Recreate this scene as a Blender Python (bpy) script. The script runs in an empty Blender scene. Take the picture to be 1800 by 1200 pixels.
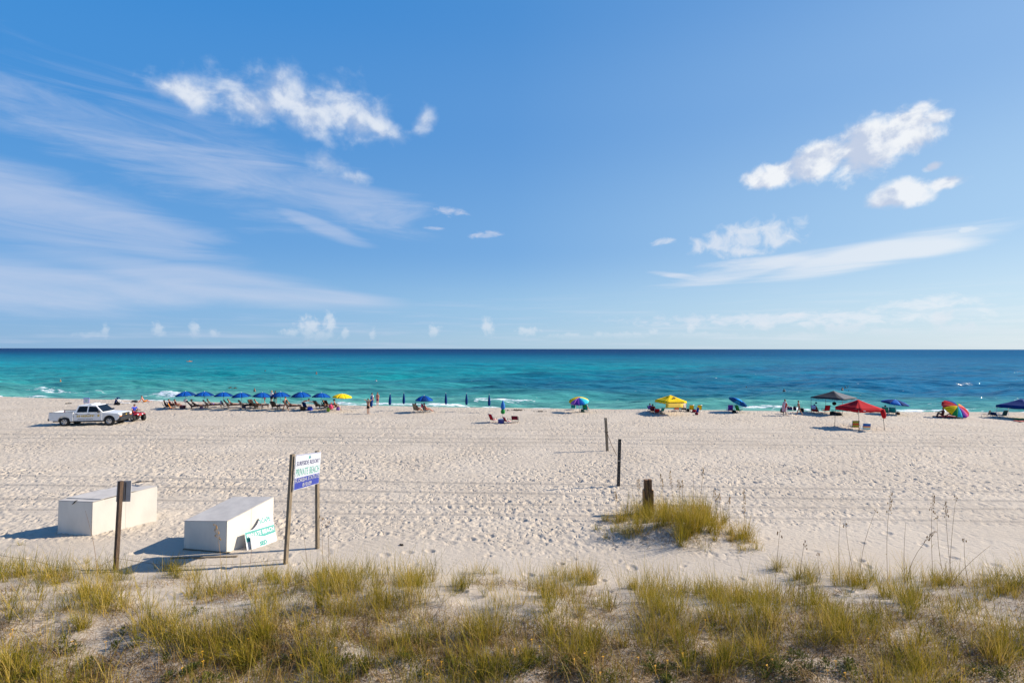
import bpy, bmesh, math, random
import numpy as np
from mathutils import Vector, Matrix, Euler

random.seed(7)
RNG = np.random.default_rng(11)
S = bpy.context.scene
COL = S.collection
R = math.radians

# ------------------------------------------------------------------ camera
CAM_H = 7.1
F_PX = 900.0                       # focal length in pixels of the 1800 px wide photograph
PITCH = R(2.0)
ROLL = 0.0013
HORIZON = 613.0
PP_Y = HORIZON - F_PX * math.tan(PITCH)
cam_data = bpy.data.cameras.new('camera')
cam = bpy.data.objects.new('camera', cam_data)
COL.objects.link(cam)
cam_data.sensor_width = 36.0
cam_data.lens = 36.0 * F_PX / 1800.0
cam_data.shift_y = -(600.0 - PP_Y) / 1800.0
cam_data.clip_start = 0.1
cam_data.clip_end = 200000.0
cam.location = (0, 0, CAM_H)
CAM_ROT = Matrix.Rotation(R(90) + PITCH, 3, 'X') @ Matrix.Rotation(ROLL, 3, 'Z')
cam.rotation_euler = CAM_ROT.to_euler()
S.camera = cam

# ------------------------------------------------------------------ sun, sky, exposure
SUN_EL, SUN_AZ = 32.0, 80.0        # azimuth clockwise from +Y (the sea)
sun_dir = Vector((math.sin(R(SUN_AZ)) * math.cos(R(SUN_EL)), math.cos(R(SUN_AZ)) * math.cos(R(SUN_EL)), math.sin(R(SUN_EL))))
sl = bpy.data.lights.new('sun', 'SUN')
sl.energy = 4.8
sl.angle = R(0.5)
sl.color = (1.0, 0.905, 0.775)
so = bpy.data.objects.new('sun', sl)
COL.objects.link(so)
so.location = (60, 10, 60)
so.rotation_euler = sun_dir.to_track_quat('Z', 'Y').to_euler()
S.view_settings.view_transform = 'Standard'
S.view_settings.look = 'None'
S.view_settings.gamma = 1.0
S.view_settings.use_curve_mapping = False
S.view_settings.exposure = 0.72


SKY_K = 0.09                       # strength of the sky


class NT:
    """Small helper for building node graphs."""
    def __init__(self, tree):
        self.t = tree

    def node(self, kind, **kw):
        n = self.t.nodes.new(kind)
        for k, v in kw.items():
            setattr(n, k, v)
        return n

    def put(self, sock, v):
        if v is None:
            return
        if isinstance(v, bpy.types.NodeSocket):
            self.t.links.new(v, sock)
        else:
            sock.default_value = v

    def m(self, op, a, b=None, c=None, clamp=False):
        n = self.node('ShaderNodeMath', operation=op, use_clamp=clamp)
        self.put(n.inputs[0], a); self.put(n.inputs[1], b); self.put(n.inputs[2], c)
        return n.outputs[0]

    def vm(self, op, a, b=None, scale=None):
        n = self.node('ShaderNodeVectorMath', operation=op)
        self.put(n.inputs[0], a); self.put(n.inputs[1], b)
        if scale is not None:
            self.put(n.inputs['Scale'], scale)
        return n.outputs['Value'] if op in ('LENGTH', 'DOT_PRODUCT', 'DISTANCE') else n.outputs['Vector']

    def mapping(self, vec, loc=(0, 0, 0), rot=(0, 0, 0), scale=(1, 1, 1), kind='POINT'):
        n = self.node('ShaderNodeMapping', vector_type=kind)
        self.put(n.inputs['Vector'], vec)
        n.inputs['Location'].default_value = loc
        n.inputs['Rotation'].default_value = rot
        n.inputs['Scale'].default_value = scale
        return n.outputs[0]

    def noise(self, vec, scale=5.0, detail=3.0, rough=0.5, dist=0.0, lac=2.0):
        n = self.node('ShaderNodeTexNoise')
        self.put(n.inputs['Vector'], vec)
        self.put(n.inputs['Scale'], scale)
        n.inputs['Detail'].default_value = detail
        n.inputs['Roughness'].default_value = rough
        n.inputs['Distortion'].default_value = dist
        n.inputs['Lacunarity'].default_value = lac
        return n.outputs['Fac']

    def rng(self, v, a, b, c=0.0, d=1.0, kind='SMOOTHSTEP'):
        n = self.node('ShaderNodeMapRange', interpolation_type=kind)
        self.put(n.inputs['Value'], v)
        for i, x in zip((1, 2, 3, 4), (a, b, c, d)):
            n.inputs[i].default_value = x
        return n.outputs[0]

    def mix(self, f, a, b, blend='MIX'):
        n = self.node('ShaderNodeMix', data_type='RGBA', blend_type=blend)
        self.put(n.inputs[0], f)
        self.put(n.inputs[6], a if isinstance(a, bpy.types.NodeSocket) else (*a, 1.0))
        self.put(n.inputs[7], b if isinstance(b, bpy.types.NodeSocket) else (*b, 1.0))
        return n.outputs[2]

    def ramp(self, f, stops, interp='LINEAR'):
        n = self.node('ShaderNodeValToRGB')
        e = n.color_ramp.elements
        n.color_ramp.interpolation = interp
        while len(e) < len(stops):
            e.new(0.5)
        for el, (p, c) in zip(e, stops):
            el.position = p
            el.color = (*c, 1.0)
        self.put(n.inputs[0], f)
        return n.outputs[0]

    def xyz(self, v):
        n = self.node('ShaderNodeSeparateXYZ')
        self.put(n.inputs[0], v)
        return n.outputs

    def cxyz(self, x=0.0, y=0.0, z=0.0):
        n = self.node('ShaderNodeCombineXYZ')
        self.put(n.inputs[0], x); self.put(n.inputs[1], y); self.put(n.inputs[2], z)
        return n.outputs[0]


def px_ray(px, py):
    """World direction of the photograph's pixel (1800 x 1200)."""
    v = Vector(((px - 900.0) / F_PX, -(py - PP_Y) / F_PX, -1.0))
    return (CAM_ROT @ v).normalized()


def azel(px, py):
    d = px_ray(px, py)
    return math.atan2(d.x, d.y), d.z / math.hypot(d.x, d.y)


def build_world():
    w = bpy.data.worlds.new('World')
    S.world = w
    w.use_nodes = True
    t = w.node_tree
    t.nodes.clear()
    n = NT(t)
    sky = n.node('ShaderNodeTexSky', sky_type='NISHITA', sun_disc=False)
    sky.sun_elevation = R(SUN_EL)
    sky.sun_rotation = R(SUN_AZ)
    sky.altitude = 0.0
    sky.air_density = 1.0
    sky.dust_density = 0.6
    sky.ozone_density = 2.2
    # cloud layer laid out by azimuth and tangent of elevation
    tc = n.node('ShaderNodeTexCoord')
    x, y, z = n.xyz(tc.outputs['Generated'])
    az = n.m('ARCTAN2', x, y)
    hyp = n.m('SQRT', n.m('ADD', n.m('MULTIPLY', x, x), n.m('MULTIPLY', y, y)))
    el = n.m('DIVIDE', z, n.m('MAXIMUM', hyp, 0.02))
    ae = n.cxyz(az, el, 0.0)

    # clear-sky colour: the Nishita sky graded towards the photograph's deep azure, paler towards the sun and the horizon
    sdot = n.m('DIVIDE', n.m('ADD', n.m('MULTIPLY', x, math.sin(R(SUN_AZ))), n.m('MULTIPLY', y, math.cos(R(SUN_AZ)))), n.m('MAXIMUM', hyp, 0.02))

    def lin(c):
        k = 1.0 / (SKY_K * 2.0 ** S.view_settings.exposure)
        return tuple((((v / 255 + 0.055) / 1.055) ** 2.4) * k for v in c)
    es = n.m('DIVIDE', el, 1.6, clamp=True)
    pos = [v / 1.6 for v in (0.0, 0.06, 0.2, 0.45, 0.7, 1.6)]

    def grad(cols):
        return n.ramp(es, [(p, lin(c)) for p, c in zip(pos, cols)], 'EASE')
    gl = grad([(124, 174, 221), (106, 165, 222), (80, 152, 219), (58, 144, 219), (36, 136, 217), (24, 98, 190)])
    gc = grad([(168, 204, 231), (150, 194, 231), (112, 168, 225), (90, 154, 220), (72, 145, 216), (38, 108, 194)])
    gr = grad([(200, 222, 237), (190, 217, 237), (162, 200, 234), (132, 178, 228), (110, 163, 222), (52, 118, 200)])
    graded = n.mix(n.rng(sdot, 0.17, 0.85, kind='LINEAR'), n.mix(n.rng(sdot, -0.6, 0.17, kind='LINEAR'), gl, gc), gr)
    base = n.mix(0.85, sky.outputs[0], graded)

    def ell(px, py, rx, ry, ang=0.0, vec=None):
        """1 in the middle of an ellipse (given in photograph pixels), 0 on its rim, negative outside."""
        a, e = azel(px, py)
        k = math.cos(a)
        mp = n.mapping(vec or ae, (a, e, 0), (0, 0, R(ang)), (rx / 900.0 * k * k, ry / 900.0 * k, 1.0), 'TEXTURE')
        return n.m('SUBTRACT', 1.0, n.vm('LENGTH', mp))

    def union(items, vec=None):
        o = None
        for it in items:
            e = ell(*it, vec=vec)
            o = e if o is None else n.m('SMOOTH_MAX', o, e, 0.25)
        return o

    puff = n.noise(ae, 15.0, 6.0, 0.56, 0.25)
    puff2 = n.noise(n.mapping(ae, (0.02, 0.016, 0.0)), 15.0, 6.0, 0.56, 0.25)   # the same noise seen a little towards the sun
    fine = n.noise(ae, 60.0, 4.0, 0.6, 0.3)
    # cumulus on the left and on the right
    left = union([(338, 166, 92, 34, -8), (430, 176, 102, 54, -20), (530, 186, 125, 66, -14), (612, 196, 104, 66, -20), (666, 222, 58, 32, -24)])
    small = union([(747, 212, 24, 36, -25), (574, 288, 50, 30, -28), (625, 312, 36, 16, -8)])
    right = union([(1362, 308, 70, 28, 8), (1432, 285, 85, 42, 15), (1525, 262, 100, 58, 20), (1597, 232, 80, 52, 28), (1642, 208, 44, 18, 8)])
    right2 = union([(1590, 340, 80, 32, 6), (1560, 350, 45, 20, 10), (1655, 323, 52, 18, 6), (1642, 292, 28, 13, 10)])

    def cum(env, k, a, b, kf=0.5):
        d = n.m('ADD', env, n.m('MULTIPLY', n.m('SUBTRACT', puff, 0.5), k))
        d = n.m('ADD', d, n.m('MULTIPLY', n.m('SUBTRACT', fine, 0.5), kf))
        return n.rng(d, a, b)
    aL = cum(left, 1.9, -0.05, 1.15, 0.4)
    aS = cum(small, 1.6, 0.0, 1.2, 0.5)
    aR = cum(right, 1.5, 0.0, 0.55)
    aR2 = cum(right2, 1.5, 0.05, 0.6)
    aC = n.m('MAXIMUM', n.m('MAXIMUM', n.m('MULTIPLY', aL, 0.80), n.m('MULTIPLY', aS, 0.62)),
             n.m('MAXIMUM', n.m('MULTIPLY', aR, 0.97), n.m('MULTIPLY', aR2, 0.92)))
    lit = n.rng(n.m('SUBTRACT', puff, puff2), -0.10, 0.10)
    ccol = n.mix(lit, lin((196, 208, 230)), lin((243, 246, 250)))
    # cirrus: long streaks
    def streak(ang, sx, sy, sc, off, rough=0.62, detail=6.0):
        mp = n.mapping(ae, (off, 0, off), (0, 0, R(ang)), (sx, sy, 1.0))
        return n.noise(mp, sc, detail, rough, 0.9)
    st1 = streak(15, 0.40, 2.6, 9.0, 1.7, 0.64)
    st2 = streak(8, 0.22, 1.9, 8.0, 4.1)
    st3 = streak(-11, 0.22, 2.2, 9.0, 2.3)
    bandA = union([(150, 222, 340, 74, -14), (400, 290, 330, 92, -17), (610, 345, 190, 60, -17), (70, 170, 150, 26, -16)])
    bandB = union([(40, 362, 380, 84, -10), (230, 405, 250, 56, -12)])
    bandC = union([(60, 500, 420, 62, -2), (380, 496, 370, 40, -6), (560, 520, 200, 20, -4)])
    bandD = union([(560, 396, 130, 20, -20)])

    def cir(env, st, k, a, b):
        d = n.m('ADD', n.m('MINIMUM', env, 0.6), n.m('MULTIPLY', n.m('SUBTRACT', st, 0.5), k))
        return n.rng(d, a, b)
    cA = n.m('MULTIPLY', cir(bandA, st1, 2.0, -0.05, 1.1), 0.50)
    cB = n.m('MULTIPLY', cir(bandB, st1, 1.5, -0.10, 0.95), 0.55)
    cC = n.m('MULTIPLY', cir(bandC, st2, 1.5, -0.10, 0.8), 0.58)
    cD = n.m('MULTIPLY', cir(bandD, st1, 1.6, -0.05, 0.8), 0.45)
    fanR = union([(1300, 478, 175, 20, 8), (1500, 455, 240, 30, 9), (1330, 462, 140, 14, 1), (1620, 436, 110, 24, 2), (1200, 486, 80, 8, -10)])
    fanT = union([(1310, 420, 105, 32, 5), (1350, 400, 50, 12, 12), (1290, 436, 80, 16, -12)])
    farR = union([(1640, 533, 120, 17, 2), (1400, 560, 420, 16, 0), (850, 413, 34, 8, 3), (795, 373, 36, 9, -3), (762, 402, 20, 4, 0), (1165, 425, 24, 7, 10), (1700, 405, 30, 9, 0)])
    cF = n.m('MULTIPLY', cir(fanR, st3, 2.0, -0.05, 0.72), 0.78)
    cT = n.m('MULTIPLY', cir(fanT, n.noise(ae, 34.0, 5.0, 0.6, 0.6), 2.0, -0.05, 0.75), 0.75)
    cG = n.m('MULTIPLY', cir(farR, n.noise(n.mapping(ae, scale=(1.0, 2.4, 1.0)), 34.0, 5.0, 0.65, 0.5), 2.4, 0.0, 0.9), 0.65)
    aCi = n.m('MAXIMUM', n.m('MAXIMUM', n.m('MAXIMUM', cA, cB), n.m('MAXIMUM', cC, cD)), n.m('MAXIMUM', cF, n.m('MAXIMUM', cT, cG)))
    # thin flat banks of far cloud low over the sea, all round
    veil = n.m('MULTIPLY', n.rng(n.noise(n.mapping(ae, scale=(0.9, 16.0, 1.0)), 5.0, 5.0, 0.6), 0.46, 0.74), n.rng(el, 0.13, 0.03, 0.0, 0.36))
    # towers over the horizon
    tw = union([(543, 578, 26, 30, 10), (580, 570, 15, 28, 0), (562, 590, 40, 14, 0), (512, 584, 30, 9, 0), (342, 578, 14, 19, 0), (278, 581, 15, 17, 20), (184, 581, 10, 16, 0),
                (160, 588, 40, 7, 0), (376, 584, 14, 9, 0), (607, 586, 10, 14, 0), (655, 586, 8, 14, 0), (764, 582, 14, 14, 0), (858, 574, 14, 23, 15), (928, 582, 26, 11, 0), (1008, 588, 26, 6, 0), (1052, 588, 12, 7, 0)])
    tw2 = union([(1345, 574, 22, 10, 0), (1394, 554, 30, 6, 0), (1215, 580, 12, 14, 0), (1148, 583, 10, 8, 0), (1480, 578, 60, 14, 0), (1655, 560, 30, 16, 20), (1680, 580, 70, 16, 0), (1560, 586, 60, 10, 0), (1240, 590, 90, 8, 0), (1760, 586, 50, 14, 0), (1100, 590, 60, 8, 0), (1420, 592, 80, 9, 0), (1000, 592, 60, 6, 0), (1620, 592, 90, 10, 0)])
    tn = n.noise(ae, 80.0, 5.0, 0.62, 0.2)
    dT = n.m('ADD', tw, n.m('MULTIPLY', n.m('SUBTRACT', tn, 0.5), 2.0))
    dT2 = n.m('ADD', tw2, n.m('MULTIPLY', n.m('SUBTRACT', tn, 0.5), 2.2))
    foot = n.rng(el, 0.012, 0.045)
    aT = n.m('MULTIPLY', n.m('MULTIPLY', n.rng(dT, 0.0, 0.85), 0.60), n.m('MULTIPLY_ADD', foot, 0.75, 0.25))
    aT2 = n.m('MULTIPLY', n.m('MULTIPLY', n.rng(dT2, 0.0, 0.7), 0.55), foot)
    aT = n.m('MAXIMUM', aT, aT2)
    c0 = base
    cirrus = n.mix(n.rng(sdot, 0.1, 0.8, kind='LINEAR'), lin((208, 216, 236)), lin((238, 243, 248)))
    c1 = n.mix(n.m('MAXIMUM', aCi, veil), c0, cirrus)
    c2 = n.mix(aT, c1, lin((226, 233, 242)))
    c3 = n.mix(aC, c2, ccol)
    below = n.rng(z, -0.02, 0.0)
    c4 = n.mix(below, lin((70, 120, 140)), c3)
    bg = n.node('ShaderNodeBackground')
    n.put(bg.inputs['Color'], c4)
    bg.inputs['Strength'].default_value = SKY_K
    out = n.node('ShaderNodeOutputWorld')
    t.links.new(bg.outputs[0], out.inputs['Surface'])


build_world()


# ------------------------------------------------------------------ helpers: noise, terrain, materials
_LAT = RNG.random((256, 256))


def vnoise(x, y, seed=0):
    x = np.asarray(x, float) + seed * 17.31
    y = np.asarray(y, float) + seed * 9.77
    xi = np.floor(x).astype(int); yi = np.floor(y).astype(int)
    fx = x - xi; fy = y - yi
    fx = fx * fx * (3 - 2 * fx); fy = fy * fy * (3 - 2 * fy)
    a = _LAT[xi & 255, yi & 255]; b = _LAT[(xi + 1) & 255, yi & 255]
    c = _LAT[xi & 255, (yi + 1) & 255]; d = _LAT[(xi + 1) & 255, (yi + 1) & 255]
    return (a * (1 - fx) + b * fx) * (1 - fy) + (c * (1 - fx) + d * fx) * fy


def fbm(x, y, seed=0, oct=4, gain=0.5):
    s = 0.0; a = 1.0; tot = 0.0
    for o in range(oct):
        s = s + a * vnoise(np.asarray(x) * 2 ** o, np.asarray(y) * 2 ** o, seed + o)
        tot += a; a *= gain
    return s / tot


def sstep(a, b, v):
    t = np.clip((np.asarray(v, float) - a) / (b - a), 0, 1)
    return t * t * (3 - 2 * t)


SEA_Z = -1.0


def shore_y(x):
    """Where the dry sand breaks down to the water."""
    x = np.asarray(x, float)
    return 61.6 - 0.115 * x + 0.0009 * x * x + 1.1 * (fbm(x / 14.0, x * 0 + 3.3, 5, 3) - 0.5)


def dune_foot(x):
    x = np.asarray(x, float)
    return 16.4 + 0.9 * (fbm(x / 5.0, x * 0 + 1.0, 9, 3) - 0.5) * 2 - 0.55 * np.exp(-((x - 1.5) / 3.5) ** 2)


MOUND = (6.1, 19.6)


def terrain(x, y):
    x = np.asarray(x, float); y = np.asarray(y, float)
    z = 0.05 * (fbm(x / 6.0, y / 6.0, 2, 3) - 0.5) * 2
    f = dune_foot(x)
    up = sstep(f + 0.6, f - 5.5, y)
    z = z + up * (1.18 + 0.30 * (fbm(x / 3.2, y / 2.4, 21, 4) - 0.5) * 2) + up * 0.10 * (fbm(x / 0.9, y / 0.8, 23, 3) - 0.5) * 2
    z = z + 0.25 * sstep(8.5, 4.0, y)
    dx = (x - MOUND[0]); dy = (y - MOUND[1])
    z = z + 0.50 * np.exp(-(dx / 2.1) ** 2 - (dy / 1.15) ** 2) + 0.16 * np.exp(-((x - 9.5) / 2.6) ** 2 - ((y - 17.6) / 1.3) ** 2)
    z = z + 0.30 * np.exp(-((x - 16.5) / 2.6) ** 2 - ((y - 58.2) / 1.6) ** 2)      # low heap below the yellow tent
    z = z + 0.22 * np.exp(-((x + 15.3) / 1.5) ** 2 - ((y - 21.6) / 1.0) ** 2)      # drift against the storage box
    s = y - shore_y(x)
    z = z - sstep(-0.2, 6.0, s) * 1.75 - sstep(6.0, 40.0, s) * 1.2 + 0.06 * np.exp(-(s / 1.5) ** 2)
    return z


def tz(x, y):
    return float(terrain(x, y))


def at(px, py, z=None):
    """World point on the ground (or at height z) seen at a photograph pixel."""
    d = px_ray(px, py)
    zz = 0.0 if z is None else z
    p = None
    for _ in range(30):
        k = (zz - CAM_H) / d.z
        p = Vector((d.x * k, d.y * k, zz))
        if z is not None:
            return p
        zn = tz(p.x, p.y)
        if abs(zn - zz) < 1e-3:
            break
        zz = 0.5 * zz + 0.5 * zn
    p.z = tz(p.x, p.y)
    return p


def above(px, py, base):
    """World point at the depth of base seen at a photograph pixel."""
    d = px_ray(px, py)
    k = base.y / d.y
    return Vector((d.x * k, base.y, CAM_H + d.z * k))


def sea_at(px, py):
    return at(px, py, SEA_Z)


_MATS = {}


def material(name, col, rough=0.8, metal=0.0, var=0.06, vscale=6.0, bump=0.0, bscale=40.0, spec=0.5, col2=None, trans=0.0, stretch=(1, 1, 1), coat=0.0):
    """Procedural material: base colour broken up by noise, roughness variation and fine relief."""
    if name in _MATS:
        return _MATS[name]
    m = bpy.data.materials.new(name)
    m.use_nodes = True
    n = NT(m.node_tree)
    p = m.node_tree.nodes['Principled BSDF']
    tc = n.node('ShaderNodeTexCoord').outputs['Object']
    v = n.mapping(tc, scale=stretch)
    f = n.noise(v, vscale, 5.0, 0.6)
    a = tuple(max(0.0, c * (1 - var * 2)) for c in col)
    b = col2 if col2 else tuple(min(1.0, c * (1 + var * 2)) for c in col)
    c = n.mix(n.rng(f, 0.3, 0.7), a, b)
    n.put(p.inputs['Base Color'], c)
    n.put(p.inputs['Roughness'], n.rng(f, 0.2, 0.8, max(0.02, rough - 0.08), min(1.0, rough + 0.08), 'LINEAR'))
    p.inputs['Metallic'].default_value = metal
    p.inputs['Specular IOR Level'].default_value = spec
    p.inputs['Coat Weight'].default_value = coat
    if bump:
        bn = n.node('ShaderNodeBump')
        bn.inputs['Strength'].default_value = 1.0
        bn.inputs['Distance'].default_value = bump
        n.put(bn.inputs['Height'], n.noise(v, bscale, 4.0, 0.6))
        n.put(p.inputs['Normal'], bn.outputs[0])
    if trans:
        tb = n.node('ShaderNodeBsdfTranslucent')
        n.put(tb.inputs['Color'], c)
        mx = n.node('ShaderNodeMixShader')
        mx.inputs[0].default_value = trans
        out = m.node_tree.nodes['Material Output']
        m.node_tree.links.new(p.outputs[0], mx.inputs[1])
        m.node_tree.links.new(tb.outputs[0], mx.inputs[2])
        m.node_tree.links.new(mx.outputs[0], out.inputs['Surface'])
    _MATS[name] = m
    return m


def mesh_np(name, co, quads, mats=(), smooth=True):
    """Mesh from numpy arrays of vertices and quads (or tris)."""
    me = bpy.data.meshes.new(name)
    co = np.ascontiguousarray(co, dtype=np.float32)
    q = np.ascontiguousarray(quads, dtype=np.int32)
    k = q.shape[1]
    me.vertices.add(len(co)); me.vertices.foreach_set('co', co.ravel())
    me.loops.add(q.size); me.loops.foreach_set('vertex_index', q.ravel())
    me.polygons.add(len(q))
    me.polygons.foreach_set('loop_start', np.arange(0, q.size, k, dtype=np.int32))
    me.polygons.foreach_set('use_smooth', np.full(len(q), smooth, dtype=bool))
    me.update(calc_edges=True)
    for mt in mats:
        me.materials.append(mt)
    return me


def grid_quads(nr, nc):
    i = np.arange(nr - 1)[:, None] * nc + np.arange(nc - 1)[None, :]
    return np.stack([i, i + 1, i + nc + 1, i + nc], -1).reshape(-1, 4)


def link(name, me, parent=None):
    o = bpy.data.objects.new(name, me)
    COL.objects.link(o)
    if parent is not None:
        o.parent = parent
    return o


# ------------------------------------------------------------------ sand
def pits(x, y, cell, depth, rad, seed, keep=0.8):
    """Footprints: one jittered oval dent per cell, with a pushed-up rim."""
    cx = np.floor(x / cell).astype(int); cy = np.floor(y / cell).astype(int)
    out = np.zeros_like(x)
    tab = np.random.default_rng(seed).random((6, 128, 128))
    for i in (-1, 0, 1):
        for j in (-1, 0, 1):
            a = (cx + i) & 127; b = (cy + j) & 127
            jx, jy, ra, an, dp, kp = (tab[q][a, b] for q in range(6))
            dx = x - (cx + i + jx) * cell; dy = y - (cy + j + jy) * cell
            an = an * math.pi
            u = dx * np.cos(an) + dy * np.sin(an); v = -dx * np.sin(an) + dy * np.cos(an)
            r = rad * (0.6 + 0.8 * ra)
            d = np.sqrt((u / (r * 1.45)) ** 2 + (v / r) ** 2)
            amp = depth * (0.35 + 0.9 * dp) * (kp < keep)
            out += amp * (-np.exp(-(d ** 4) * 1.1) + 0.40 * np.exp(-((d - 1.45) / 0.35) ** 2))
    return out


def rut(x, y, y0, slope, curve, w, depth, x0=0.0):
    yc = y0 + slope * (x - x0) + curve * (x - x0) ** 2 + 0.25 * (vnoise(x / 9.0, x * 0 + y0, 31) - 0.5)
    d = np.abs(y - yc)
    return -depth * np.exp(-(d / w) ** 4) + depth * 0.5 * np.exp(-((d - 1.6 * w) / (0.6 * w)) ** 2), np.exp(-(d / (w * 2.2)) ** 2)


RUTS = [(40.6, -0.045, 0.0, 0.22, 0.07), (39.0, -0.045, 0.0, 0.22, 0.07), (42.3, -0.06, 0.0, 0.2, 0.05), (37.6, -0.04, 0.0, 0.18, 0.04),
        (45.0, -0.07, 0.0, 0.2, 0.06), (47.0, -0.075, 0.0, 0.2, 0.05),
        (27.2, -0.055, 0.0, 0.15, 0.05), (25.4, -0.055, 0.0, 0.15, 0.05), (23.6, -0.03, 0.0, 0.13, 0.045), (22.1, -0.035, 0.0, 0.13, 0.04)]


def build_sand():
    seg = [(5.0, 8.6, 0.16), (8.6, 20.0, 0.048), (20.0, 31.0, 0.07), (31.0, 46.0, 0.11), (46.0, 66.0, 0.2), (66.0, 90.0, 0.5), (90.0, 150.0, 8.0)]
    ys = [np.arange(-60.0, 5.0, 2.5)]
    for a, b, d in seg:
        ys.append(np.arange(a, b, d))
    y = np.concatenate(ys)
    u_in = np.linspace(-1.12, 1.12, 850)
    u = np.concatenate([[-14.0, -8.0, -4.0, -2.5, -1.8, -1.4, -1.22], u_in, [1.22, 1.4, 1.8, 2.5, 4.0, 8.0, 14.0]])
    Y, U = np.meshgrid(y, u, indexing='ij')
    X = U * np.maximum(np.abs(Y), 7.0)
    Z = terrain(X, Y)
    s = Y - shore_y(X)
    f = dune_foot(X)
    # trampled everywhere on the open beach, wind-smoothed along the dune and below the mound
    smooth_zone = np.maximum(sstep(f + 3.3, f + 1.3, Y + 1.2 * (fbm(X / 3.0, Y / 2.0, 41, 3) - 0.5) * 2), 0.9 * np.exp(-((X - 4.5) / 5.5) ** 2 - ((Y - 17.8) / 1.5) ** 2))
    smooth_zone = np.maximum(smooth_zone, 0.85 * sstep(6.0, 9.0, X) * sstep(22.0, 20.0, Y))
    tramp = (1 - smooth_zone) * sstep(0.6, -0.6, s)
    patch = 0.55 + 0.85 * sstep(0.2, 0.75, fbm(X / 3.6, Y / 2.6, 44, 4))
    packed = np.zeros_like(X); groove = np.zeros_like(X)
    for y0, sl_, cv, w, dp in RUTS:
        g, k = rut(X, Y, y0, sl_, cv, w * 0.85, dp * 1.5)
        fade = sstep(0.12, 0.36, fbm(X / 11.0, Y * 0 + y0, 52, 2))
        groove += g * fade
        packed = np.maximum(packed, k * fade)
    core = (Y > 7.0) & (np.abs(U) < 1.15)
    P = np.zeros_like(X)
    xs, yy = X[core], Y[core]
    far = sstep(24.0, 40.0, yy)
    p = pits(xs, yy, 0.30, 0.052, 0.085, 3, 0.8) + pits(xs + 5.3, yy + 2.1, 0.46, 0.075, 0.12, 4, 0.75) + pits(xs - 3.1, yy + 7.7, 0.85, 0.085, 0.19, 5, 0.6) * 0.35
    P[core] = p
    P = np.clip(0.55 * P, -0.08, 0.04)
    Z = Z + P * tramp * patch * (1 - 0.72 * packed) + groove * sstep(0.5, -0.5, s)
    Z = Z + 0.018 * (fbm(X / 0.55, Y / 0.4, 61, 4) - 0.5) * 2 * (0.5 + 0.5 * tramp)
    Z = Z + (smooth_zone * 0.004 * np.sin((Y * 1.0 + 0.55 * X + 0.45 * fbm(X / 1.2, Y / 1.2, 66, 3)) * 2 * math.pi / 0.28) * sstep(0.3, 0.6, fbm(X / 2.0, Y / 2.0, 67, 2)))
    # sparse deeper marks on the smooth strip
    Z[core] += (pits(xs, yy, 0.9, 0.05, 0.12, 8, 0.35) * smooth_zone[core] * sstep(8.0, 15.0, yy))
    co = np.stack([X, Y, Z], -1).reshape(-1, 3)
    m = bpy.data.materials.new('sand')
    m.use_nodes = True
    n = NT(m.node_tree)
    pb = m.node_tree.nodes['Principled BSDF']
    geo = n.node('ShaderNodeNewGeometry').outputs['Position']
    big = n.noise(geo, 0.22, 4.0, 0.55)
    mid = n.noise(geo, 2.6, 5.0, 0.6)
    grain = n.noise(geo, 90.0, 3.0, 0.7)
    c = n.mix(n.rng(big, 0.3, 0.7), (0.452, 0.384, 0.303), (0.512, 0.440, 0.352))
    c = n.mix(n.m('MULTIPLY', n.rng(mid, 0.52, 0.8), 0.35), c, (0.375, 0.308, 0.238))
    c = n.mix(n.m('MULTIPLY', n.rng(grain, 0.35, 0.72), 0.30), c, (0.35, 0.29, 0.23))
    # humus and dry leaf crumbs in the dune sand
    at_ = n.node('ShaderNodeAttribute', attribute_name='dune').outputs['Fac']
    cr = n.noise(geo, 28.0, 4.0, 0.7)
    cr2 = n.noise(geo, 1.3, 4.0, 0.6)
    hum = n.m('MULTIPLY', n.m('MULTIPLY', n.rng(cr, 0.40, 0.58), n.rng(cr2, 0.30, 0.56)), at_)
    c = n.mix(n.m('MULTIPLY', hum, 0.85), c, (0.165, 0.100, 0.048))
    # wet sand below the berm
    wet = n.node('ShaderNodeAttribute', attribute_name='wet').outputs['Fac']
    c = n.mix(wet, c, (0.22, 0.18, 0.13))
    n.put(pb.inputs['Base Color'], c)
    n.put(pb.inputs['Roughness'], n.rng(wet, 0.0, 1.0, 0.95, 0.35, 'LINEAR'))
    pb.inputs['Specular IOR Level'].default_value = 0.25
    tr = n.node('ShaderNodeAttribute', attribute_name='trampled').outputs['Fac']
    dents = None
    for sc, rot, dep, w in ((4.4, 24, 0.080, 0.46), (7.5, -31, 0.045, 0.44)):
        mp = n.mapping(geo, rot=(0, 0, R(rot)), scale=(1.0, 0.72, 0.0))
        nz = n.node('ShaderNodeTexNoise'); nz.inputs['Scale'].default_value = 1.3; n.put(nz.inputs['Vector'], geo)
        mp = n.vm('ADD', mp, n.vm('SCALE', nz.outputs['Color'], scale=0.55))
        vo = n.node('ShaderNodeTexVoronoi'); vo.inputs['Scale'].default_value = sc; vo.inputs['Randomness'].default_value = 1.0
        n.put(vo.inputs['Vector'], mp)
        pit = n.m('MULTIPLY', n.rng(vo.outputs['Distance'], 0.06, w, -dep, 0.0), n.rng(n.xyz(vo.outputs['Color'])[0], 0.10, 0.45))
        dents = pit if dents is None else n.m('ADD', dents, pit)
    dents = n.m('MULTIPLY', dents, tr)
    h = n.m('ADD', n.m('MULTIPLY', n.noise(geo, 5.5, 5.0, 0.68, 0.4), 0.055), n.m('MULTIPLY', n.noise(geo, 30.0, 4.0, 0.7), 0.008))
    bn = n.node('ShaderNodeBump')
    bn.inputs['Distance'].default_value = 1.0
    bn.inputs['Strength'].default_value = 0.56
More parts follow.
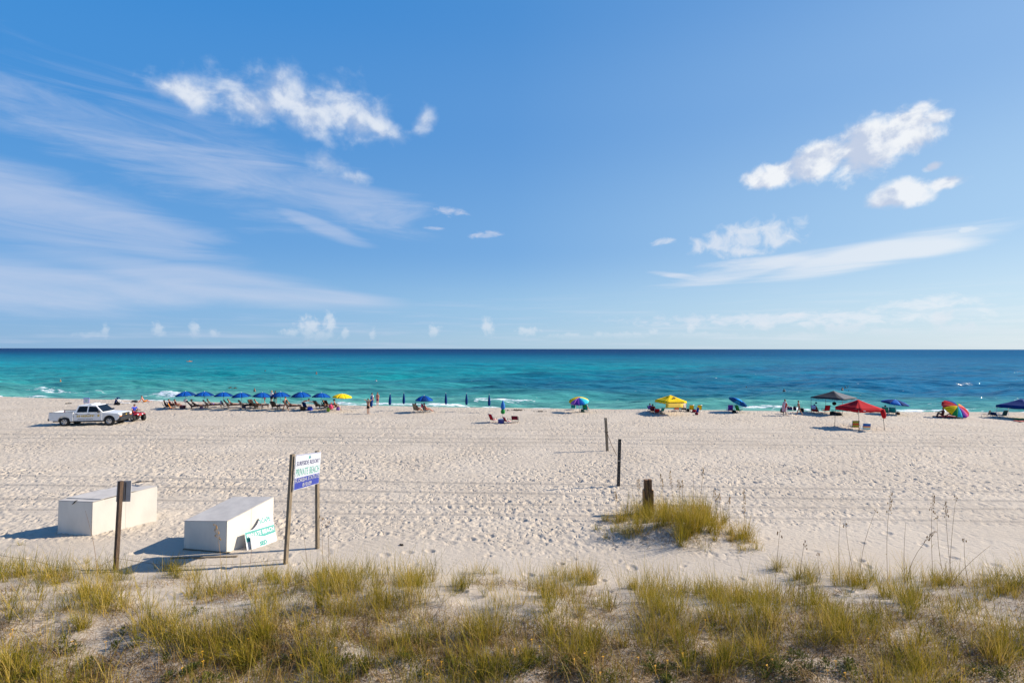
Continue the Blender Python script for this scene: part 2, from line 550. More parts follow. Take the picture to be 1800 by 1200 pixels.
    n.put(bn.inputs['Height'], n.m('ADD', h, dents))
    n.put(pb.inputs['Normal'], bn.outputs[0])
    me = mesh_np('sand', co, grid_quads(len(y), len(u)), [m])
    at1 = me.attributes.new('dune', 'FLOAT', 'POINT')
    at1.data.foreach_set('value', (0.40 * sstep(f + 0.2, f - 2.0, Y) + 0.60 * sstep(13.6, 10.8, Y)).astype(np.float32).ravel())
    at3 = me.attributes.new('trampled', 'FLOAT', 'POINT')
    at3.data.foreach_set('value', (tramp * np.clip(patch, 0.4, 1.3) * (1 - 0.8 * packed) + 0.12 * smooth_zone).astype(np.float32).ravel())
    at2 = me.attributes.new('wet', 'FLOAT', 'POINT')
    at2.data.foreach_set('value', sstep(0.4, 2.5, s).astype(np.float32).ravel())
    o = link('sand', me)
    o['kind'] = 'structure'
    return o


build_sand()


# ------------------------------------------------------------------ sea
def build_sea():
    ys = [np.arange(52.0, 125.0, 0.22)]
    y = 125.0
    far = []
    d = 0.25
    while y < 60000.0:
        far.append(y)
        d *= 1.045
        y += d
    y = np.concatenate(ys + [np.array(far), [90000.0]])
    u = np.concatenate([[-20.0, -6.0, -2.5, -1.6, -1.3], np.linspace(-1.12, 1.12, 480), [1.3, 1.6, 2.5, 6.0, 20.0]])
    Y, U = np.meshgrid(y, u, indexing='ij')
    X = U * Y
    s = Y - shore_y(np.clip(X, -140, 140))
    Z = np.zeros_like(X)
    rg = np.random.default_rng(5)
    damp = sstep(520.0, 130.0, Y)
    for i in range(22):
        lam = 1.6 * (1.16 ** i)
        th = rg.normal(0.12, 0.42)
        kx, ky = math.sin(th), math.cos(th)
        ph = rg.random() * 6.28
        wob = 5.0 * (vnoise(X / (lam * 4.5), Y / (lam * 3.0), 70 + i) - 0.5)
        amp = 0.0155 * lam ** 0.80 * (0.3 + 1.4 * vnoise(X / (lam * 3.0) + 5, Y / (lam * 2.2), 90 + i))
        ok = sstep(lam * 140, lam * 55, Y)       # drop waves the mesh can no longer hold
        p = (X * kx + Y * ky) * 2 * math.pi / lam + ph + wob
        Z += amp * ok * (np.sin(p) + 0.25 * np.sin(2 * p + 0.9))
    Z *= 0.35 + 0.65 * sstep(2.0, 16.0, s)
    # rolling breakers near the shore
    sw = s + 2.6 * (fbm(X / 16.0, Y / 30.0, 77, 3) - 0.5) * 2
    foam = np.zeros_like(X)
    for c, amp, wd, sd, thr in ((4.2, 0.10, 0.7, 1, 0.30), (9.0, 0.28, 0.9, 2, 0.39), (15.0, 0.36, 1.2, 3, 0.58), (24.0, 0.36, 1.6, 4, 0.68)):
        along = sstep(thr - 0.10, thr + 0.08, fbm(X / 13.0 + sd * 31.7, Y / 40.0 + sd, 81 + sd, 3))
        Z += amp * (0.35 + 0.65 * along) * np.exp(-((sw - c) / wd) ** 2) * sstep(-1.0, 2.0, s)
        foam = np.maximum(foam, along * np.exp(-np.maximum(0, (c - 0.1 * wd - sw) / (1.7 * wd)) ** 2) * sstep(c + 0.9 * wd, c - 0.1, sw) * (0.72 if sd < 4 else 0.6))
    foam = np.maximum(foam, 0.8 * np.exp(-((sw - 1.0) / 0.9) ** 2))
    foam = np.maximum(foam, 0.55 * np.exp(-((sw - 2.9) / 0.5) ** 2))
    Z = SEA_Z + Z * damp
    co = np.stack([X, Y, Z], -1).reshape(-1, 3)
    m = bpy.data.materials.new('sea_water')
    m.use_nodes = True
    n = NT(m.node_tree)
    pb = m.node_tree.nodes['Principled BSDF']
    geo = n.node('ShaderNodeNewGeometry').outputs['Position']
    x, yv, z = n.xyz(geo)
    # water over sand bars and weed beds: colour goes with the distance from the beach
    wobble = n.noise(n.mapping(geo, scale=(0.006, 0.02, 0.0)), 1.0, 4.0, 0.55)
    wob2 = n.noise(n.mapping(geo, scale=(0.02, 0.06, 0.0)), 1.0, 4.0, 0.6)
    yy = n.m('ADD', yv, n.m('MULTIPLY', x, 0.13))
    lg = n.m('LOGARITHM', n.m('DIVIDE', n.m('MAXIMUM', yy, 20.0), 60.0), 10.0)       # 0 at 60 m, 1 at 600 m
    lg = n.m('ADD', lg, n.m('MULTIPLY', n.m('SUBTRACT', wobble, 0.5), 0.16))
    lg = n.m('ADD', lg, n.m('MULTIPLY', n.m('SUBTRACT', wob2, 0.5), 0.07))
    f = n.m('DIVIDE', lg, 1.5)
    body = n.ramp(f, [(0.0, (0.20, 0.35, 0.28)), (0.06, (0.100, 0.31, 0.26)), (0.14, (0.042, 0.255, 0.235)), (0.26, (0.008, 0.215, 0.235)), (0.42, (0.002, 0.185, 0.240)),
                      (0.60, (0.002, 0.115, 0.198)), (0.76, (0.003, 0.060, 0.142)), (0.95, (0.004, 0.038, 0.112))])
    # the weed bed: a dark patch offshore, widening to the right
    wx = n.rng(n.m('ADD', n.m('DIVIDE', x, n.m('MAXIMUM', yv, 1.0)), n.m('MULTIPLY', n.m('SUBTRACT', wob2, 0.5), 0.5)), -0.42, 0.10)
    wy = n.m('MULTIPLY', n.rng(yy, 82.0, 102.0), n.rng(n.m('ADD', yy, n.m('MULTIPLY', x, -0.9)), 190.0, 120.0))
    wn = n.rng(n.noise(n.mapping(geo, scale=(0.025, 0.075, 0.0)), 1.0, 4.0, 0.6), 0.30, 0.56)
    weed = n.m('MULTIPLY', n.m('MULTIPLY', wx, wy), n.m('MULTIPLY_ADD', wn, 0.7, 0.3))
    body = n.mix(n.m('MULTIPLY', weed, 0.72), body, (0.003, 0.075, 0.165))
    rdark = n.m('MULTIPLY', n.rng(n.m('DIVIDE', x, n.m('MAXIMUM', yv, 1.0)), 0.20, 0.75), n.rng(yy, 74.0, 110.0))
    body = n.mix(n.m('MULTIPLY', rdark, 0.65), body, (0.004, 0.115, 0.250))
    # light and dark strokes of wave reflection, put into the water colour
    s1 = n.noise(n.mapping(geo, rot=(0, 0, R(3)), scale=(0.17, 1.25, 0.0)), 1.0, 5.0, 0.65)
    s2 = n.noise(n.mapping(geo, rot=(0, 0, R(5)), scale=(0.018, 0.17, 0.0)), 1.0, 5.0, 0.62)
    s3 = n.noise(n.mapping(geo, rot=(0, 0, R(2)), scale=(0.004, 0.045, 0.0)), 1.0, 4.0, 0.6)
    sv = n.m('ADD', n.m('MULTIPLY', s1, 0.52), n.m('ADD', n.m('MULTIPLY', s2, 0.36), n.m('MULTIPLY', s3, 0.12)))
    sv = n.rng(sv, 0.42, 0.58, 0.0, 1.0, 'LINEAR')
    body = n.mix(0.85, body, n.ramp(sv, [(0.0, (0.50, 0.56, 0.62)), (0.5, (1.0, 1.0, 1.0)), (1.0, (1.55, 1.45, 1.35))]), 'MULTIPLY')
    fo = n.node('ShaderNodeAttribute', attribute_name='foam').outputs['Fac']
    fn = n.noise(n.mapping(geo, scale=(0.55, 1.6, 0.5)), 1.0, 6.0, 0.7, 0.6)
    fmask = n.rng(n.m('ADD', fo, n.m('MULTIPLY', n.m('SUBTRACT', fn, 0.5), 3.0)), 0.50, 0.80)
    # scattered whitecaps offshore
    cap = n.m('MULTIPLY', n.rng(n.noise(n.mapping(geo, scale=(0.16, 0.75, 0.3)), 1.0, 5.0, 0.65, 0.3), 0.735, 0.80), n.rng(yy, 70.0, 100.0))
    fmask = n.m('MAXIMUM', fmask, n.m('MULTIPLY', cap, 0.7))
    col = n.mix(fmask, body, (0.80, 0.83, 0.84))
    rip = n.noise(n.mapping(geo, rot=(0, 0, R(8)), scale=(0.8, 3.0, 1.0)), 1.0, 3.0, 0.5, 0.1)
    chop = n.noise(n.mapping(geo, rot=(0, 0, R(-6)), scale=(0.13, 0.70, 0.3)), 1.0, 4.0, 0.5, 0.05)
    wide = n.noise(n.mapping(geo, rot=(0, 0, R(4)), scale=(0.016, 0.09, 0.3)), 1.0, 4.0, 0.5, 0.05)
    h = n.m('ADD', n.m('MULTIPLY', rip, 0.13), n.m('MULTIPLY', chop, n.rng(yv, 70.0, 260.0, 0.35, 0.8)))
    h = n.m('ADD', h, n.m('MULTIPLY', wide, n.rng(yv, 200.0, 900.0, 0.0, 2.5)))
    bn = n.node('ShaderNodeBump')
    bn.inputs['Distance'].default_value = 1.0
    bn.inputs['Strength'].default_value = 1.0
    n.put(bn.inputs['Height'], h)
    # reflection is held down where rows of waves hide one another's flat backs
    m.node_tree.nodes.remove(pb)
    df = n.node('ShaderNodeBsdfDiffuse')
    n.put(df.inputs['Color'], col)
    n.put(df.inputs['Normal'], bn.outputs[0])
    gl = n.node('ShaderNodeBsdfGlossy')
    n.put(gl.inputs['Roughness'], n.rng(yv, 80.0, 800.0, 0.12, 0.20, 'LINEAR'))
    n.put(gl.inputs['Normal'], bn.outputs[0])
    fr = n.node('ShaderNodeFresnel')
    fr.inputs['IOR'].default_value = 1.333
    n.put(fr.inputs['Normal'], bn.outputs[0])
    fac = n.m('MINIMUM', fr.outputs[0], n.rng(yv, 75.0, 600.0, 0.19, 0.07, 'LINEAR'))
    fac = n.m('MULTIPLY', fac, n.m('SUBTRACT', 1.0, fmask))
    mx = n.node('ShaderNodeMixShader')
    n.put(mx.inputs[0], fac)
    m.node_tree.links.new(df.outputs[0], mx.inputs[1]); m.node_tree.links.new(gl.outputs[0], mx.inputs[2])
    m.node_tree.links.new(mx.outputs[0], m.node_tree.nodes['Material Output'].inputs['Surface'])
    me = mesh_np('sea', co, grid_quads(len(y), len(u)), [m])
    a = me.attributes.new('foam', 'FLOAT', 'POINT')
    a.data.foreach_set('value', foam.astype(np.float32).ravel())
    o = link('sea', me)
    o['kind'] = 'structure'


build_sea()


# ------------------------------------------------------------------ mesh builder
class MB:
    def __init__(self):
        self.v = []; self.f = []; self.mi = []; self.sm = []

    def add(self, verts, faces, mi=0, smooth=False):
        k = len(self.v)
        self.v += [tuple(p) for p in verts]
        for fc in faces:
            self.f.append([i + k for i in fc]); self.mi.append(mi); self.sm.append(smooth)
        return self

    def box(self, c, s, rot=None, mi=0, taper=1.0):
        """Box about c with sizes s; rot is a 3x3 matrix or Euler tuple; the top can taper."""
        M = rot if isinstance(rot, Matrix) else (Euler(rot).to_matrix() if rot else Matrix.Identity(3))
        p = []
        for z in (-1, 1):
            k = taper if z > 0 else 1.0
            for x, y in ((-1, -1), (1, -1), (1, 1), (-1, 1)):
                p.append(Vector(c) + M @ Vector((x * s[0] / 2 * k, y * s[1] / 2 * k, z * s[2] / 2)))
        return self.add(p, [(3, 2, 1, 0), (4, 5, 6, 7), (0, 1, 5, 4), (1, 2, 6, 5), (2, 3, 7, 6), (3, 0, 4, 7)], mi)

    def hexa(self, b, t, mi=0):
        """Solid from four bottom and four top corners."""
        return self.add(list(b) + list(t), [(3, 2, 1, 0), (4, 5, 6, 7), (0, 1, 5, 4), (1, 2, 6, 5), (2, 3, 7, 6), (3, 0, 4, 7)], mi)

    def tube(self, pts, rad, n=6, mi=0, cap=True, smooth=True):
        pts = [Vector(p) for p in pts]
        if not hasattr(rad, '__len__'):
            rad = [rad] * len(pts)
        rings = []; up = None
        for i, p in enumerate(pts):
            d = (pts[min(i + 1, len(pts) - 1)] - pts[max(i - 1, 0)])
            d = d.normalized() if d.length > 1e-9 else Vector((0, 0, 1))
            a = Vector((0, 0, 1)) if abs(d.z) < 0.9 else Vector((1, 0, 0))
            if up is not None:
                a = up
            u = (a - d * a.dot(d)).normalized(); w = d.cross(u)
            up = u
            rings.append([p + (u * math.cos(2 * math.pi * k / n) + w * math.sin(2 * math.pi * k / n)) * rad[i] for k in range(n)])
        vs = [q for r in rings for q in r]
        fs = []
        for i in range(len(pts) - 1):
            for k in range(n):
                a = i * n + k; b = i * n + (k + 1) % n
                fs.append((a, b, b + n, a + n))
        self.add(vs, fs, mi, smooth)
        if cap:
            k = len(self.v) - len(vs)
            self.f.append([k + j for j in range(n)][::-1]); self.mi.append(mi); self.sm.append(False)
            e = k + (len(pts) - 1) * n
            self.f.append([e + j for j in range(n)]); self.mi.append(mi); self.sm.append(False)
        return self

    def lathe(self, prof, n=12, mi=0, c=(0, 0, 0), axis='Z', smooth=True, close=False):
        """Surface of revolution of (radius, height) pairs."""
        vs = []
        for r, h in prof:
            for k in range(n):
                a = 2 * math.pi * k / n
                p = (r * math.cos(a), r * math.sin(a), h)
                if axis == 'Y':
                    p = (p[0], -p[2], p[1]) if False else (p[0], p[2], p[1])
                elif axis == 'X':
                    p = (p[2], p[0], p[1])
                vs.append((p[0] + c[0], p[1] + c[1], p[2] + c[2]))
        fs = []
        for i in range(len(prof) - 1):
            for k in range(n):
                a = i * n + k; b = i * n + (k + 1) % n
                fs.append((a, b, b + n, a + n))
        return self.add(vs, fs, mi, smooth)

    def ball(self, c, r, n=8, m=6, mi=0, rot=None, zmin=-1.0):
        """Ellipsoid; zmin > -1 keeps only its upper part."""
        r = (r, r, r) if not hasattr(r, '__len__') else r
        M = Euler(rot).to_matrix() if rot else Matrix.Identity(3)
        vs = []
        t0 = math.asin(zmin)
        for i in range(m + 1):
            t = t0 + (math.pi / 2 - t0) * i / m
            for k in range(n):
                a = 2 * math.pi * k / n
                vs.append(Vector(c) + M @ Vector((r[0] * math.cos(t) * math.cos(a), r[1] * math.cos(t) * math.sin(a), r[2] * math.sin(t))))
        fs = []
        for i in range(m):
            for k in range(n):
                a = i * n + k; b = i * n + (k + 1) % n
                fs.append((a, b, b + n, a + n))
        return self.add(vs, fs, mi, True)

    def prism(self, prof, y0, y1, mi=0):
        """Polygon given in (x, z), pushed along y."""
        n = len(prof)
        vs = [(x, y0, z) for x, z in prof] + [(x, y1, z) for x, z in prof]
        fs = [tuple(range(n)), tuple(range(2 * n - 1, n - 1, -1))]
        for i in range(n):
            j = (i + 1) % n
            fs.append((i, i + n, j + n, j))
        return self.add(vs, fs, mi)

    def sheet(self, rows, th=0.0, mi=0, smooth=True):
        """Quad sheet from rows of points; th gives it thickness."""
        nr, nc = len(rows), len(rows[0])
        vs = [Vector(p) for r in rows for p in r]
        q = [(i * nc + j, i * nc + j + 1, (i + 1) * nc + j + 1, (i + 1) * nc + j) for i in range(nr - 1) for j in range(nc - 1)]
        if th <= 0:
            return self.add(vs, q, mi, smooth)
        nrm = [Vector((0, 0, 0)) for _ in vs]
        for a, b, c, d in q:
            nn = (vs[c] - vs[a]).cross(vs[d] - vs[b])
            for i in (a, b, c, d):
                nrm[i] += nn
        lo = [p - (k.normalized() if k.length > 1e-12 else Vector((0, 0, 1))) * th for p, k in zip(vs, nrm)]
        N = len(vs)
        fs = list(q) + [tuple(i + N for i in reversed(f)) for f in q]
        edge = [j for j in range(nc)] + [i * nc + nc - 1 for i in range(1, nr)] + [(nr - 1) * nc + j for j in range(nc - 2, -1, -1)] + [i * nc for i in range(nr - 2, 0, -1)]
        for i in range(len(edge)):
            a, b = edge[i], edge[(i + 1) % len(edge)]
            fs.append((b, a, a + N, b + N))
        return self.add(vs + lo, fs, mi, smooth)

    def mesh(self, name, mats, bevel=0.0, fix=False):
        me = bpy.data.meshes.new(name)
        me.from_pydata(self.v, [], self.f)
        me.polygons.foreach_set('material_index', self.mi)
        me.polygons.foreach_set('use_smooth', self.sm)
        for m in (mats if isinstance(mats, (list, tuple)) else [mats]):
            me.materials.append(m)
        if bevel or fix:
            bm = bmesh.new(); bm.from_mesh(me)
            bmesh.ops.recalc_face_normals(bm, faces=bm.faces)
            if bevel:
                ed = [e for e in bm.edges if len(e.link_faces) == 2 and e.calc_face_angle(0) > 0.5]
                bmesh.ops.bevel(bm, geom=ed, offset=bevel, segments=1, affect='EDGES', clamp_overlap=True)
            bm.to_mesh(me); bm.free()
        return me


def P(name, mb, mats, kids=(), bevel=0.0, label=None, fix=True):
    """One part: (name, mesh, sub-parts, label)."""
    return (name, mb.mesh(name, mats, bevel, fix), list(kids), label)


def thing(name, label, cat, loc=(0, 0, 0), rz=0.0, parts=(), group=None, scale=1.0, tilt=(0.0, 0.0)):
    """A thing: an Empty at its base that carries its parts and their sub-parts."""
    o = bpy.data.objects.new(name, None)
    o.empty_display_size = 0.2
    COL.objects.link(o)
    o.location = loc
    o.rotation_euler = (tilt[0], tilt[1], rz)
    o.scale = (scale,) * 3
    o['label'] = label; o['category'] = cat
    if group:
        o['group'] = group
    for nm, me, kids, lb in parts:
        c = link(nm, me, o)
        if lb:
            c['label'] = lb
        for k in kids:
            g = link(k[0], k[1], c)
            if k[3]:
                g['label'] = k[3]
    return o


def solo(name, me, label, cat, loc=(0, 0, 0), rz=0.0, group=None, tilt=(0.0, 0.0), scale=1.0):
    o = link(name, me)
    o.location = loc; o.rotation_euler = (tilt[0], tilt[1], rz); o.scale = (scale,) * 3
    o['label'] = label; o['category'] = cat
    if group:
        o['group'] = group
    return o


def text_mesh(body, size, mat, depth=0.004, width=None, rot=(R(90), 0, 0), bold=0.0, align='CENTER'):
    """Flat lettering as a mesh; width squeezes or stretches it to fit."""
    cu = bpy.data.curves.new('lettering', 'FONT')
    cu.body = body; cu.size = size; cu.align_x = align; cu.align_y = 'CENTER'
    cu.extrude = depth / 2; cu.resolution_u = 2; cu.offset = bold
    o = bpy.data.objects.new('lettering', cu)
    COL.objects.link(o)
    dg = bpy.context.evaluated_depsgraph_get()
    me = bpy.data.meshes.new_from_object(o.evaluated_get(dg))
    bpy.data.objects.remove(o); bpy.data.curves.remove(cu)
    if width:
        xs = [v.co.x for v in me.vertices]
        k = width / max(1e-6, max(xs) - min(xs))
        me.transform(Matrix.Diagonal((k, 1, 1, 1)))
    me.transform(Euler(rot).to_matrix().to_4x4())
    me.materials.clear(); me.materials.append(mat)
    me.name = 'lettering'
    return me


def split_words(me, gaps):
    """Cut lettering at its widest gaps, one mesh per word."""
    if gaps < 1:
        return [me]
    xs = sorted((min(me.vertices[i].co.x for i in p.vertices), max(me.vertices[i].co.x for i in p.vertices)) for p in me.polygons)
    found = []; end = xs[0][1]
    for a, b in xs:
        if a > end:
            found.append((a - end, (a + end) / 2))
        end = max(end, b)
    cuts = sorted(c for _, c in sorted(found)[-gaps:])
    out = []
    for lo, hi in zip([-1e9] + cuts, cuts + [1e9]):
        bm = bmesh.new(); bm.from_mesh(me)
        bmesh.ops.delete(bm, geom=[v for v in bm.verts if not lo < v.co.x < hi], context='VERTS')
        k = bpy.data.meshes.new('lettering'); bm.to_mesh(k); bm.free()
        k.materials.append(me.materials[0]); out.append(k)
    return out


def moved(me, off):
    me.transform(Matrix.Translation(Vector(off)))
    return me


def face(deg):
    """Rotation that turns local +Y to deg clockwise from the sea (+Y world)."""
    return -R(deg)


# ------------------------------------------------------------------ colours
M = material
white_paint = M('white_paint', (0.68, 0.68, 0.67), 0.3, var=0.015, coat=0.4)
black_rubber = M('black_rubber', (0.02, 0.02, 0.02), 0.85, var=0.15, bump=0.003)
black_plastic = M('black_plastic', (0.022, 0.022, 0.024), 0.55, var=0.1)
dark_glass = M('dark_glass', (0.006, 0.007, 0.008), 0.08, var=0.02, spec=0.3)
steel = M('steel', (0.55, 0.55, 0.56), 0.35, 0.9, var=0.05)
alu = M('aluminium_tube', (0.62, 0.62, 0.62), 0.4, 0.7, var=0.05)
white_tube = M('white_tube', (0.74, 0.74, 0.72), 0.45, var=0.03)
dark_tube = M('dark_tube', (0.05, 0.05, 0.055), 0.5, var=0.08)
weathered = M('weathered_wood', (0.20, 0.155, 0.105), 0.9, var=0.2, vscale=5.0, bump=0.006, bscale=26.0, stretch=(6, 6, 0.7))
dark_wood = M('dark_wood', (0.075, 0.045, 0.028), 0.8, var=0.25, vscale=5.0, bump=0.006, bscale=24.0, stretch=(6, 6, 0.7))
grey_wood = M('grey_wood', (0.30, 0.255, 0.20), 0.9, var=0.16, vscale=5.0, bump=0.005, bscale=26.0, stretch=(6, 6, 0.7))
chaise_wood = M('chaise_wood', (0.085, 0.05, 0.032), 0.6, var=0.15, vscale=8.0)


def cloth(name, col, **kw):
    kw.setdefault('var', 0.07); kw.setdefault('trans', 0.12); kw.setdefault('spec', 0.12)
    return M('cloth_' + name, col, 0.85, **kw)


NAVY = cloth('navy', (0.004, 0.032, 0.15))
BLUE = cloth('blue', (0.003, 0.075, 0.34))
MIDNIGHT = cloth('midnight', (0.012, 0.017, 0.045))
RED = cloth('red', (0.48, 0.012, 0.02))
CRIMSON = cloth('crimson', (0.36, 0.008, 0.022))
MAROON = cloth('maroon', (0.16, 0.012, 0.03))
YELLOW = cloth('yellow', (0.85, 0.58, 0.012))
ORANGE = cloth('orange', (0.80, 0.26, 0.02))
GREEN = cloth('green', (0.02, 0.26, 0.06))
LIME = cloth('lime', (0.45, 0.60, 0.06))
TEAL = cloth('teal', (0.015, 0.26, 0.27))
CYAN = cloth('cyan', (0.03, 0.45, 0.60))
PURPLE = cloth('purple', (0.11, 0.03, 0.30))
VIOLET = cloth('violet', (0.20, 0.10, 0.42))
PINK = cloth('pink', (0.80, 0.10, 0.22))
SALMON = cloth('salmon', (0.75, 0.22, 0.16))
WHITE = cloth('white', (0.74, 0.74, 0.74))
PALE = cloth('pale_blue', (0.42, 0.50, 0.66))
TAN = cloth('tan', (0.42, 0.29, 0.16))
GREY = cloth('grey', (0.17, 0.175, 0.185))
DGREY = cloth('dark_grey', (0.05, 0.052, 0.058))
BLACK = cloth('black', (0.012, 0.012, 0.014), trans=0.0)
BROWN = cloth('brown', (0.11, 0.055, 0.03))


def stripes(name, cols, axis, width):
    """Woven stripes of several colours across one object axis."""
    m = bpy.data.materials.new('striped_' + name)
    m.use_nodes = True
    n = NT(m.node_tree)
    p = m.node_tree.nodes['Principled BSDF']
    v = n.node('ShaderNodeTexCoord').outputs['Object']
    a = n.xyz(v)[axis]
    f = n.m('FRACT', n.m('DIVIDE', n.m('ADD', a, 40.0), width * len(cols)))
    c = n.ramp(f, [(i / len(cols), k) for i, k in enumerate(cols)], 'CONSTANT')
    n.put(p.inputs['Base Color'], c)
    p.inputs['Roughness'].default_value = 0.9
    return m


RED_WHITE = stripes('red_white', [(0.55, 0.02, 0.03), (0.75, 0.72, 0.70)], 0, 0.075)
SUNSET = stripes('yellow_red_green', [(0.55, 0.02, 0.04), (0.75, 0.42, 0.02), (0.12, 0.25, 0.05), (0.75, 0.42, 0.02), (0.75, 0.18, 0.03)], 2, 0.075)
OCEAN = stripes('blue_white_orange', [(0.012, 0.10, 0.36), (0.012, 0.10, 0.36), (0.02, 0.28, 0.42), (0.7, 0.65, 0.5), (0.65, 0.22, 0.03)], 2, 0.10)
SKIN = {'tan': M('skin_tan', (0.36, 0.17, 0.10), 0.5, var=0.05), 'fair': M('skin_fair', (0.52, 0.29, 0.20), 0.5, var=0.05),
        'brown': M('skin_brown', (0.15, 0.075, 0.045), 0.5, var=0.05), 'red': M('skin_sunburnt', (0.50, 0.20, 0.13), 0.5, var=0.05)}
HAIR = {'dark': M('hair_dark', (0.018, 0.012, 0.009), 0.6, var=0.2), 'brown': M('hair_brown', (0.075, 0.04, 0.022), 0.6, var=0.2), 'blond': M('hair_blond', (0.36, 0.24, 0.10), 0.6, var=0.2), 'grey': M('hair_grey', (0.35, 0.34, 0.33), 0.6, var=0.2)}
EYE = M('eye_dark', (0.01, 0.01, 0.01), 0.2, var=0.0)
LIP = M('lip', (0.30, 0.09, 0.08), 0.5, var=0.0)


# ------------------------------------------------------------------ people
def skin_graph(vs, es, rad, name, mats, sub=1, root=0):
    """Grow one continuous surface round a skeleton of edges."""
    me = bpy.data.meshes.new(name)
    me.from_pydata([tuple(v) for v in vs], es, [])
    o = bpy.data.objects.new(name, me)
    COL.objects.link(o)
    sk = o.modifiers.new('skin', 'SKIN')
    sk.use_smooth_shade = True
    ld = me.skin_vertices[0].data
    for i, r in enumerate(rad):
        ld[i].radius = (r, r) if not hasattr(r, '__len__') else r
        ld[i].use_root = (i == root)
    if sub:
        s = o.modifiers.new('sub', 'SUBSURF'); s.levels = sub; s.render_levels = sub
    dg = bpy.context.evaluated_depsgraph_get()
    out = bpy.data.meshes.new_from_object(o.evaluated_get(dg))
    bpy.data.objects.remove(o); bpy.data.meshes.remove(me)
    out.name = name
    out.materials.clear()
    for m in mats:
        out.materials.append(m)
    out.polygons.foreach_set('material_index', [0] * len(out.polygons))
    out.polygons.foreach_set('use_smooth', [True] * len(out.polygons))
    return out


STAND = dict(lean=2, tl=4, kl=4, tr=-4, kr=3, al=(5, 8, 12), ar=(-3, 8, 12))
WALK = dict(lean=5, tl=22, kl=8, tr=-16, kr=18, al=(-20, 8, 15), ar=(22, 8, 20))
SIT = dict(lean=-16, tl=84, kl=66, tr=82, kr=60, al=(35, 14, 50), ar=(35, 14, 50), hz=0.34)
LOUNGE = dict(lean=-42, tl=86, kl=8, tr=92, kr=16, al=(30, 16, 40), ar=(20, 16, 60), hz=0.42)
LOWSIT = dict(lean=-24, tl=96, kl=44, tr=100, kr=52, al=(40, 14, 40), ar=(35, 14, 45), hz=0.30)
GROUND = dict(lean=-8, tl=118, kl=92, tr=122, kr=100, al=(60, 10, 25), ar=(62, 10, 25), hz=0.11)
GROUND_BACK = dict(lean=-26, tl=112, kl=84, tr=98, kr=30, al=(-38, 16, 5), ar=(-38, 16, 5), hz=0.11)
BEND = dict(lean=78, tl=14, kl=10, tr=6, kr=14, al=(58, 8, 20), ar=(70, 8, 15))
HANDS_HEAD = dict(lean=-2, tl=3, kl=2, tr=-3, kr=2, al=(150, 42, 120), ar=(150, 42, 120))
RIDE = dict(lean=8, tl=62, kl=70, tr=62, kr=70, al=(42, 18, 30), ar=(42, 18, 30), hz=0.80, splay=16)


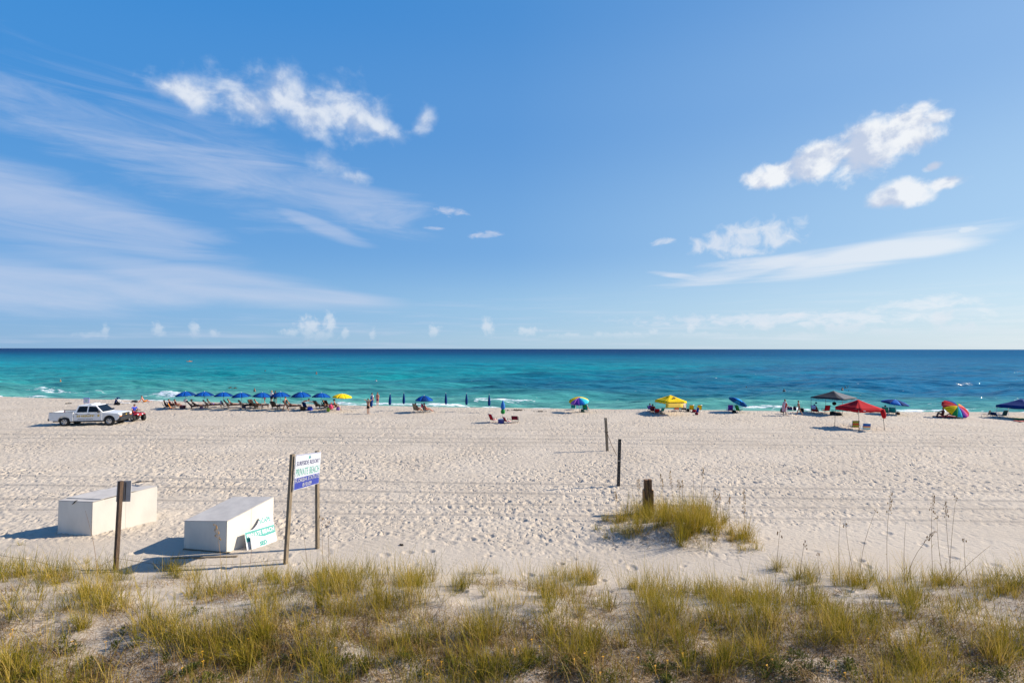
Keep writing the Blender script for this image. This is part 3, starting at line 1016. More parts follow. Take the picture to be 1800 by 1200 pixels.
def person(label, loc, deg, pose=STAND, skin='tan', top=None, bottom=None, suit=None, hair='brown', long=False, hat=None, h=1.72, female=False, group=None, robe=None, dress=None, extra=None, roll=0.0, **mod):
    """A figure on one continuous skinned body; hair and clothes are its children."""
    q = dict(pose); q.update(mod)
    s = h / 1.75
    V = Vector

    def down(a):
        return V((0, math.sin(R(a)), -math.cos(R(a))))
    hw, sw = (0.095, 0.165) if female else (0.088, 0.185)
    splay = q.get('splay', 4)
    legs = []
    low = 0
    for sd, t, k in ((-1, q['tl'], q['kl']), (1, q['tr'], q['kr'])):
        d1 = down(t); d2 = down(t - k)
        d1 = V((sd * math.sin(R(splay)), d1.y * math.cos(R(splay)), d1.z * math.cos(R(splay))))
        hip = V((sd * hw, 0, 0)); knee = hip + d1 * 0.43; ank = knee + d2 * 0.42
        fd = V((sd * 0.12, math.cos(R(t - k)), math.sin(R(t - k)))).normalized()
        if abs(t - k) < 35:
            fd = V((sd * 0.15, 1, -0.12)).normalized()
        toe = ank + fd * 0.17 + d2 * 0.035
        legs.append((hip, knee, ank, toe)); low = min(low, ank.z - 0.075)
    hz = q.get('hz', -low)
    base = V((0, 0, hz))
    t = V((0, math.sin(R(q['lean'])), math.cos(R(q['lean']))))
    pel = base + t * 0.02
    waist = base + t * 0.20; chest = base + t * 0.39; neck = base + t * 0.54
    hp = q['lean'] * 0.45 + q.get('nod', 6)
    hd = V((0, math.sin(R(hp)), math.cos(R(hp))))
    skull = neck + hd * 0.15; crown = neck + hd * 0.245
    vs = [pel, waist, chest, neck, skull, crown]
    es = [(0, 1), (1, 2), (2, 3), (3, 4), (4, 5)]
    rd = [(0.155, 0.115), (0.125 if female else 0.14, 0.10), (0.165, 0.115), 0.056, 0.088, 0.066]
    hands = []; elb = []; shl = []
    for sd, (fx, ab, el) in ((-1, q['al']), (1, q['ar'])):
        sh = neck - t * 0.075 + V((sd * sw, 0, 0))
        d1 = down(fx); d1 = V((sd * math.sin(R(ab)), d1.y * math.cos(R(ab)), d1.z * math.cos(R(ab))))
        d2 = down(fx + el)
        inw = -0.45 if el > 80 else 0.05
        d2 = V((sd * (math.sin(R(ab)) * 0.6 + inw), d2.y, d2.z)).normalized()
        e = sh + d1 * 0.29; w = e + d2 * 0.25; hn = w + d2 * 0.075
        i = len(vs)
        vs += [sh, e, w, hn]; rd += [0.062, 0.043, 0.030, 0.036]
        es += [(2, i), (i, i + 1), (i + 1, i + 2), (i + 2, i + 3)]
        hands.append((hn, d2, sd)); elb.append((sh, e)); shl.append(i)
    li = []
    for hip, knee, ank, toe in legs:
        i = len(vs)
        vs += [base + hip, base + knee, base + ank, base + toe]
        rd += [0.092, 0.060, 0.040, 0.034]
        es += [(0, i), (i, i + 1), (i + 1, i + 2), (i + 2, i + 3)]
        li.append(i)
    vs = [v * s for v in vs]
    rd = [(r[0] * s, r[1] * s) if hasattr(r, '__len__') else r * s for r in rd]
    body = skin_graph(vs, es, rd, 'body', [SKIN[skin], EYE, LIP])
    # face, ears and fingers joined into the same body
    mb = MB()
    fw = V((0, hd.z, -hd.y)); c = skull * s
    mb.ball(c + fw * 0.088 * s - hd * 0.015 * s, (0.014 * s, 0.02 * s, 0.022 * s), 6, 4)
    for sd in (-1, 1):
        mb.ball(c + V((sd * 0.086 * s, 0, 0)), (0.012 * s, 0.022 * s, 0.03 * s), 6, 4)
        mb.ball(c + fw * 0.078 * s + hd * 0.012 * s + V((sd * 0.032 * s, 0, 0)), (0.011 * s, 0.010 * s, 0.007 * s), 6, 4, mi=1)
    mb.ball(c + fw * 0.078 * s - hd * 0.055 * s, (0.024 * s, 0.010 * s, 0.007 * s), 6, 4, mi=2)
    for hn, d, sd in hands:
        side = V((0, 1, 0)) - d * d.y
        side = side.normalized() if side.length > 0.1 else V((0, 0, 1))
        cur = V((-sd, 0, 0))
        for k, ln in enumerate((0.058, 0.068, 0.064, 0.05)):
            a = (hn + side * (0.024 - 0.016 * k)) * s
            b = a + (d * ln * 0.55 + cur * 0.008) * s; e2 = b + (d * ln * 0.4 + cur * 0.022) * s
            mb.tube([a, b, e2], [0.010 * s, 0.009 * s, 0.006 * s], 5)
        a = (hn - d * 0.035 + side * 0.022) * s
        mb.tube([a, a + (side * 0.03 + d * 0.02) * s, a + (side * 0.036 + d * 0.055) * s], [0.012 * s, 0.010 * s, 0.007 * s], 5)
    bm = bmesh.new(); bm.from_mesh(body)
    tmp = mb.mesh('tmp', [SKIN[skin], EYE, LIP])
    bm.from_mesh(tmp); bm.to_mesh(body); bm.free(); bpy.data.meshes.remove(tmp)
    parts = [('body', body, [], None)]
    # hair or hat
    if hair:
        mb = MB()
        rot = (-R(hp) - R(16) * -1, 0, 0)
        mb.ball(c + hd * 0.012 * s - fw * 0.014 * s, (0.099 * s, 0.107 * s, 0.112 * s), 10, 6, rot=(R(22) - R(hp), 0, 0), zmin=-0.1)
        if long:
            mb.tube([c - fw * 0.075 * s + hd * 0.03 * s, c - fw * 0.105 * s - hd * 0.08 * s, c - fw * 0.09 * s - hd * 0.22 * s], [0.085 * s, 0.08 * s, 0.04 * s], 8)
        parts.append(P('hair', mb, HAIR[hair]))
    if hat is not None:
        mb = MB()
        pr = [(0.20, 0.0), (0.205, 0.012), (0.115, 0.02), (0.108, 0.085), (0.07, 0.12), (0.0, 0.125)]
        mb.lathe([(a * s, b * s) for a, b in pr], 12)
        me = mb.mesh('hat', hat)
        me.transform(Matrix.Translation(c + hd * 0.045 * s) @ Matrix.Rotation(-R(hp), 4, 'X'))
        parts.append(('hat', me, [], None))
    torso = lambda k, lo=0.0: ([pel * s, waist * s, chest * s, (neck - t * 0.03) * s], [((0.155 * k) * s, 0.115 * k * s), (0.135 * k * s, 0.10 * k * s), (0.165 * k * s, 0.115 * k * s), 0.10 * k * s])
    if top is not None:
        a, r = torso(1.09)
        e = [(0, 1), (1, 2), (2, 3)]
        for (sh, el_), i in zip(elb, (0, 1)):
            k = len(a)
            a += [sh * s, (sh + (el_ - sh) * 0.62) * s]; r += [0.073 * s, 0.062 * s]
            e += [(2, k), (k, k + 1)]
        parts.append(('shirt', skin_graph(a, e, r, 'shirt', [top]), [], None))
    if suit is not None:
        a, r = torso(1.06)
        a[3] = (chest + t * 0.05) * s; r[3] = 0.12 * s
        e = [(0, 1), (1, 2), (2, 3)]
        for hip, knee, _, _ in legs:
            k = len(a)
            a += [(base + hip * 1.0 + (knee - hip) * 0.06) * s]; r += [0.10 * s]
            e += [(0, k)]
        parts.append(('swimsuit', skin_graph(a, e, r, 'swimsuit', [suit]), [], None))
    if bottom is not None:
        a = [(base + t * 0.10) * s, pel * s]; r = [(0.150 * s, 0.118 * s), (0.165 * s, 0.126 * s)]
        e = [(0, 1)]
        frac = 0.20 if bottom in q.get('brief', ()) else (0.25 if female else 0.82)
        for hip, knee, _, _ in legs:
            k = len(a)
            a += [(base + hip) * s, (base + hip + (knee - hip) * frac) * s]; r += [0.104 * s, (0.090 if frac > 0.5 else 0.098) * s]
            e += [(1, k), (k, k + 1)]
        parts.append(('shorts', skin_graph(a, e, r, 'shorts', [bottom]), [], None))
        if female and top is None and suit is None:
            mb = MB()
            fwd = V((0, t.z, -t.y))
            for sd in (-1, 1):
                mb.ball((chest + t * 0.02 + fwd * 0.10 + V((sd * 0.075, 0, 0))) * s, (0.075 * s, 0.05 * s, 0.06 * s), 8, 5)
            ring = [(chest + t * 0.01) * s + (V((math.cos(b) * 0.185, 0, 0)) + fwd * math.sin(b) * 0.13) * s for b in [k * math.pi / 6 for k in range(13)]]
            mb.tube(ring, 0.02 * s, 5)
            parts.append(P('bikini_top', mb, bottom))
    if robe is not None or dress is not None:
        mb = MB()
        pr = [(0.30, -0.46), (0.29, -0.1), (0.25, 0.15), (0.245, 0.36), (0.20, 0.50), (0.09, 0.555)] if robe is not None else [(0.25, -0.34), (0.19, -0.02), (0.15, 0.18), (0.175, 0.38), (0.13, 0.47)]
        mb.lathe([(a * s, b * s) for a, b in pr], 16)
        mb.v = [(x, y * 0.72, z) for x, y, z in mb.v]
        me = mb.mesh('towel_wrap' if robe is not None else 'dress', robe if robe is not None else dress)
        me.transform(Matrix.Translation(base * s) @ Matrix.Rotation(-R(q['lean']), 4, 'X'))
        parts.append(('towel_wrap' if robe is not None else 'dress', me, [], None))
    if extra:
        parts += extra
    return thing('person', label, 'person', loc, face(deg), parts, group)


# ------------------------------------------------------------------ beach furniture
_KIT = {}


def kit(key, fn):
    if key not in _KIT:
        _KIT[key] = fn()
    return _KIT[key]


def umbrella_parts(cols, rad=1.05, top=1.95, drop=0.40, n=8, pole=alu, scallop=0.05, pole_r=0.019, vent=True):
    """Open beach umbrella: each gore of the canopy its own panel."""
    parts = []
    mb = MB()
    mb.tube([(0, 0, -0.25), (0, 0, top - 0.02)], pole_r, 8)
    parts.append(P('pole', mb, pole))
    rows = 6

    def pt(a, k, r):
        w = k * rad
        z = top - drop * (0.12 * k + 0.88 * k ** 2.0)
        sag = scallop * k * (1 - abs(r) ** 2)
        return (math.cos(a) * w * (1 - 0.035 * (1 - r * r) * k), math.sin(a) * w * (1 - 0.035 * (1 - r * r) * k), z - 0.0 + sag * 0.35)
    for g in range(n):
        mb = MB()
        a0 = 2 * math.pi * g / n; da = 2 * math.pi / n
        rr = []
        for i in range(rows + 1):
            k = max(0.012, i / rows)
            rr.append([pt(a0 + da * (0.5 + 0.498 * r), k, r) for r in (-1, -0.5, 0, 0.5, 1)])
        last = rr[-1]
        rr.append([(x * 1.004, y * 1.004, z - 0.075) for x, y, z in last])
        mb.sheet(rr, 0.004)
        parts.append(P('canopy_panel', mb, cols[g % len(cols)], fix=False))
    mb = MB()
    for g in range(n):
        a = 2 * math.pi * g / n
        pts = [(math.cos(a) * rad * k, math.sin(a) * rad * k, top - drop * (0.12 * k + 0.88 * k * k) - 0.012) for k in (0.02, 0.35, 0.7, 0.98)]
        mb.tube(pts, 0.006, 4)
    parts.append(P('rib_frame', mb, dark_tube))
    mb = MB()
    mb.lathe([(0.0, top + 0.075), (0.018, top + 0.06), (0.022, top + 0.02), (0.05, top + 0.002), (0.045, top - 0.02)], 8)
    parts.append(P('finial', mb, white_tube))
    return parts


def folded_parts(cloth_a, cloth_b=None, top=2.05, ln=1.15, pole=alu, r=0.105):
    """Closed umbrella: gathered cloth round a pole."""
    mb = MB(); mb.tube([(0, 0, -0.25), (0, 0, top + 0.02)], 0.019, 8)
    parts = [P('pole', mb, pole)]

    def roll(z0, z1, r0, rm, r1, mat):
        mb = MB(); n = 16; rows = []
        for i in range(8):
            t = i / 7
            rr = (r0 + (rm - r0) * math.sin(t * math.pi / 1.2) + (r1 - r0) * t) if t < 1 else r1
            rows.append([(math.cos(2 * math.pi * k / n) * rr * (1 + (0.22 if k % 2 else -0.12) * (0.4 + 0.6 * t)), math.sin(2 * math.pi * k / n) * rr * (1 + (0.22 if k % 2 else -0.12) * (0.4 + 0.6 * t)), z0 + (z1 - z0) * t) for k in range(n + 1)])
        mb.sheet(rows)
        return P('folded_canopy', mb, mat, fix=False)
    if cloth_b is None:
        parts.append(roll(top, top - ln, 0.03, r, 0.075, cloth_a))
        mb = MB(); mb.lathe([(0.083 + 0.02, top - ln * 0.62), (0.086 + 0.02, top - ln * 0.66)], 12)
        parts.append(P('tie_band', mb, MIDNIGHT))
    else:
        parts.append(roll(top, top - ln * 0.66, 0.03, 0.13, 0.12, cloth_a))
        parts.append(roll(top - ln * 0.62, top - ln, 0.10, 0.22, 0.05, cloth_b))
    mb = MB(); mb.ball((0, 0, top + 0.03), (0.022, 0.022, 0.045), 8, 5)
    parts.append(P('finial', mb, white_tube))
    return parts


def chaise_parts(cushion, wood=chaise_wood, back=52):
    """Wooden beach chaise with a raised back, cushions and arms; faces +Y."""
    w = 0.31
    parts = []
    mb = MB()
    for sx in (-1, 1):
        mb.box((sx * w, 0.36, 0.27), (0.045, 1.62, 0.085))
        b = Vector((sx * w, -0.40, 0.28)); e = b + Vector((0, -math.cos(R(back)) * 0.82, math.sin(R(back)) * 0.82))
        mb.tube([b, e], 0.028, 6)
    for k in range(9):
        mb.box((0, -0.34 + k * 0.17, 0.315), (0.62, 0.10, 0.02))
    for k in range(5):
        q = 0.12 + k * 0.16
        mb.box((0, -0.40 - math.cos(R(back)) * q, 0.28 + math.sin(R(back)) * q), (0.60, 0.09, 0.02), (R(180 - back), 0, 0))
    parts.append(P('frame', mb, wood))
    for sx in (-1, 1):
        for y in (-0.36, 1.05):
            mb = MB(); mb.box((sx * w, y, 0.10), (0.055, 0.07, 0.30)); parts.append(P('leg', mb, wood))
        mb = MB()
        mb.box((sx * (w + 0.03), -0.18, 0.56), (0.08, 0.60, 0.03)); mb.box((sx * (w + 0.03), 0.06, 0.43), (0.045, 0.06, 0.24)); mb.box((sx * (w + 0.03), -0.38, 0.43), (0.045, 0.06, 0.24))
        parts.append(P('armrest', mb, wood, bevel=0.006))
    mb = MB(); mb.box((0, 0.38, 0.365), (0.56, 1.52, 0.075)); parts.append(P('seat_cushion', mb, cushion, bevel=0.022))
    mb = MB()
    mb.box((0, -0.38 - math.cos(R(back)) * 0.42 + math.sin(R(back)) * 0.05, 0.30 + math.sin(R(back)) * 0.42 + math.cos(R(back)) * 0.05), (0.56, 0.80, 0.075), (R(180 - back), 0, 0))
    parts.append(P('back_cushion', mb, cushion, bevel=0.022))
    return parts


def chair_parts(fabric, tube=alu, seat_h=0.24, back_h=0.62, back=64, w=0.27, arms=True, head=None):
    """Low folding beach chair on a tube frame; faces +Y."""
    parts = []
    bl = back_h
    by, bz = -math.cos(R(back)) * bl, math.sin(R(back)) * bl
    mb = MB()
    for sx in (-1, 1):
        x = sx * w
        mb.tube([(x, 0.30, 0.02), (x, 0.26, seat_h + 0.02), (x, -0.22, seat_h - 0.03), (x, -0.22 + by, seat_h - 0.03 + bz)], 0.014, 6)
        mb.tube([(x * 1.05, -0.40, 0.02), (x * 1.05, 0.02, seat_h + 0.20)], 0.013, 6)
    mb.tube([(-w, 0.30, 0.02), (w, 0.30, 0.02)], 0.013, 6)
    mb.tube([(-w * 1.05, -0.40, 0.02), (w * 1.05, -0.40, 0.02)], 0.013, 6)
    mb.tube([(-w, -0.22 + by, seat_h - 0.03 + bz), (w, -0.22 + by, seat_h - 0.03 + bz)], 0.014, 6)
    parts.append(P('frame', mb, tube))
    rows = []
    for i in range(5):
        t = i / 4
        rows.append([(x * w, 0.26 - 0.48 * t, seat_h + 0.02 - 0.05 * t - 0.035 * math.sin(t * math.pi) * (1 - x * x * 0.6)) for x in (-1, -0.5, 0, 0.5, 1)])
    mb = MB(); mb.sheet(rows, 0.008); parts.append(P('seat', mb, fabric, fix=False))
    rows = []
    for i in range(6):
        t = i / 5
        rows.append([(x * w, -0.22 + by * t - 0.03 * math.sin(t * math.pi) * (1 - x * x), seat_h - 0.03 + bz * t) for x in (-1, -0.5, 0, 0.5, 1)])
    mb = MB(); mb.sheet(rows, 0.008)
    parts.append(P('backrest', mb, fabric, fix=False))
    if arms:
        for sx in (-1, 1):
            mb = MB()
            mb.box((sx * (w + 0.02), -0.10, seat_h + 0.22), (0.05, 0.46, 0.025)); mb.tube([(sx * (w + 0.02), 0.10, seat_h + 0.21), (sx * w, 0.2, seat_h + 0.01)], 0.011, 5)
            parts.append(P('armrest', mb, chaise_wood if tube is not white_tube else white_tube))
    if head is not None:
        mb = MB(); mb.box((0, -0.22 + by * 0.93 + 0.035, seat_h - 0.03 + bz * 0.93), (w * 1.5, 0.06, 0.13), (R(90 - back), 0, 0)); parts.append(P('headrest', mb, head, bevel=0.015))
    return parts


def towel_on_back(parts, fabric, back=64, seat_h=0.24, back_h=0.62, w=0.20):
    by, bz = -math.cos(R(back)) * back_h, math.sin(R(back)) * back_h
    rows = []
    for y, z in ((0.03, -0.36), (0.03, -0.05), (0.0, 0.015), (-0.045, 0.0), (-0.06, -0.40)):
        rows.append([(x * w, -0.22 + by + y, seat_h - 0.03 + bz + z + 0.02) for x in (-1, -0.3, 0.4, 1)])
    mb = MB(); mb.sheet(rows, 0.008)
    return parts + [P('towel_cover', mb, fabric, fix=False)]


def cooler_parts(body, lid, w=0.55, d=0.34, h=0.34):
    mb = MB(); mb.box((0, 0, h / 2), (w, d, h), taper=1.04)
    parts = [P('body', mb, body, bevel=0.02)]
    mb = MB(); mb.box((0, 0, h + 0.032), (w * 1.06, d * 1.06, 0.06)); parts.append(P('lid', mb, lid, bevel=0.015))
    for sx in (-1, 1):
        mb = MB(); mb.tube([(sx * w * 0.52, -d * 0.25, h * 0.8), (sx * (w * 0.52 + 0.04), -d * 0.2, h * 0.72), (sx * (w * 0.52 + 0.04), d * 0.2, h * 0.72), (sx * w * 0.52, d * 0.25, h * 0.8)], 0.012, 5)
        parts.append(P('handle', mb, lid))
    return parts


def bag_parts(mat, w=0.5, d=0.25, h=0.34, strap=True):
    mb = MB(); rows = []
    for i, (k, z) in enumerate(((0.05, 0.0), (0.92, 0.0), (1.0, 0.10), (1.0, 0.5), (0.92, 0.85), (0.6, 0.98), (0.05, 1.0))):
        rows.append([(math.copysign(abs(math.cos(a)) ** 0.5, math.cos(a)) * w / 2 * k * (1 + 0.05 * math.sin(3 * a + i)), math.copysign(abs(math.sin(a)) ** 0.5, math.sin(a)) * d / 2 * k, z * h * (1 + 0.06 * math.sin(2 * a + i))) for a in [2 * math.pi * j / 12 for j in range(13)]])
    mb.sheet(rows)
    parts = [P('pouch', mb, mat)]
    if strap:
        for sy in (-1, 1):
            mb = MB(); mb.tube([(-w * 0.25, sy * d * 0.3, h * 0.85), (-w * 0.2, sy * d * 0.3, h * 1.3), (w * 0.2, sy * d * 0.3, h * 1.3), (w * 0.25, sy * d * 0.3, h * 0.85)], 0.014, 5)
            parts.append(P('strap', mb, BLACK))
    return parts


def towel_mesh(mat, w=0.9, l=1.6, seed=0):
    rows = []
    for i in range(8):
        rows.append([((x / 6 - 0.5) * w, (i / 7 - 0.5) * l, 0.05 + 0.035 * float(vnoise(x * 0.9 + seed * 3, i * 0.9, 3))) for x in range(7)])
    mb = MB(); mb.sheet(rows, 0.012)
    return mb.mesh('towel', mat)


def tent_parts(cloth_m, w=3.0, d=3.0, eave=1.75, peak=2.45, val=0.22, leg=None, splay=0.0, curve=0.0, frame_m=dark_tube, valance_m=None, panels=None):
    """Pop-up canopy: four roof panels with valances, four legs and the truss bars."""
    leg = leg or white_tube
    parts = []
    c = [(-w / 2, -d / 2), (w / 2, -d / 2), (w / 2, d / 2), (-w / 2, d / 2)]
    for i in range(4):
        a = Vector((*c[i], eave)); b = Vector((*c[(i + 1) % 4], eave)); t = Vector((0, 0, peak))
        rows = []
        for k in range(7):
            f = k / 6
            rr = []
            for j in range(7):
                g = j / 6
                e = a.lerp(b, g)
                p = t.lerp(e, max(f, 0.01))
                p.z = peak + (eave - peak) * (f ** (1.0 - curve)) - 0.10 * math.sin(f * math.pi) * math.sin(g * math.pi) * (0.7 if curve <= 0 else 0.3)
                rr.append(p)
            rows.append(rr)
        mb = MB(); mb.sheet(rows, 0.006)
        kids = []
        mv = MB()
        e = rows[-1]
        out = ((a + b) / 2 - Vector((0, 0, eave))).normalized()
        mv.sheet([[p + out * 0.012 for p in e], [p + out * (0.03 + splay * 0.02) + Vector((0, 0, -val * (1 + 0.12 * (j % 2)))) for j, p in enumerate(e)]], 0.006)
        kids.append(P('valance', mv, valance_m or cloth_m, fix=False))
        parts.append(P('roof_panel', mb, panels[i] if panels else cloth_m, kids, fix=False))
    for i, (x, y) in enumerate(c):
        mb = MB()
        mb.tube([(x * (1 + splay), y * (1 + splay), -0.1), (x * 0.985, y * 0.985, eave - 0.02)], 0.018, 6)
        foot = MB(); foot.box((x * (1 + splay), y * (1 + splay), 0.012), (0.12, 0.12, 0.02))
        parts.append(P('leg', mb, leg, [P('foot_plate', foot, leg)]))
    mb = MB()
    for i in range(4):
        a = Vector((*c[i], eave - 0.05)) * 0.98; b = Vector((*c[(i + 1) % 4], eave - 0.05)) * 0.98
        a.z = b.z = eave - 0.05
        m_ = (a + b) / 2
        mb.tube([a, m_ + Vector((0, 0, -0.25))], 0.010, 4); mb.tube([a + Vector((0, 0, -0.28)), m_ + Vector((0, 0, 0.0))], 0.010, 4)
        mb.tube([b, m_ + Vector((0, 0, -0.25))], 0.010, 4); mb.tube([b + Vector((0, 0, -0.28)), m_ + Vector((0, 0, 0.0))], 0.010, 4)
        mb.tube([a, (0, 0, peak - 0.10)], 0.010, 4)
    parts.append(P('truss_frame', mb, frame_m))
    return parts


# ------------------------------------------------------------------ pickup truck
GOLD = M('gold_vinyl', (0.55, 0.36, 0.04), 0.45, var=0.03)
TAILRED = M('tail_lens', (0.42, 0.01, 0.015), 0.15, var=0.05)
AMBER = M('amber_lens', (0.75, 0.20, 0.02), 0.15, var=0.05)
CLEAR = M('clear_lens', (0.70, 0.72, 0.74), 0.1, var=0.03)
INK = M('dark_ink', (0.03, 0.03, 0.035), 0.5, var=0.02)


def wheel_parts(r, w, tyre_m, rim_m, side, hub_r=None, spokes=6):
    """Tyre with tread blocks and a spoked rim; axle along local X, outer face to side."""
    hr = hub_r or r * 0.58
    mb = MB()
    pr = [(hr, -w * 0.42), (r * 0.88, -w * 0.5), (r * 0.97, -w * 0.42), (r, -w * 0.25), (r, w * 0.25), (r * 0.97, w * 0.42), (r * 0.88, w * 0.5), (hr, w * 0.42)]
    mb.lathe(pr, 24, axis='X')
    for k in range(20):
        a = 2 * math.pi * k / 20
        mb.box((0, math.cos(a) * r * 0.99, math.sin(a) * r * 0.99), (w * 0.8, 0.05 * r / 0.39, 0.02), (a + math.pi / 2, 0, 0))
    tyre = P('tyre', mb, tyre_m)
    mb = MB()
    mb.lathe([(hr, -w * 0.4), (hr * 0.94, -w * 0.1), (hr * 0.94, side * w * 0.18), (hr, side * w * 0.42), (hr * 0.9, side * w * 0.43), (hr * 0.86, side * w * 0.22)], 24, axis='X')
    mb.lathe([(hr * 0.32, side * w * 0.15), (hr * 0.30, side * w * 0.36), (hr * 0.1, side * w * 0.40), (0.0, side * w * 0.40)], 12, axis='X')
    for k in range(spokes):
        a = 2 * math.pi * k / spokes
        mb.box((side * w * 0.25, math.cos(a) * hr * 0.58, math.sin(a) * hr * 0.58), (w * 0.14, hr * 0.66, hr * 0.28), (a, 0, 0))
    rim = P('rim', mb, rim_m)
    return tyre, rim


def arch(cx, cz, r, n=10, x_dir=1):
    return [(cx - math.cos(math.pi * k / n) * r * x_dir, cz + math.sin(math.pi * k / n) * r) for k in range(n + 1)]


def build_pickup():
    W = 0.99
    parts = []
    paint = white_paint
    # engine bay, doors sill and cowl
    pr = [(-0.92, 0.46)] + [(1.46, 0.44)] + arch(1.98, 0.44, 0.50) + [(2.62, 0.46), (2.80, 0.62), (2.86, 0.98), (2.70, 1.10), (1.46, 1.20), (-0.92, 1.22)]
    mb = MB(); mb.prism(pr, -W, W)
    kids = []
    g = MB(); g.box((0.3, 0, 0.42), (4.6, 1.3, 0.22)); g.box((-1.6, 0, 0.5), (2.4, 1.2, 0.3)); g.box((1.98, 0, 0.72), (1.0, 1.3, 0.5))
    kids.append(P('chassis', g, black_plastic))
    parts.append(P('body', mb, paint, kids, bevel=0.035))
    mb = MB(); mb.prism([(1.50, 1.185), (2.66, 1.09), (2.70, 1.115), (1.52, 1.225)], -0.72, 0.72); parts.append(P('hood', mb, paint, bevel=0.02))
    # load bed
    mb = MB()
    pr = [(-2.80, 0.52), (-2.88, 0.70), (-2.88, 1.26), (-0.945, 1.26), (-0.945, 0.46), (-1.15, 0.46)] + arch(-1.67, 0.46, 0.50, x_dir=-1) + [(-2.20, 0.50)]
    for s in (-1, 1):
        mb.prism(pr, s * W - 0.045, s * W + 0.045 if False else s * (W - 0.09) if s < 0 else s * W - 0.0)
    mb.box((-1.90, 0, 0.76), (1.90, 1.78, 0.06)); mb.box((-0.98, 0, 0.98), (0.06, 1.78, 0.54))
    for s in (-1, 1):
        mb.box((-1.67, s * 0.72, 0.88), (1.05, 0.36, 0.22))
    parts.append(P('load_bed', mb, paint))
    for s in (-1, 1):
        mb = MB(); mb.box((-1.91, s * (W - 0.045), 1.275), (1.92, 0.10, 0.035)); parts.append(P('bed_rail', mb, black_plastic, bevel=0.01))
    mb = MB(); mb.box((-2.86, 0, 0.99), (0.06, 1.78, 0.54)); parts.append(P('tailgate', mb, paint, bevel=0.01))
    # cab
    zb, zt = 1.20, 1.87
    b = [(-0.90, -0.94, zb), (1.46, -0.94, zb), (1.46, 0.94, zb), (-0.90, 0.94, zb)]
    t = [(-0.70, -0.73, zt), (0.76, -0.73, zt), (0.76, 0.73, zt), (-0.70, 0.73, zt)]
    mb = MB(); mb.hexa(b, t); parts.append(P('cab', mb, paint, bevel=0.04))

    def side_y(z):
        return 0.94 - (z - zb) / (zt - zb) * 0.21

    def side_panel(pts, s, off):
        mb = MB()
        a = [(x, s * (side_y(z) + off), z) for x, z in pts]; c = [(x, s * (side_y(z) - 0.02), z) for x, z in pts]
        mb.hexa(a, c)
        return mb
    for s in (-1, 1):
        parts.append(P('rear_window', side_panel([(-0.70, 1.25), (0.12, 1.25), (0.12, 1.775), (-0.58, 1.775)], s, 0.012), dark_glass))
        parts.append(P('front_window', side_panel([(0.23, 1.25), (1.22, 1.25), (0.80, 1.73), (0.23, 1.775)], s, 0.012), dark_glass))
    v = Vector((0.82, 0, -0.67)).normalized()
    nrm = Vector((0.67, 0, 0.70)).normalized()
    q = []
    for u, y in ((0.93, 0.86), (0.93, -0.86), (0.10, -0.70), (0.10, 0.70)):
        p = Vector((0.76, 0, zt)).lerp(Vector((1.46, 0, zb)), u); q.append((p.x, y, p.z))
    mb = MB(); mb.hexa([Vector(p) + nrm * 0.012 for p in q], [Vector(p) - nrm * 0.02 for p in q]); parts.append(P('windshield', mb, dark_glass))
    mb = MB(); mb.hexa([(-0.88, -0.7, 1.30), (-0.88, 0.7, 1.30), (-0.735, 0.62, 1.78), (-0.735, -0.62, 1.78)], [(-0.82, -0.7, 1.30), (-0.82, 0.7, 1.30), (-0.70, 0.62, 1.78), (-0.70, -0.62, 1.78)]); parts.append(P('back_window', mb, dark_glass))
    for s in (-1, 1):
        for x0, x1 in ((-0.80, 0.14), (0.17, 1.38)):
            mb = MB(); mb.box(((x0 + x1) / 2, s * (W + 0.004), 0.83), (x1 - x0, 0.016, 0.70))
            h = MB(); h.box((x0 + 0.14, s * (W + 0.03), 1.10), (0.17, 0.035, 0.035))
            parts.append(P('door', mb, paint, [P('handle', h, black_plastic)], bevel=0.006))
        mb = MB(); mb.box((1.20, s * (W + 0.13), 1.30), (0.12, 0.24, 0.20)); mb.box((1.22, s * (W + 0.01), 1.24), (0.08, 0.10, 0.06)); parts.append(P('mirror', mb, black_plastic, bevel=0.02))
        mb = MB(); mb.box((2.80, s * 0.80, 0.965), (0.16, 0.36, 0.17))
        a = MB(); a.box((2.815, s * 0.82, 0.845), (0.14, 0.33, 0.07)); parts.append(P('headlight', mb, CLEAR, [P('turn_signal', a, AMBER)], bevel=0.015))
        mb = MB(); mb.box((-2.86, s * (W - 0.05), 0.97), (0.10, 0.13, 0.40)); parts.append(P('tail_light', mb, TAILRED, bevel=0.01))
        for wx in (1.98, -1.67):
            ty, ri = wheel_parts(0.40, 0.27, black_rubber, steel, 1)
            for me, sd in ((ty[1], s), (ri[1], s)):
                me.transform(Matrix.Rotation(R(90) if s > 0 else R(-90), 4, 'Z') @ Matrix.Identity(4))
                me.transform(Matrix.Translation((wx, s * 0.855, 0.40)))
            hub = bpy.data.meshes.new('wheel')
            c = MB(); c.tube([(wx, s * 0.5, 0.40), (wx, s * 0.78, 0.40)], 0.09, 10)
            parts.append(P('wheel', c, black_plastic, [ty, ri]))
    mb = MB()
    mb.box((2.84, 0, 0.93), (0.10, 1.26, 0.30))
    k = []
    for z in (0.84, 1.01):
        e = MB(); e.box((2.895, 0, z), (0.02, 1.24, 0.05)); k.append(P('grille_bar', e, DGREY))
    e = MB(); e.box((2.905, 0, 0.925), (0.02, 0.20, 0.05)); e.box((2.905, 0, 0.925), (0.024, 0.10, 0.085)); k.append(P('emblem', e, GOLD))
    parts.append(P('grille', mb, black_plastic, k, bevel=0.01))
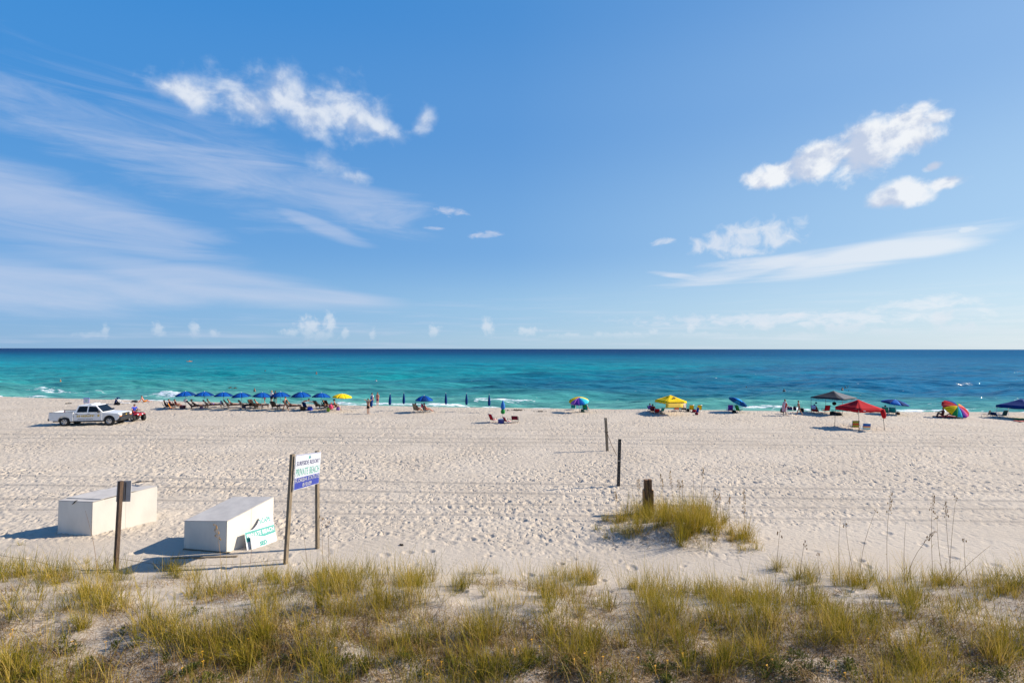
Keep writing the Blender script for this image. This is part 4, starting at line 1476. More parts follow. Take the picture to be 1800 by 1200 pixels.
    mb = MB(); mb.prism([(2.52, 0.42), (2.66, 0.36), (2.96, 0.42), (2.98, 0.70), (2.86, 0.78), (2.66, 0.74)], -0.98, 0.98); parts.append(P('front_bumper', mb, black_plastic, bevel=0.03))
    mb = MB(); mb.box((-2.97, 0, 0.60), (0.16, 1.84, 0.20)); parts.append(P('rear_bumper', mb, black_plastic, bevel=0.03))
    mb = MB(); mb.box((0.20, 0, 1.925), (0.30, 1.30, 0.085)); mb.box((0.20, 0.5, 1.88), (0.1, 0.06, 0.04)); mb.box((0.20, -0.5, 1.88), (0.1, 0.06, 0.04)); parts.append(P('light_bar', mb, CLEAR, bevel=0.02))
    y = -(W + 0.016)
    parts.append(('lettering', moved(text_mesh('SHERIFF', 0.25, GOLD, 0.006, 1.45, bold=0.008), (0.06, y, 0.90)), [], 'gold SHERIFF lettering on the doors'))
    for wm in split_words(moved(text_mesh('WALTON COUNTY', 0.125, INK, 0.006, 1.28, bold=0.002), (0.04, y, 0.615)), 1):
        parts.append(('lettering', wm, [], 'small dark lettering under SHERIFF'))
    st = MB()
    pts = []
    for i in range(10):
        a = math.pi / 2 + i * math.pi / 5; r = 0.15 if i % 2 == 0 else 0.066
        pts.append((1.12 + math.cos(a) * r, 0.93 + math.sin(a) * r))
    st.prism(pts, y - 0.003, y + 0.003)
    parts.append(P('star_emblem', st, GOLD))
    for s in (-1, 1):
        mb = MB(); mb.box((0.28, s * (W + 0.015), 0.455), (2.3, 0.05, 0.05)); parts.append(P('side_step', mb, black_plastic))
    st = MB(); st.box((-2.42, y + 0.012, 1.13), (0.34, 0.008, 0.07)); parts.append(P('side_decal', st, INK))
    rear = at(88, 749)
    c = Vector((rear.x + 0.05, rear.y, 0)) + Vector((math.cos(R(10)), math.sin(R(10)), 0)) * 2.75 + Vector((-math.sin(R(10)), math.cos(R(10)), 0)) * 0.95
    c.z = tz(c.x, c.y) - 0.02
    thing('pickup_truck', 'white crew cab sheriff pickup with dark front bumper parked on the sand', 'pickup truck', c, R(10), parts)


build_pickup()


def build_quad():
    parts = []
    red = M('red_plastic', (0.42, 0.012, 0.018), 0.35, var=0.05)
    mb = MB(); mb.box((0, 0, 0.42), (0.34, 1.05, 0.24)); mb.box((0, 0.1, 0.58), (0.26, 0.5, 0.16)); mb.tube([(-0.15, -0.3, 0.32), (-0.2, -0.7, 0.42)], 0.05, 8)
    parts.append(P('engine_frame', mb, black_plastic))
    for nm, y0, y1 in (('front_fender', 0.25, 0.92), ('rear_fender', -0.92, -0.22)):
        rows = []
        for i in range(7):
            t = i / 6; y = y0 + (y1 - y0) * t
            z = 0.64 + 0.10 * math.sin(t * math.pi)
            rows.append([(-0.54, y, z - 0.14), (-0.50, y, z), (-0.24, y, z + 0.05), (0, y, z + 0.06), (0.24, y, z + 0.05), (0.50, y, z), (0.54, y, z - 0.14)])
        mb = MB(); mb.sheet(rows, -0.02); parts.append(P(nm, mb, red, fix=True))
        mb = MB()
        yy = (y0 + y1) / 2
        for k in range(5):
            mb.tube([(-0.40 + k * 0.2, yy - 0.26, 0.83), (-0.40 + k * 0.2, yy + 0.26, 0.83)], 0.012, 5)
        mb.tube([(-0.42, yy - 0.26, 0.83), (0.42, yy - 0.26, 0.83)], 0.014, 5); mb.tube([(-0.42, yy + 0.26, 0.83), (0.42, yy + 0.26, 0.83)], 0.014, 5)
        parts.append(P('rack', mb, black_plastic))
    mb = MB(); mb.box((0, 0.30, 0.74), (0.28, 0.34, 0.16), (R(10), 0, 0)); mb.box((0, 0.88, 0.60), (0.42, 0.10, 0.16)); parts.append(P('tank_cover', mb, red, bevel=0.04))
    mb = MB(); mb.box((0, -0.22, 0.75), (0.30, 0.80, 0.13)); parts.append(P('seat', mb, BLACK, bevel=0.04))
    mb = MB(); mb.tube([(0, 0.38, 0.80), (0, 0.30, 1.0)], 0.03, 6); mb.tube([(-0.40, 0.18, 1.04), (-0.14, 0.28, 1.0), (0.14, 0.28, 1.0), (0.40, 0.18, 1.04)], 0.018, 6); mb.box((0, 0.30, 1.05), (0.16, 0.12, 0.08)); parts.append(P('handlebar', mb, black_plastic))
    for s in (-1, 1):
        mb = MB(); mb.ball((s * 0.20, 0.93, 0.66), (0.08, 0.04, 0.06), 10, 6); parts.append(P('headlight', mb, CLEAR))
        mb = MB(); mb.box((s * 0.30, 0.02, 0.33), (0.20, 0.42, 0.03)); parts.append(P('footrest', mb, black_plastic))
        for y in (0.62, -0.62):
            ty, ri = wheel_parts(0.30, 0.24, black_rubber, steel, s, 0.13, 5)
            for k in (ty, ri):
                k[1].transform(Matrix.Translation((s * 0.46, y, 0.29)))
            mb = MB(); mb.tube([(s * 0.16, y, 0.36), (s * 0.42, y, 0.29)], 0.03, 6)
            parts.append(P('wheel', mb, black_plastic, [ty, ri]))
    g = at(237, 738.5)
    return thing('quad_bike', 'red quad bike with black tyres beside the front of the white pickup', 'quad bike', g, face(118), parts), g


_, QG = build_quad()
qd = Vector((math.sin(R(118)), math.cos(R(118)), 0))
person('person in a blue shirt sitting on the red quad bike', QG - qd * 0.22 + Vector((0, 0, 0.02)), 118, RIDE, 'red', top=M('cloth_royal', (0.02, 0.05, 0.42), 0.9), bottom=RED, hair='brown')


# ------------------------------------------------------------------ storage boxes
plywood = M('white_plywood', (0.68, 0.63, 0.545), 0.7, var=0.035, vscale=1.6, bump=0.002, bscale=18.0, stretch=(1, 1, 0.4))
plywood_top = M('white_plywood_weathered', (0.50, 0.46, 0.41), 0.75, var=0.05, vscale=2.2, bump=0.002, bscale=20.0)


def storage_box(label, bl, br, fr, tl, tr, tf, seams, skid=None, lids=(), group=None):
    """Box from three ground corners (front left, front right, far right) and the height of its top there."""
    a, b, c = at(*bl), at(*br), at(*fr)
    ha = above(*tl, a).z; hb = above(*tr, b).z; hc = above(*tf, c).z
    d = a + (c - b)
    hd = ha + (hc - hb)
    o = Vector(((a.x + c.x) / 2, (a.y + c.y) / 2, min(a.z, b.z)))
    sink = Vector((0, 0, -0.30))

    def flat(p, z):
        return Vector((p.x, p.y, z))
    A, B, C, D = (p - o for p in (a, b, c, d))
    tops = [flat(A, ha - o.z), flat(B, hb - o.z), flat(C, hc - o.z), flat(D, hd - o.z)]
    bots = [flat(p, 0) + sink for p in (A, B, C, D)]
    parts = []
    th = 0.02
    for i, nm in ((0, 'front_panel'), (1, 'side_panel'), (2, 'back_panel'), (3, 'side_panel')):
        j = (i + 1) % 4
        e = (bots[j] - bots[i]).normalized(); n = e.cross(Vector((0, 0, 1)))
        k = seams[i % 2]
        for s in range(k):
            f0, f1 = s / k, (s + 1) / k
            p0 = bots[i].lerp(bots[j], f0) + e * 0.002; p1 = bots[i].lerp(bots[j], f1) - e * 0.002
            q0 = tops[i].lerp(tops[j], f0) + e * 0.002; q1 = tops[i].lerp(tops[j], f1) - e * 0.002
            if i in (0, 2):
                if s == 0: p0 += e * th; q0 += e * th
                if s == k - 1: p1 -= e * th; q1 -= e * th
            mb = MB(); mb.hexa([p0, p1, p1 - n * th, p0 - n * th], [q0, q1, q1 - n * th, q0 - n * th])
            parts.append(P(nm, mb, plywood, bevel=0.003))
    cen = sum(tops, Vector()) / 4
    up = (tops[1] - tops[0]).cross(tops[3] - tops[0]).normalized()

    def slab(f0, f1, lift, over, th, mat, nm='lid', tiltz=0.0):
        p = [tops[0].lerp(tops[3], f0), tops[1].lerp(tops[2], f0), tops[1].lerp(tops[2], f1), tops[0].lerp(tops[3], f1)]
        m = sum(p, Vector()) / 4
        ex = (tops[1] - tops[0]).normalized()
        p = [q + ex * (over if k in (1, 2) else -over) + up * (lift + (tiltz if k > 1 else 0)) for k, q in enumerate(p)]
        mb = MB(); mb.hexa(p, [q + up * th for q in p])
        parts.append(P(nm, mb, mat, bevel=0.004))
    for l in lids:
        slab(*l)
    if skid:
        for f in (0.08, 0.92):
            p0 = bots[0].lerp(bots[1], f) - sink + Vector((0, 0, 0.02)); q = bots[3].lerp(bots[2], f) - sink
        e = (bots[1] - bots[0]).normalized(); n = e.cross(Vector((0, 0, 1)))
        mb = MB()
        p0 = bots[0] - sink + n * 0.05 + e * 0.0; p1 = bots[1] - sink + n * 0.05 + e * 0.12
        mb.hexa([p0 + Vector((0, 0, -0.05)), p1 + Vector((0, 0, -0.05)), p1 - n * 0.1 + Vector((0, 0, -0.05)), p0 - n * 0.1 + Vector((0, 0, -0.05))],
                [p0 + Vector((0, 0, 0.045)), p1 + Vector((0, 0, 0.03)), p1 - n * 0.1 + Vector((0, 0, 0.03)), p0 - n * 0.1 + Vector((0, 0, 0.045))])
        parts.append(P('skid_plank', mb, weathered, bevel=0.005))
    return o, tops, bots, up, parts


o1, t1, b1, up1, parts1 = storage_box('', (101, 937), (161, 941), (275, 915), (105, 880), (166.5, 882.5), (278, 854.5), (1, 2), lids=[(0.0, 0.16, 0.004, 0.02, 0.022, plywood_top), (0.12, 0.66, 0.030, 0.02, 0.022, plywood_top), (0.64, 1.0, 0.004, 0.0, 0.022, plywood_top)])
ex = (t1[1] - t1[0]).normalized(); n1 = ex.cross(Vector((0, 0, 1)))
mb = MB()
p = t1[0].lerp(t1[1], 0.52) + up1 * 0.03
mb.tube([p - n1 * 0.05 + up1 * 0.01, p + n1 * 0.03, p + n1 * 0.03 - up1 * 0.05 - ex * 0.04, p + n1 * 0.035 - up1 * 0.14 - ex * 0.16], [0.014, 0.018, 0.02, 0.008], 6)
parts1.append(P('strap', mb, BLACK))
thing('storage_box', 'long white plywood beach storage box with lid boards, behind the bare wooden post', 'storage box', o1, 0, parts1)
# black cloth lying on the far end of that box
mb = MB()
p = o1 + t1[3].lerp(t1[2], 0.40) + up1 * 0.05
rows = []
for i in range(6):
    rows.append([p + ex * (-0.32 + 0.15 * i) + n1 * (0.0 - 0.12 * j) + up1 * (0.025 + 0.14 * (i / 5) * (1 - j * 0.3) * (0.7 + 0.6 * float(vnoise(i * 0.8, j * 1.1, 4)))) for j in range(4)])
o_ = rows[0][0].copy()
mb.sheet([[q - o_ for q in r] for r in rows], 0.012)
solo('black_cloth', mb.mesh('black_cloth', BLACK), 'crumpled black cloth lying on the far end of the long white box', 'cloth', o_)

o2, t2, b2, up2, parts2 = storage_box('', (323, 965), (398, 971), (480, 943), (325.5, 916), (400, 916.5), (484.5, 873.5), (1, 2), skid=True, lids=[(0.0, 1.0, 0.003, 0.012, 0.024, plywood_top)])
thing('storage_box', 'white plywood beach storage box with broken sign boards leaning on its side', 'storage box', o2, 0, parts2)

# ------------------------------------------------------------------ broken sign boards leaning on the second box
SIGN_WHITE = M('sign_white', (0.64, 0.645, 0.64), 0.4, var=0.02)
SIGN_TEAL = M('sign_teal', (0.012, 0.27, 0.235), 0.45, var=0.03)
SIGN_BLUE = M('sign_blue', (0.028, 0.045, 0.27), 0.45, var=0.03)
SIGN_MINT = M('sign_mint', (0.24, 0.56, 0.48), 0.45, var=0.03)
SIGN_NAVY = M('sign_navy_ink', (0.12, 0.11, 0.26), 0.45, var=0.03)
side = (b2[2] - b2[1]).normalized()          # along the right wall, away from the camera
out2 = side.cross(Vector((0, 0, 1)))          # outwards
B0 = o2 + b2[1] + Vector((0, 0, 0.30))


def leaning(outline, s0, z0, lean, gap):
    """Frame of a board that leans on the wall: local u along the wall, v up the board."""
    tiltv = Vector((0, 0, math.cos(R(lean)))) - out2 * math.sin(R(lean))
    org = B0 + side * s0 + out2 * gap + Vector((0, 0, z0))
    nn = side.cross(tiltv)

    def f(u, v, w=0.0):
        return org + side * (u * 0.76) + tiltv * v + nn * w
    return org, f


def board(outline, f, th=0.012):
    mb = MB()
    n = len(outline)
    o = f(0, 0)
    vs = [f(u, v) - o for u, v in outline] + [f(u, v, -th) - o for u, v in outline]
    fs = [tuple(range(n)), tuple(range(2 * n - 1, n - 1, -1))] + [(i, i + n, (i + 1) % n + n, (i + 1) % n) for i in range(n)]
    mb.add(vs, fs)
    return mb


def patch(f, quad, w, mat, nm):
    o = f(0, 0)
    mb = MB(); mb.hexa([f(u, v, w) - o for u, v in quad], [f(u, v, w - 0.004) - o for u, v in quad])
    return P(nm, mb, mat)


def letters(f, body, size, mat, u, v, w, width=None, rot=0.0, bold=0.0, label=None):
    out = split_words(text_mesh(body, size, mat, 0.003, width, rot=(0, 0, 0), bold=bold), body.count(' '))
    o = f(0, 0)
    for me in out:
        me.transform(Matrix.Rotation(R(rot), 4, 'Z'))
        for x in me.vertices:
            x.co = f(u + x.co.x, v + x.co.y, w + x.co.z) - o
    return [('lettering', me, [], label) for me in out]


# length of the wall is about 2.9 m; the boards stand on its far two thirds
L2 = (b2[2] - b2[1]).length
org, f = leaning(None, 0.29 * L2, -0.08, 20, 0.42)
big = [(0.0, 0.0), (1.52, 0.02), (1.50, 1.02), (0.86, 1.04), (0.80, 0.95), (0.70, 0.84), (0.56, 0.76), (0.44, 0.71), (0.02, 0.70)]
parts = [P('panel', board(big, f), SIGN_WHITE)]
parts.append(patch(f, [(0.04, 0.34), (1.51, 0.38), (1.50, 0.66), (0.04, 0.68)], 0.003, SIGN_TEAL, 'teal_band'))
parts.extend(letters(f, 'PRIVATE BEACH', 0.205, SIGN_WHITE, 0.78, 0.52, 0.006, 1.36, bold=0.004, label='white PRIVATE BEACH lettering on the teal band'))
parts.extend(letters(f, 'SCAPE', 0.21, SIGN_TEAL, 1.10, 0.90, 0.003, 0.58, bold=0.007, label='teal SCAPE lettering'))
parts.extend(letters(f, 'RESORT', 0.09, M('pale_ink', (0.45, 0.47, 0.46), 0.5), 0.98, 0.755, 0.003, 0.44, label='thin pale RESORT lettering'))
for u in (1.02, 1.20):
    o = f(0, 0); mb = MB(); mb.tube([f(u - 0.05, 1.005, 0.004) - o, f(u, 0.98, 0.004) - o, f(u + 0.05, 1.005, 0.004) - o], 0.008, 4); parts.append(P('bird_mark', mb, SIGN_TEAL))
thing('broken_sign', 'broken white sign board with SCAPE lettering and a teal PRIVATE BEACH band', 'sign', org, 0, parts)
org, f = leaning(None, 0.35 * L2, -0.12, 17, 0.52)
frag = [(0.0, 0.0), (1.28, 0.05), (1.24, 0.34), (0.78, 0.42), (0.04, 0.60)]
parts = [P('panel', board(frag, f), SIGN_WHITE), *letters(f, 'SED', 0.20, SIGN_TEAL, 0.62, 0.22, 0.003, 0.36, bold=0.010, label='teal SED lettering'),
         *letters(f, 'A. RIVER', 0.10, M('pale_ink', (0.4, 0.4, 0.4), 0.5), 1.0, 0.26, 0.003, 0.40, rot=4)]
thing('sign_fragment', 'torn white piece of sign with SED lettering, in front of the broken sign', 'sign', org, 0, parts)

# ------------------------------------------------------------------ resort sign on two posts
def post_between(base, top, w, d, rz, mat, nm='post'):
    """Square timber from base to top (world points), relative to base."""
    mb = MB()
    c, s = math.cos(rz), math.sin(rz)
    sq = [(-w / 2, -d / 2), (w / 2, -d / 2), (w / 2, d / 2), (-w / 2, d / 2)]
    sq = [Vector((x * c - y * s, x * s + y * c, 0)) for x, y in sq]
    t = top - base
    mb.hexa([q - t.normalized() * 0.5 for q in sq], [q + t for q in sq])
    return P(nm, mb, mat, bevel=0.006)


PL, PR = at(502, 990), at(558, 963)
TL_, TR_ = above(514, 798, PL), above(557.5, 792, PR)
u = (PR - PL); u.z = 0
rz_s = math.atan2(u.y, u.x)
nrm_s = Vector((u.y, -u.x, 0)).normalized()


def rel(part, off):
    part[1].transform(Matrix.Translation(off)); return part


parts = [post_between(PL, TL_, 0.115, 0.115, rz_s, weathered), rel(post_between(PR, TR_, 0.115, 0.115, rz_s, weathered), PR - PL)]
c00 = above(513.5, 861.5, PL) ; c01 = above(518, 799, PL)
c10 = above(557.8, 848.5, PR); c11 = c10 + (c01 - c00) * 0.945


def sgn(s, t, w=0.0):
    return (c00.lerp(c10, s)).lerp(c01.lerp(c11, s), t) + nrm_s * (0.072 + w) - PL


W_s = (c10 - c00).length; H_s = (c01 - c00).length


def sgn_box(s0, s1, t0, t1, w, th, mat, nm):
    q = [(s0, t0), (s1, t0), (s1, t1), (s0, t1)]
    mb = MB(); mb.hexa([sgn(a, b, w) for a, b in q], [sgn(a, b, w - th) for a, b in q])
    return P(nm, mb, mat)


def sgn_text(body, size, mat, s, t, width, bold=0.0, label=None):
    me = text_mesh(body, size, mat, 0.003, width, rot=(0, 0, 0), bold=bold)
    out = split_words(me, body.count(' '))
    for k in out:
        for x in k.vertices:
            x.co = sgn(s + x.co.x / W_s, t + x.co.y / H_s, 0.006)
    return [('lettering', k, [], label) for k in out]


parts.append(sgn_box(0.0, 1.0, 0.0, 1.0, 0.0, 0.02, M('sign_cool_white', (0.50, 0.525, 0.58), 0.5, var=0.02), 'panel'))
parts.append(sgn_box(0.01, 0.99, 0.012, 0.335, 0.003, 0.004, SIGN_BLUE, 'blue_band'))
parts.append(sgn_box(0.0, 1.0, 0.978, 0.99, 0.003, 0.004, SIGN_NAVY, 'top_line'))
parts.extend(sgn_text('SURFSIDE RESORT', 0.21, SIGN_NAVY, 0.5, 0.735, W_s * 0.93, 0.002, 'dark SURFSIDE RESORT lettering'))
parts.extend(sgn_text('PRIVATE BEACH', 0.36, SIGN_MINT, 0.5, 0.475, W_s * 0.93, 0.003, 'mint PRIVATE BEACH lettering'))
parts.extend(sgn_text('FLORIDA STATUTE', 0.19, SIGN_WHITE, 0.5, 0.25, W_s * 0.95, 0.003, 'white FLORIDA STATUTE lettering'))
parts.extend(sgn_text('810.09', 0.18, SIGN_WHITE, 0.5, 0.095, W_s * 0.36, 0.003, 'white 810.09 lettering'))
mb = MB()
sail = [(0.50, 0.845), (0.56, 0.85), (0.545, 0.955), (0.515, 0.91)]
mb.hexa([sgn(a, b, 0.005) for a, b in sail], [sgn(a, b, 0.001) for a, b in sail]); parts.append(P('sail_logo', mb, SIGN_TEAL))
mb = MB(); sail = [(0.565, 0.85), (0.60, 0.855), (0.585, 0.90), (0.57, 0.93)]
mb.hexa([sgn(a, b, 0.005) for a, b in sail], [sgn(a, b, 0.001) for a, b in sail]); parts.append(P('sail_logo', mb, SIGN_NAVY))
thing('resort_sign', 'tall white resort sign on two wooden posts reading PRIVATE BEACH above a blue band', 'sign', PL, 0, parts)

# ------------------------------------------------------------------ lone post with the back of a sign
pb_, pt_ = at(203.5, 1001), None
pt_ = above(212.5, 845, pb_)
parts = [post_between(pb_, pt_, 0.11, 0.11, R(-18), dark_wood)]
mb = MB()
dv = (pt_ - pb_)
q = [above(199, 883, pb_), above(224.5, 882.5, pb_), above(226.5, 845.5, pb_), above(201.5, 846, pb_)]
off = Vector((0.02, 0.085, 0))
mb.hexa([p + off - pb_ for p in q], [p + off + Vector((0, 0.02, 0)) - pb_ for p in q])
parts.append(P('sign_board', mb, M('board_back', (0.40, 0.37, 0.35), 0.8, var=0.05), bevel=0.003))
mb = MB(); p = q[1].lerp(q[2], 0.5) + off
mb.tube([above(215.5, 880, pb_) + off * 0.9 - pb_, above(217, 848, pb_) + off * 0.9 - pb_], 0.012, 4); parts.append(P('batten', mb, dark_wood))
thing('sign_post', 'single dark wooden post with the blank grey back of a small sign', 'sign post', pb_, 0, parts)

# ------------------------------------------------------------------ timber piling in the grass mound
g = at(1139, 902)
parts = []
for dx, top, w in ((-0.088, 842.5, 0.145), (0.088, 842.0, 0.145)):
    t = above(1139, top, g)
    mb = MB(); mb.box((dx, 0, (t.z - g.z) / 2 - 0.15), (w, 0.19, t.z - g.z + 0.3)); parts.append(P('post', mb, M('brown_timber', (0.17, 0.088, 0.042), 0.85, var=0.3, vscale=5.0, bump=0.008, bscale=22.0, stretch=(6, 6, 0.7)), bevel=0.008))
t = above(1139, 860, g)
for dx in (-0.195, 0.195):
    mb = MB(); mb.box((dx, -0.03, (t.z - g.z) / 2 - 0.15), (0.05, 0.22, t.z - g.z + 0.3)); parts.append(P('side_board', mb, M('golden_timber', (0.36, 0.19, 0.07), 0.85, var=0.25, vscale=5.0, bump=0.006, bscale=24.0, stretch=(6, 6, 0.7)), bevel=0.006))
mb = MB(); mb.box((0.0, -0.115, (t.z - g.z) / 2 - 0.30), (0.05, 0.04, t.z - g.z)); parts.append(P('front_batten', mb, weathered, bevel=0.006))
thing('piling', 'short thick dark timber piling standing in the grassy mound', 'piling', g, 0, parts)

# ------------------------------------------------------------------ two net posts
for lab, b, t, w, mt in (('tall dark net post with small holes, the one closer to the grassy mound', (1087, 855), (1089.3, 771.5), 0.13, M('tarred_wood', (0.022, 0.020, 0.020), 0.8, var=0.3, vscale=14.0)),
                         ('weathered brown net post with a band and a cord tied round it', (1067.5, 792), (1064.5, 734), 0.15, weathered)):
    bb = at(*b); tt = above(*t, bb)
    parts = [post_between(bb, tt, w, w, R(12), mt)]
    if mt is weathered:
        k = above(1066, 759, bb) - bb
        mb = MB(); mb.box(k, (0.19, 0.19, 0.05), (0, 0, R(12))); parts.append(P('band', mb, dark_wood))
        k = above(1064.5, 736.5, bb) - bb
        mb = MB(); mb.box(k, (0.17, 0.17, 0.10), (0, 0, R(12))); parts.append(P('collar', mb, grey_wood))
        r0 = above(1067, 760, bb)
        r1 = at(1084, 800)
        mb = MB(); mid_ = (r0 + r1) / 2 + Vector((0, 0, -0.12))
        mb.tube([r0 - bb, mid_ - bb, r1 - bb], 0.018, 5); parts.append(P('cord', mb, BROWN))
    else:
        for i in range(14):
            k = bb.lerp(tt, 0.06 + 0.88 * i / 13) - bb
            mb2 = MB(); mb2.box(k + Vector((-0.01, -0.068, 0)), (0.022, 0.008, 0.03)); parts.append(P('screw_hole', mb2, grey_wood))
        k = bb.lerp(tt, 0.55) - bb
        mb = MB(); mb.box(k, (0.155, 0.155, 0.03), (0, 0, R(12))); parts.append(P('wire_band', mb, steel))
    thing('net_post', lab, 'post', bb, 0, parts, 'net posts on the open sand')

# low rope across the grass on the left, from the resort sign's post past the lone post
pts = [at(0, 992), at(60, 998), at(110, 1006), at(160, 1008), at(203, 1003), at(300, 1004), at(360, 999), at(420, 996), at(500, 990)]
hs = [0.30, 0.24, 0.12, 0.12, 0.40, 0.16, 0.10, 0.10, 0.14]
mb = MB(); b = pts[4]
mb.tube([p + Vector((0, 0, h)) - b for p, h in zip(pts, hs)], 0.005, 5)
solo('rope', mb.mesh('rope', BROWN), 'thin slack rope strung low through the grass between the wooden posts', 'rope', b)
# sand-buried plank by the second box
p0, p1 = at(300, 981), at(417, 978)
mb = MB()
d = (p1 - p0)
mb.box((0, 0, 0.0), (d.length, 0.10, 0.07), (0, 0, math.atan2(d.y, d.x)))
solo('plank', mb.mesh('plank', weathered, 0.005), 'half buried brown plank in the sand in front of the box with signs', 'plank', (p0 + p1) / 2)


# ------------------------------------------------------------------ people and things along the water
def put(name, parts, px, py, deg, label, cat, group=None, dz=0.0, **kw):
    p = at(px, py); p.z += dz
    return thing(name, label, cat, p, face(deg), parts, group, **kw)


def loc_off(p, deg, fwd=0.0, right=0.0, up=0.0):
    a = R(deg)
    return Vector((p.x + math.sin(a) * fwd + math.cos(a) * right, p.y + math.cos(a) * fwd - math.sin(a) * right, p.z + up))


def K_chaise(c):
    return kit(('chaise', c.name), lambda: chaise_parts(c))


def K_chair(c, tube=alu, **kw):
    return kit(('chair', c.name, tube.name, tuple(sorted((k, str(v)) for k, v in kw.items()))), lambda: chair_parts(c, tube, **kw))


ROWG = 'blue umbrellas of the long row'
ublue = kit('ublue', lambda: umbrella_parts([NAVY, BLUE, BLUE, NAVY], 1.06, 2.02, 0.46))
ORD = ['first', 'second', 'third', 'fourth', 'fifth', 'sixth', 'seventh', 'eighth']
row = [(327, 718), (358.5, 718), (392.5, 718.5), (425.5, 719.5), (459.5, 719.5), (492.5, 720.5), (529.5, 720.5), (563.5, 721)]
for i, (px, py) in enumerate(row):
    p = at(px, py)
    o = ublue
    thing('beach_umbrella', 'open blue beach umbrella, %s of the row of eight counted from the pickup truck' % ORD[i], 'umbrella', p, R(20 + 47 * i % 45), o, ROWG, tilt=(R(random.uniform(-3, 3)), R(random.uniform(-4, 4))), scale=random.uniform(0.97, 1.03))
yl = umbrella_parts([YELLOW], 1.08, 2.0, 0.36)
put('beach_umbrella', yl, 600, 723, 10, 'open yellow beach umbrella at the end of the blue row', 'umbrella', tilt=(0, R(3)))

CH = 'chairs under the row of blue umbrellas'
seats = [
    # px, py, deg, kind, label, sitter
    (293, 718.5, 55, K_chair(BLACK, dark_tube), 'black low chair farthest toward the truck in the umbrella row', dict(l='person in dark clothes in the low chair closest to the quad bike', pose=LOWSIT, skin='brown', top=BLACK, bottom=DGREY, hair='dark')),
    (301, 716.5, 60, K_chair(MIDNIGHT, dark_tube), 'low dark chair beside the orange striped chair', dict(l='person in a maroon shirt leaning back beside the orange chair', pose=LOWSIT, skin='tan', top=MAROON, bottom=BLACK, hair='dark')),
    (311, 716.5, 48, K_chair(MAROON, dark_tube), 'maroon low chair between the orange chair and the red cooler', dict(l='person with dark hair in the maroon chair by the red cooler', pose=LOWSIT, skin='tan', top=CRIMSON, bottom=BLACK, hair='dark', female=True)),
    (304, 719.8, 62, K_chair(ORANGE, chaise_wood), 'empty orange sling chair with wooden frame near the red cooler', None),
    (343, 718, 52, K_chaise(MIDNIGHT), 'dark chaise under the first two blue umbrellas with a reclining person', dict(l='person in black swimsuit and straw hat reclining under the first umbrella', pose=LOUNGE, skin='tan', suit=BLACK, hair='brown', hat=TAN, female=True)),
    (371, 716, 50, K_chaise(MIDNIGHT), 'dark chaise between the second and third blue umbrellas', dict(l='person in dark shorts reclining between second and third blue umbrellas', pose=LOUNGE, skin='brown', bottom=VIOLET, hair='dark')),
    (397, 716.5, 40, towel_on_back(chair_parts(DGREY, dark_tube, back_h=0.72), PALE, back_h=0.72), 'chair with a pale blue towel over its back under the third umbrella', None),
    (407, 716, 52, K_chaise(MIDNIGHT), 'dark chaise beside the chair with the pale towel', dict(l='person in a dark swimsuit reclining beside the pale blue towel', pose=LOUNGE, skin='tan', suit=MIDNIGHT, hair='dark', female=True)),
    (433, 716.5, 50, K_chaise(MIDNIGHT), 'empty dark chaise under the fourth blue umbrella', None),
    (447, 717, 118, K_chaise(BROWN), 'brown wooden chaise turned with its back to the fourth umbrella', None),
    (454, 716.5, 55, K_chaise(MIDNIGHT), 'dark chaise under the fifth blue umbrella with a sunbather', dict(l='sunbather with bare legs reclining under the fifth umbrella', pose=LOUNGE, skin='tan', bottom=BLACK, hair='brown')),
    (486, 718.5, 8, K_chaise(MIDNIGHT), 'dark chaise seen from behind under the sixth umbrella', None),
    (511, 718, 58, K_chaise(MIDNIGHT), 'dark chaise between the sixth and seventh umbrellas with a sunbather', dict(l='sunbather in black reclining between the sixth and seventh umbrellas', pose=LOUNGE, skin='tan', suit=BLACK, hair='dark', female=True)),
    (539, 719, 20, K_chair(NAVY, dark_tube, back_h=0.7), 'navy folding chair next to the bending man', None),
    (563, 717.5, 30, K_chaise(MIDNIGHT), 'dark chaise right under the eighth blue umbrella', None),
    (572, 718, 60, K_chair(BLACK, dark_tube), 'low black chair just past the eighth umbrella pole', dict(l='person in black sitting low just past the eighth umbrella pole', pose=LOWSIT, skin='tan', top=BLACK, bottom=BLACK, hair='brown')),
    (578, 716.5, 15, K_chaise(MIDNIGHT), 'dark chaise behind the pink ball', None),
    (590, 720.5, 75, K_chair(ORANGE, chaise_wood, seat_h=0.36), 'wooden orange chair under the yellow umbrella', dict(l='woman in a black hat sitting upright near the yellow umbrella', pose=SIT, skin='tan', suit=BLACK, hair='dark', hat=BLACK, female=True, hz=0.44)),
]
for px, py, deg, kp, lab, who in seats:
    p = at(px, py)
    chaise = kp is not None and any(k[0] == 'seat_cushion' for k in kp)
    thing('beach_chaise' if chaise else 'beach_chair', lab, 'chaise' if chaise else 'chair', p, face(deg), kp, CH)
    if who:
        w = dict(who); lb = w.pop('l')
        person(lb, loc_off(p, deg, 0.0 if chaise else -0.02, 0, 0.02), deg, group='people in the row of umbrellas', **w)

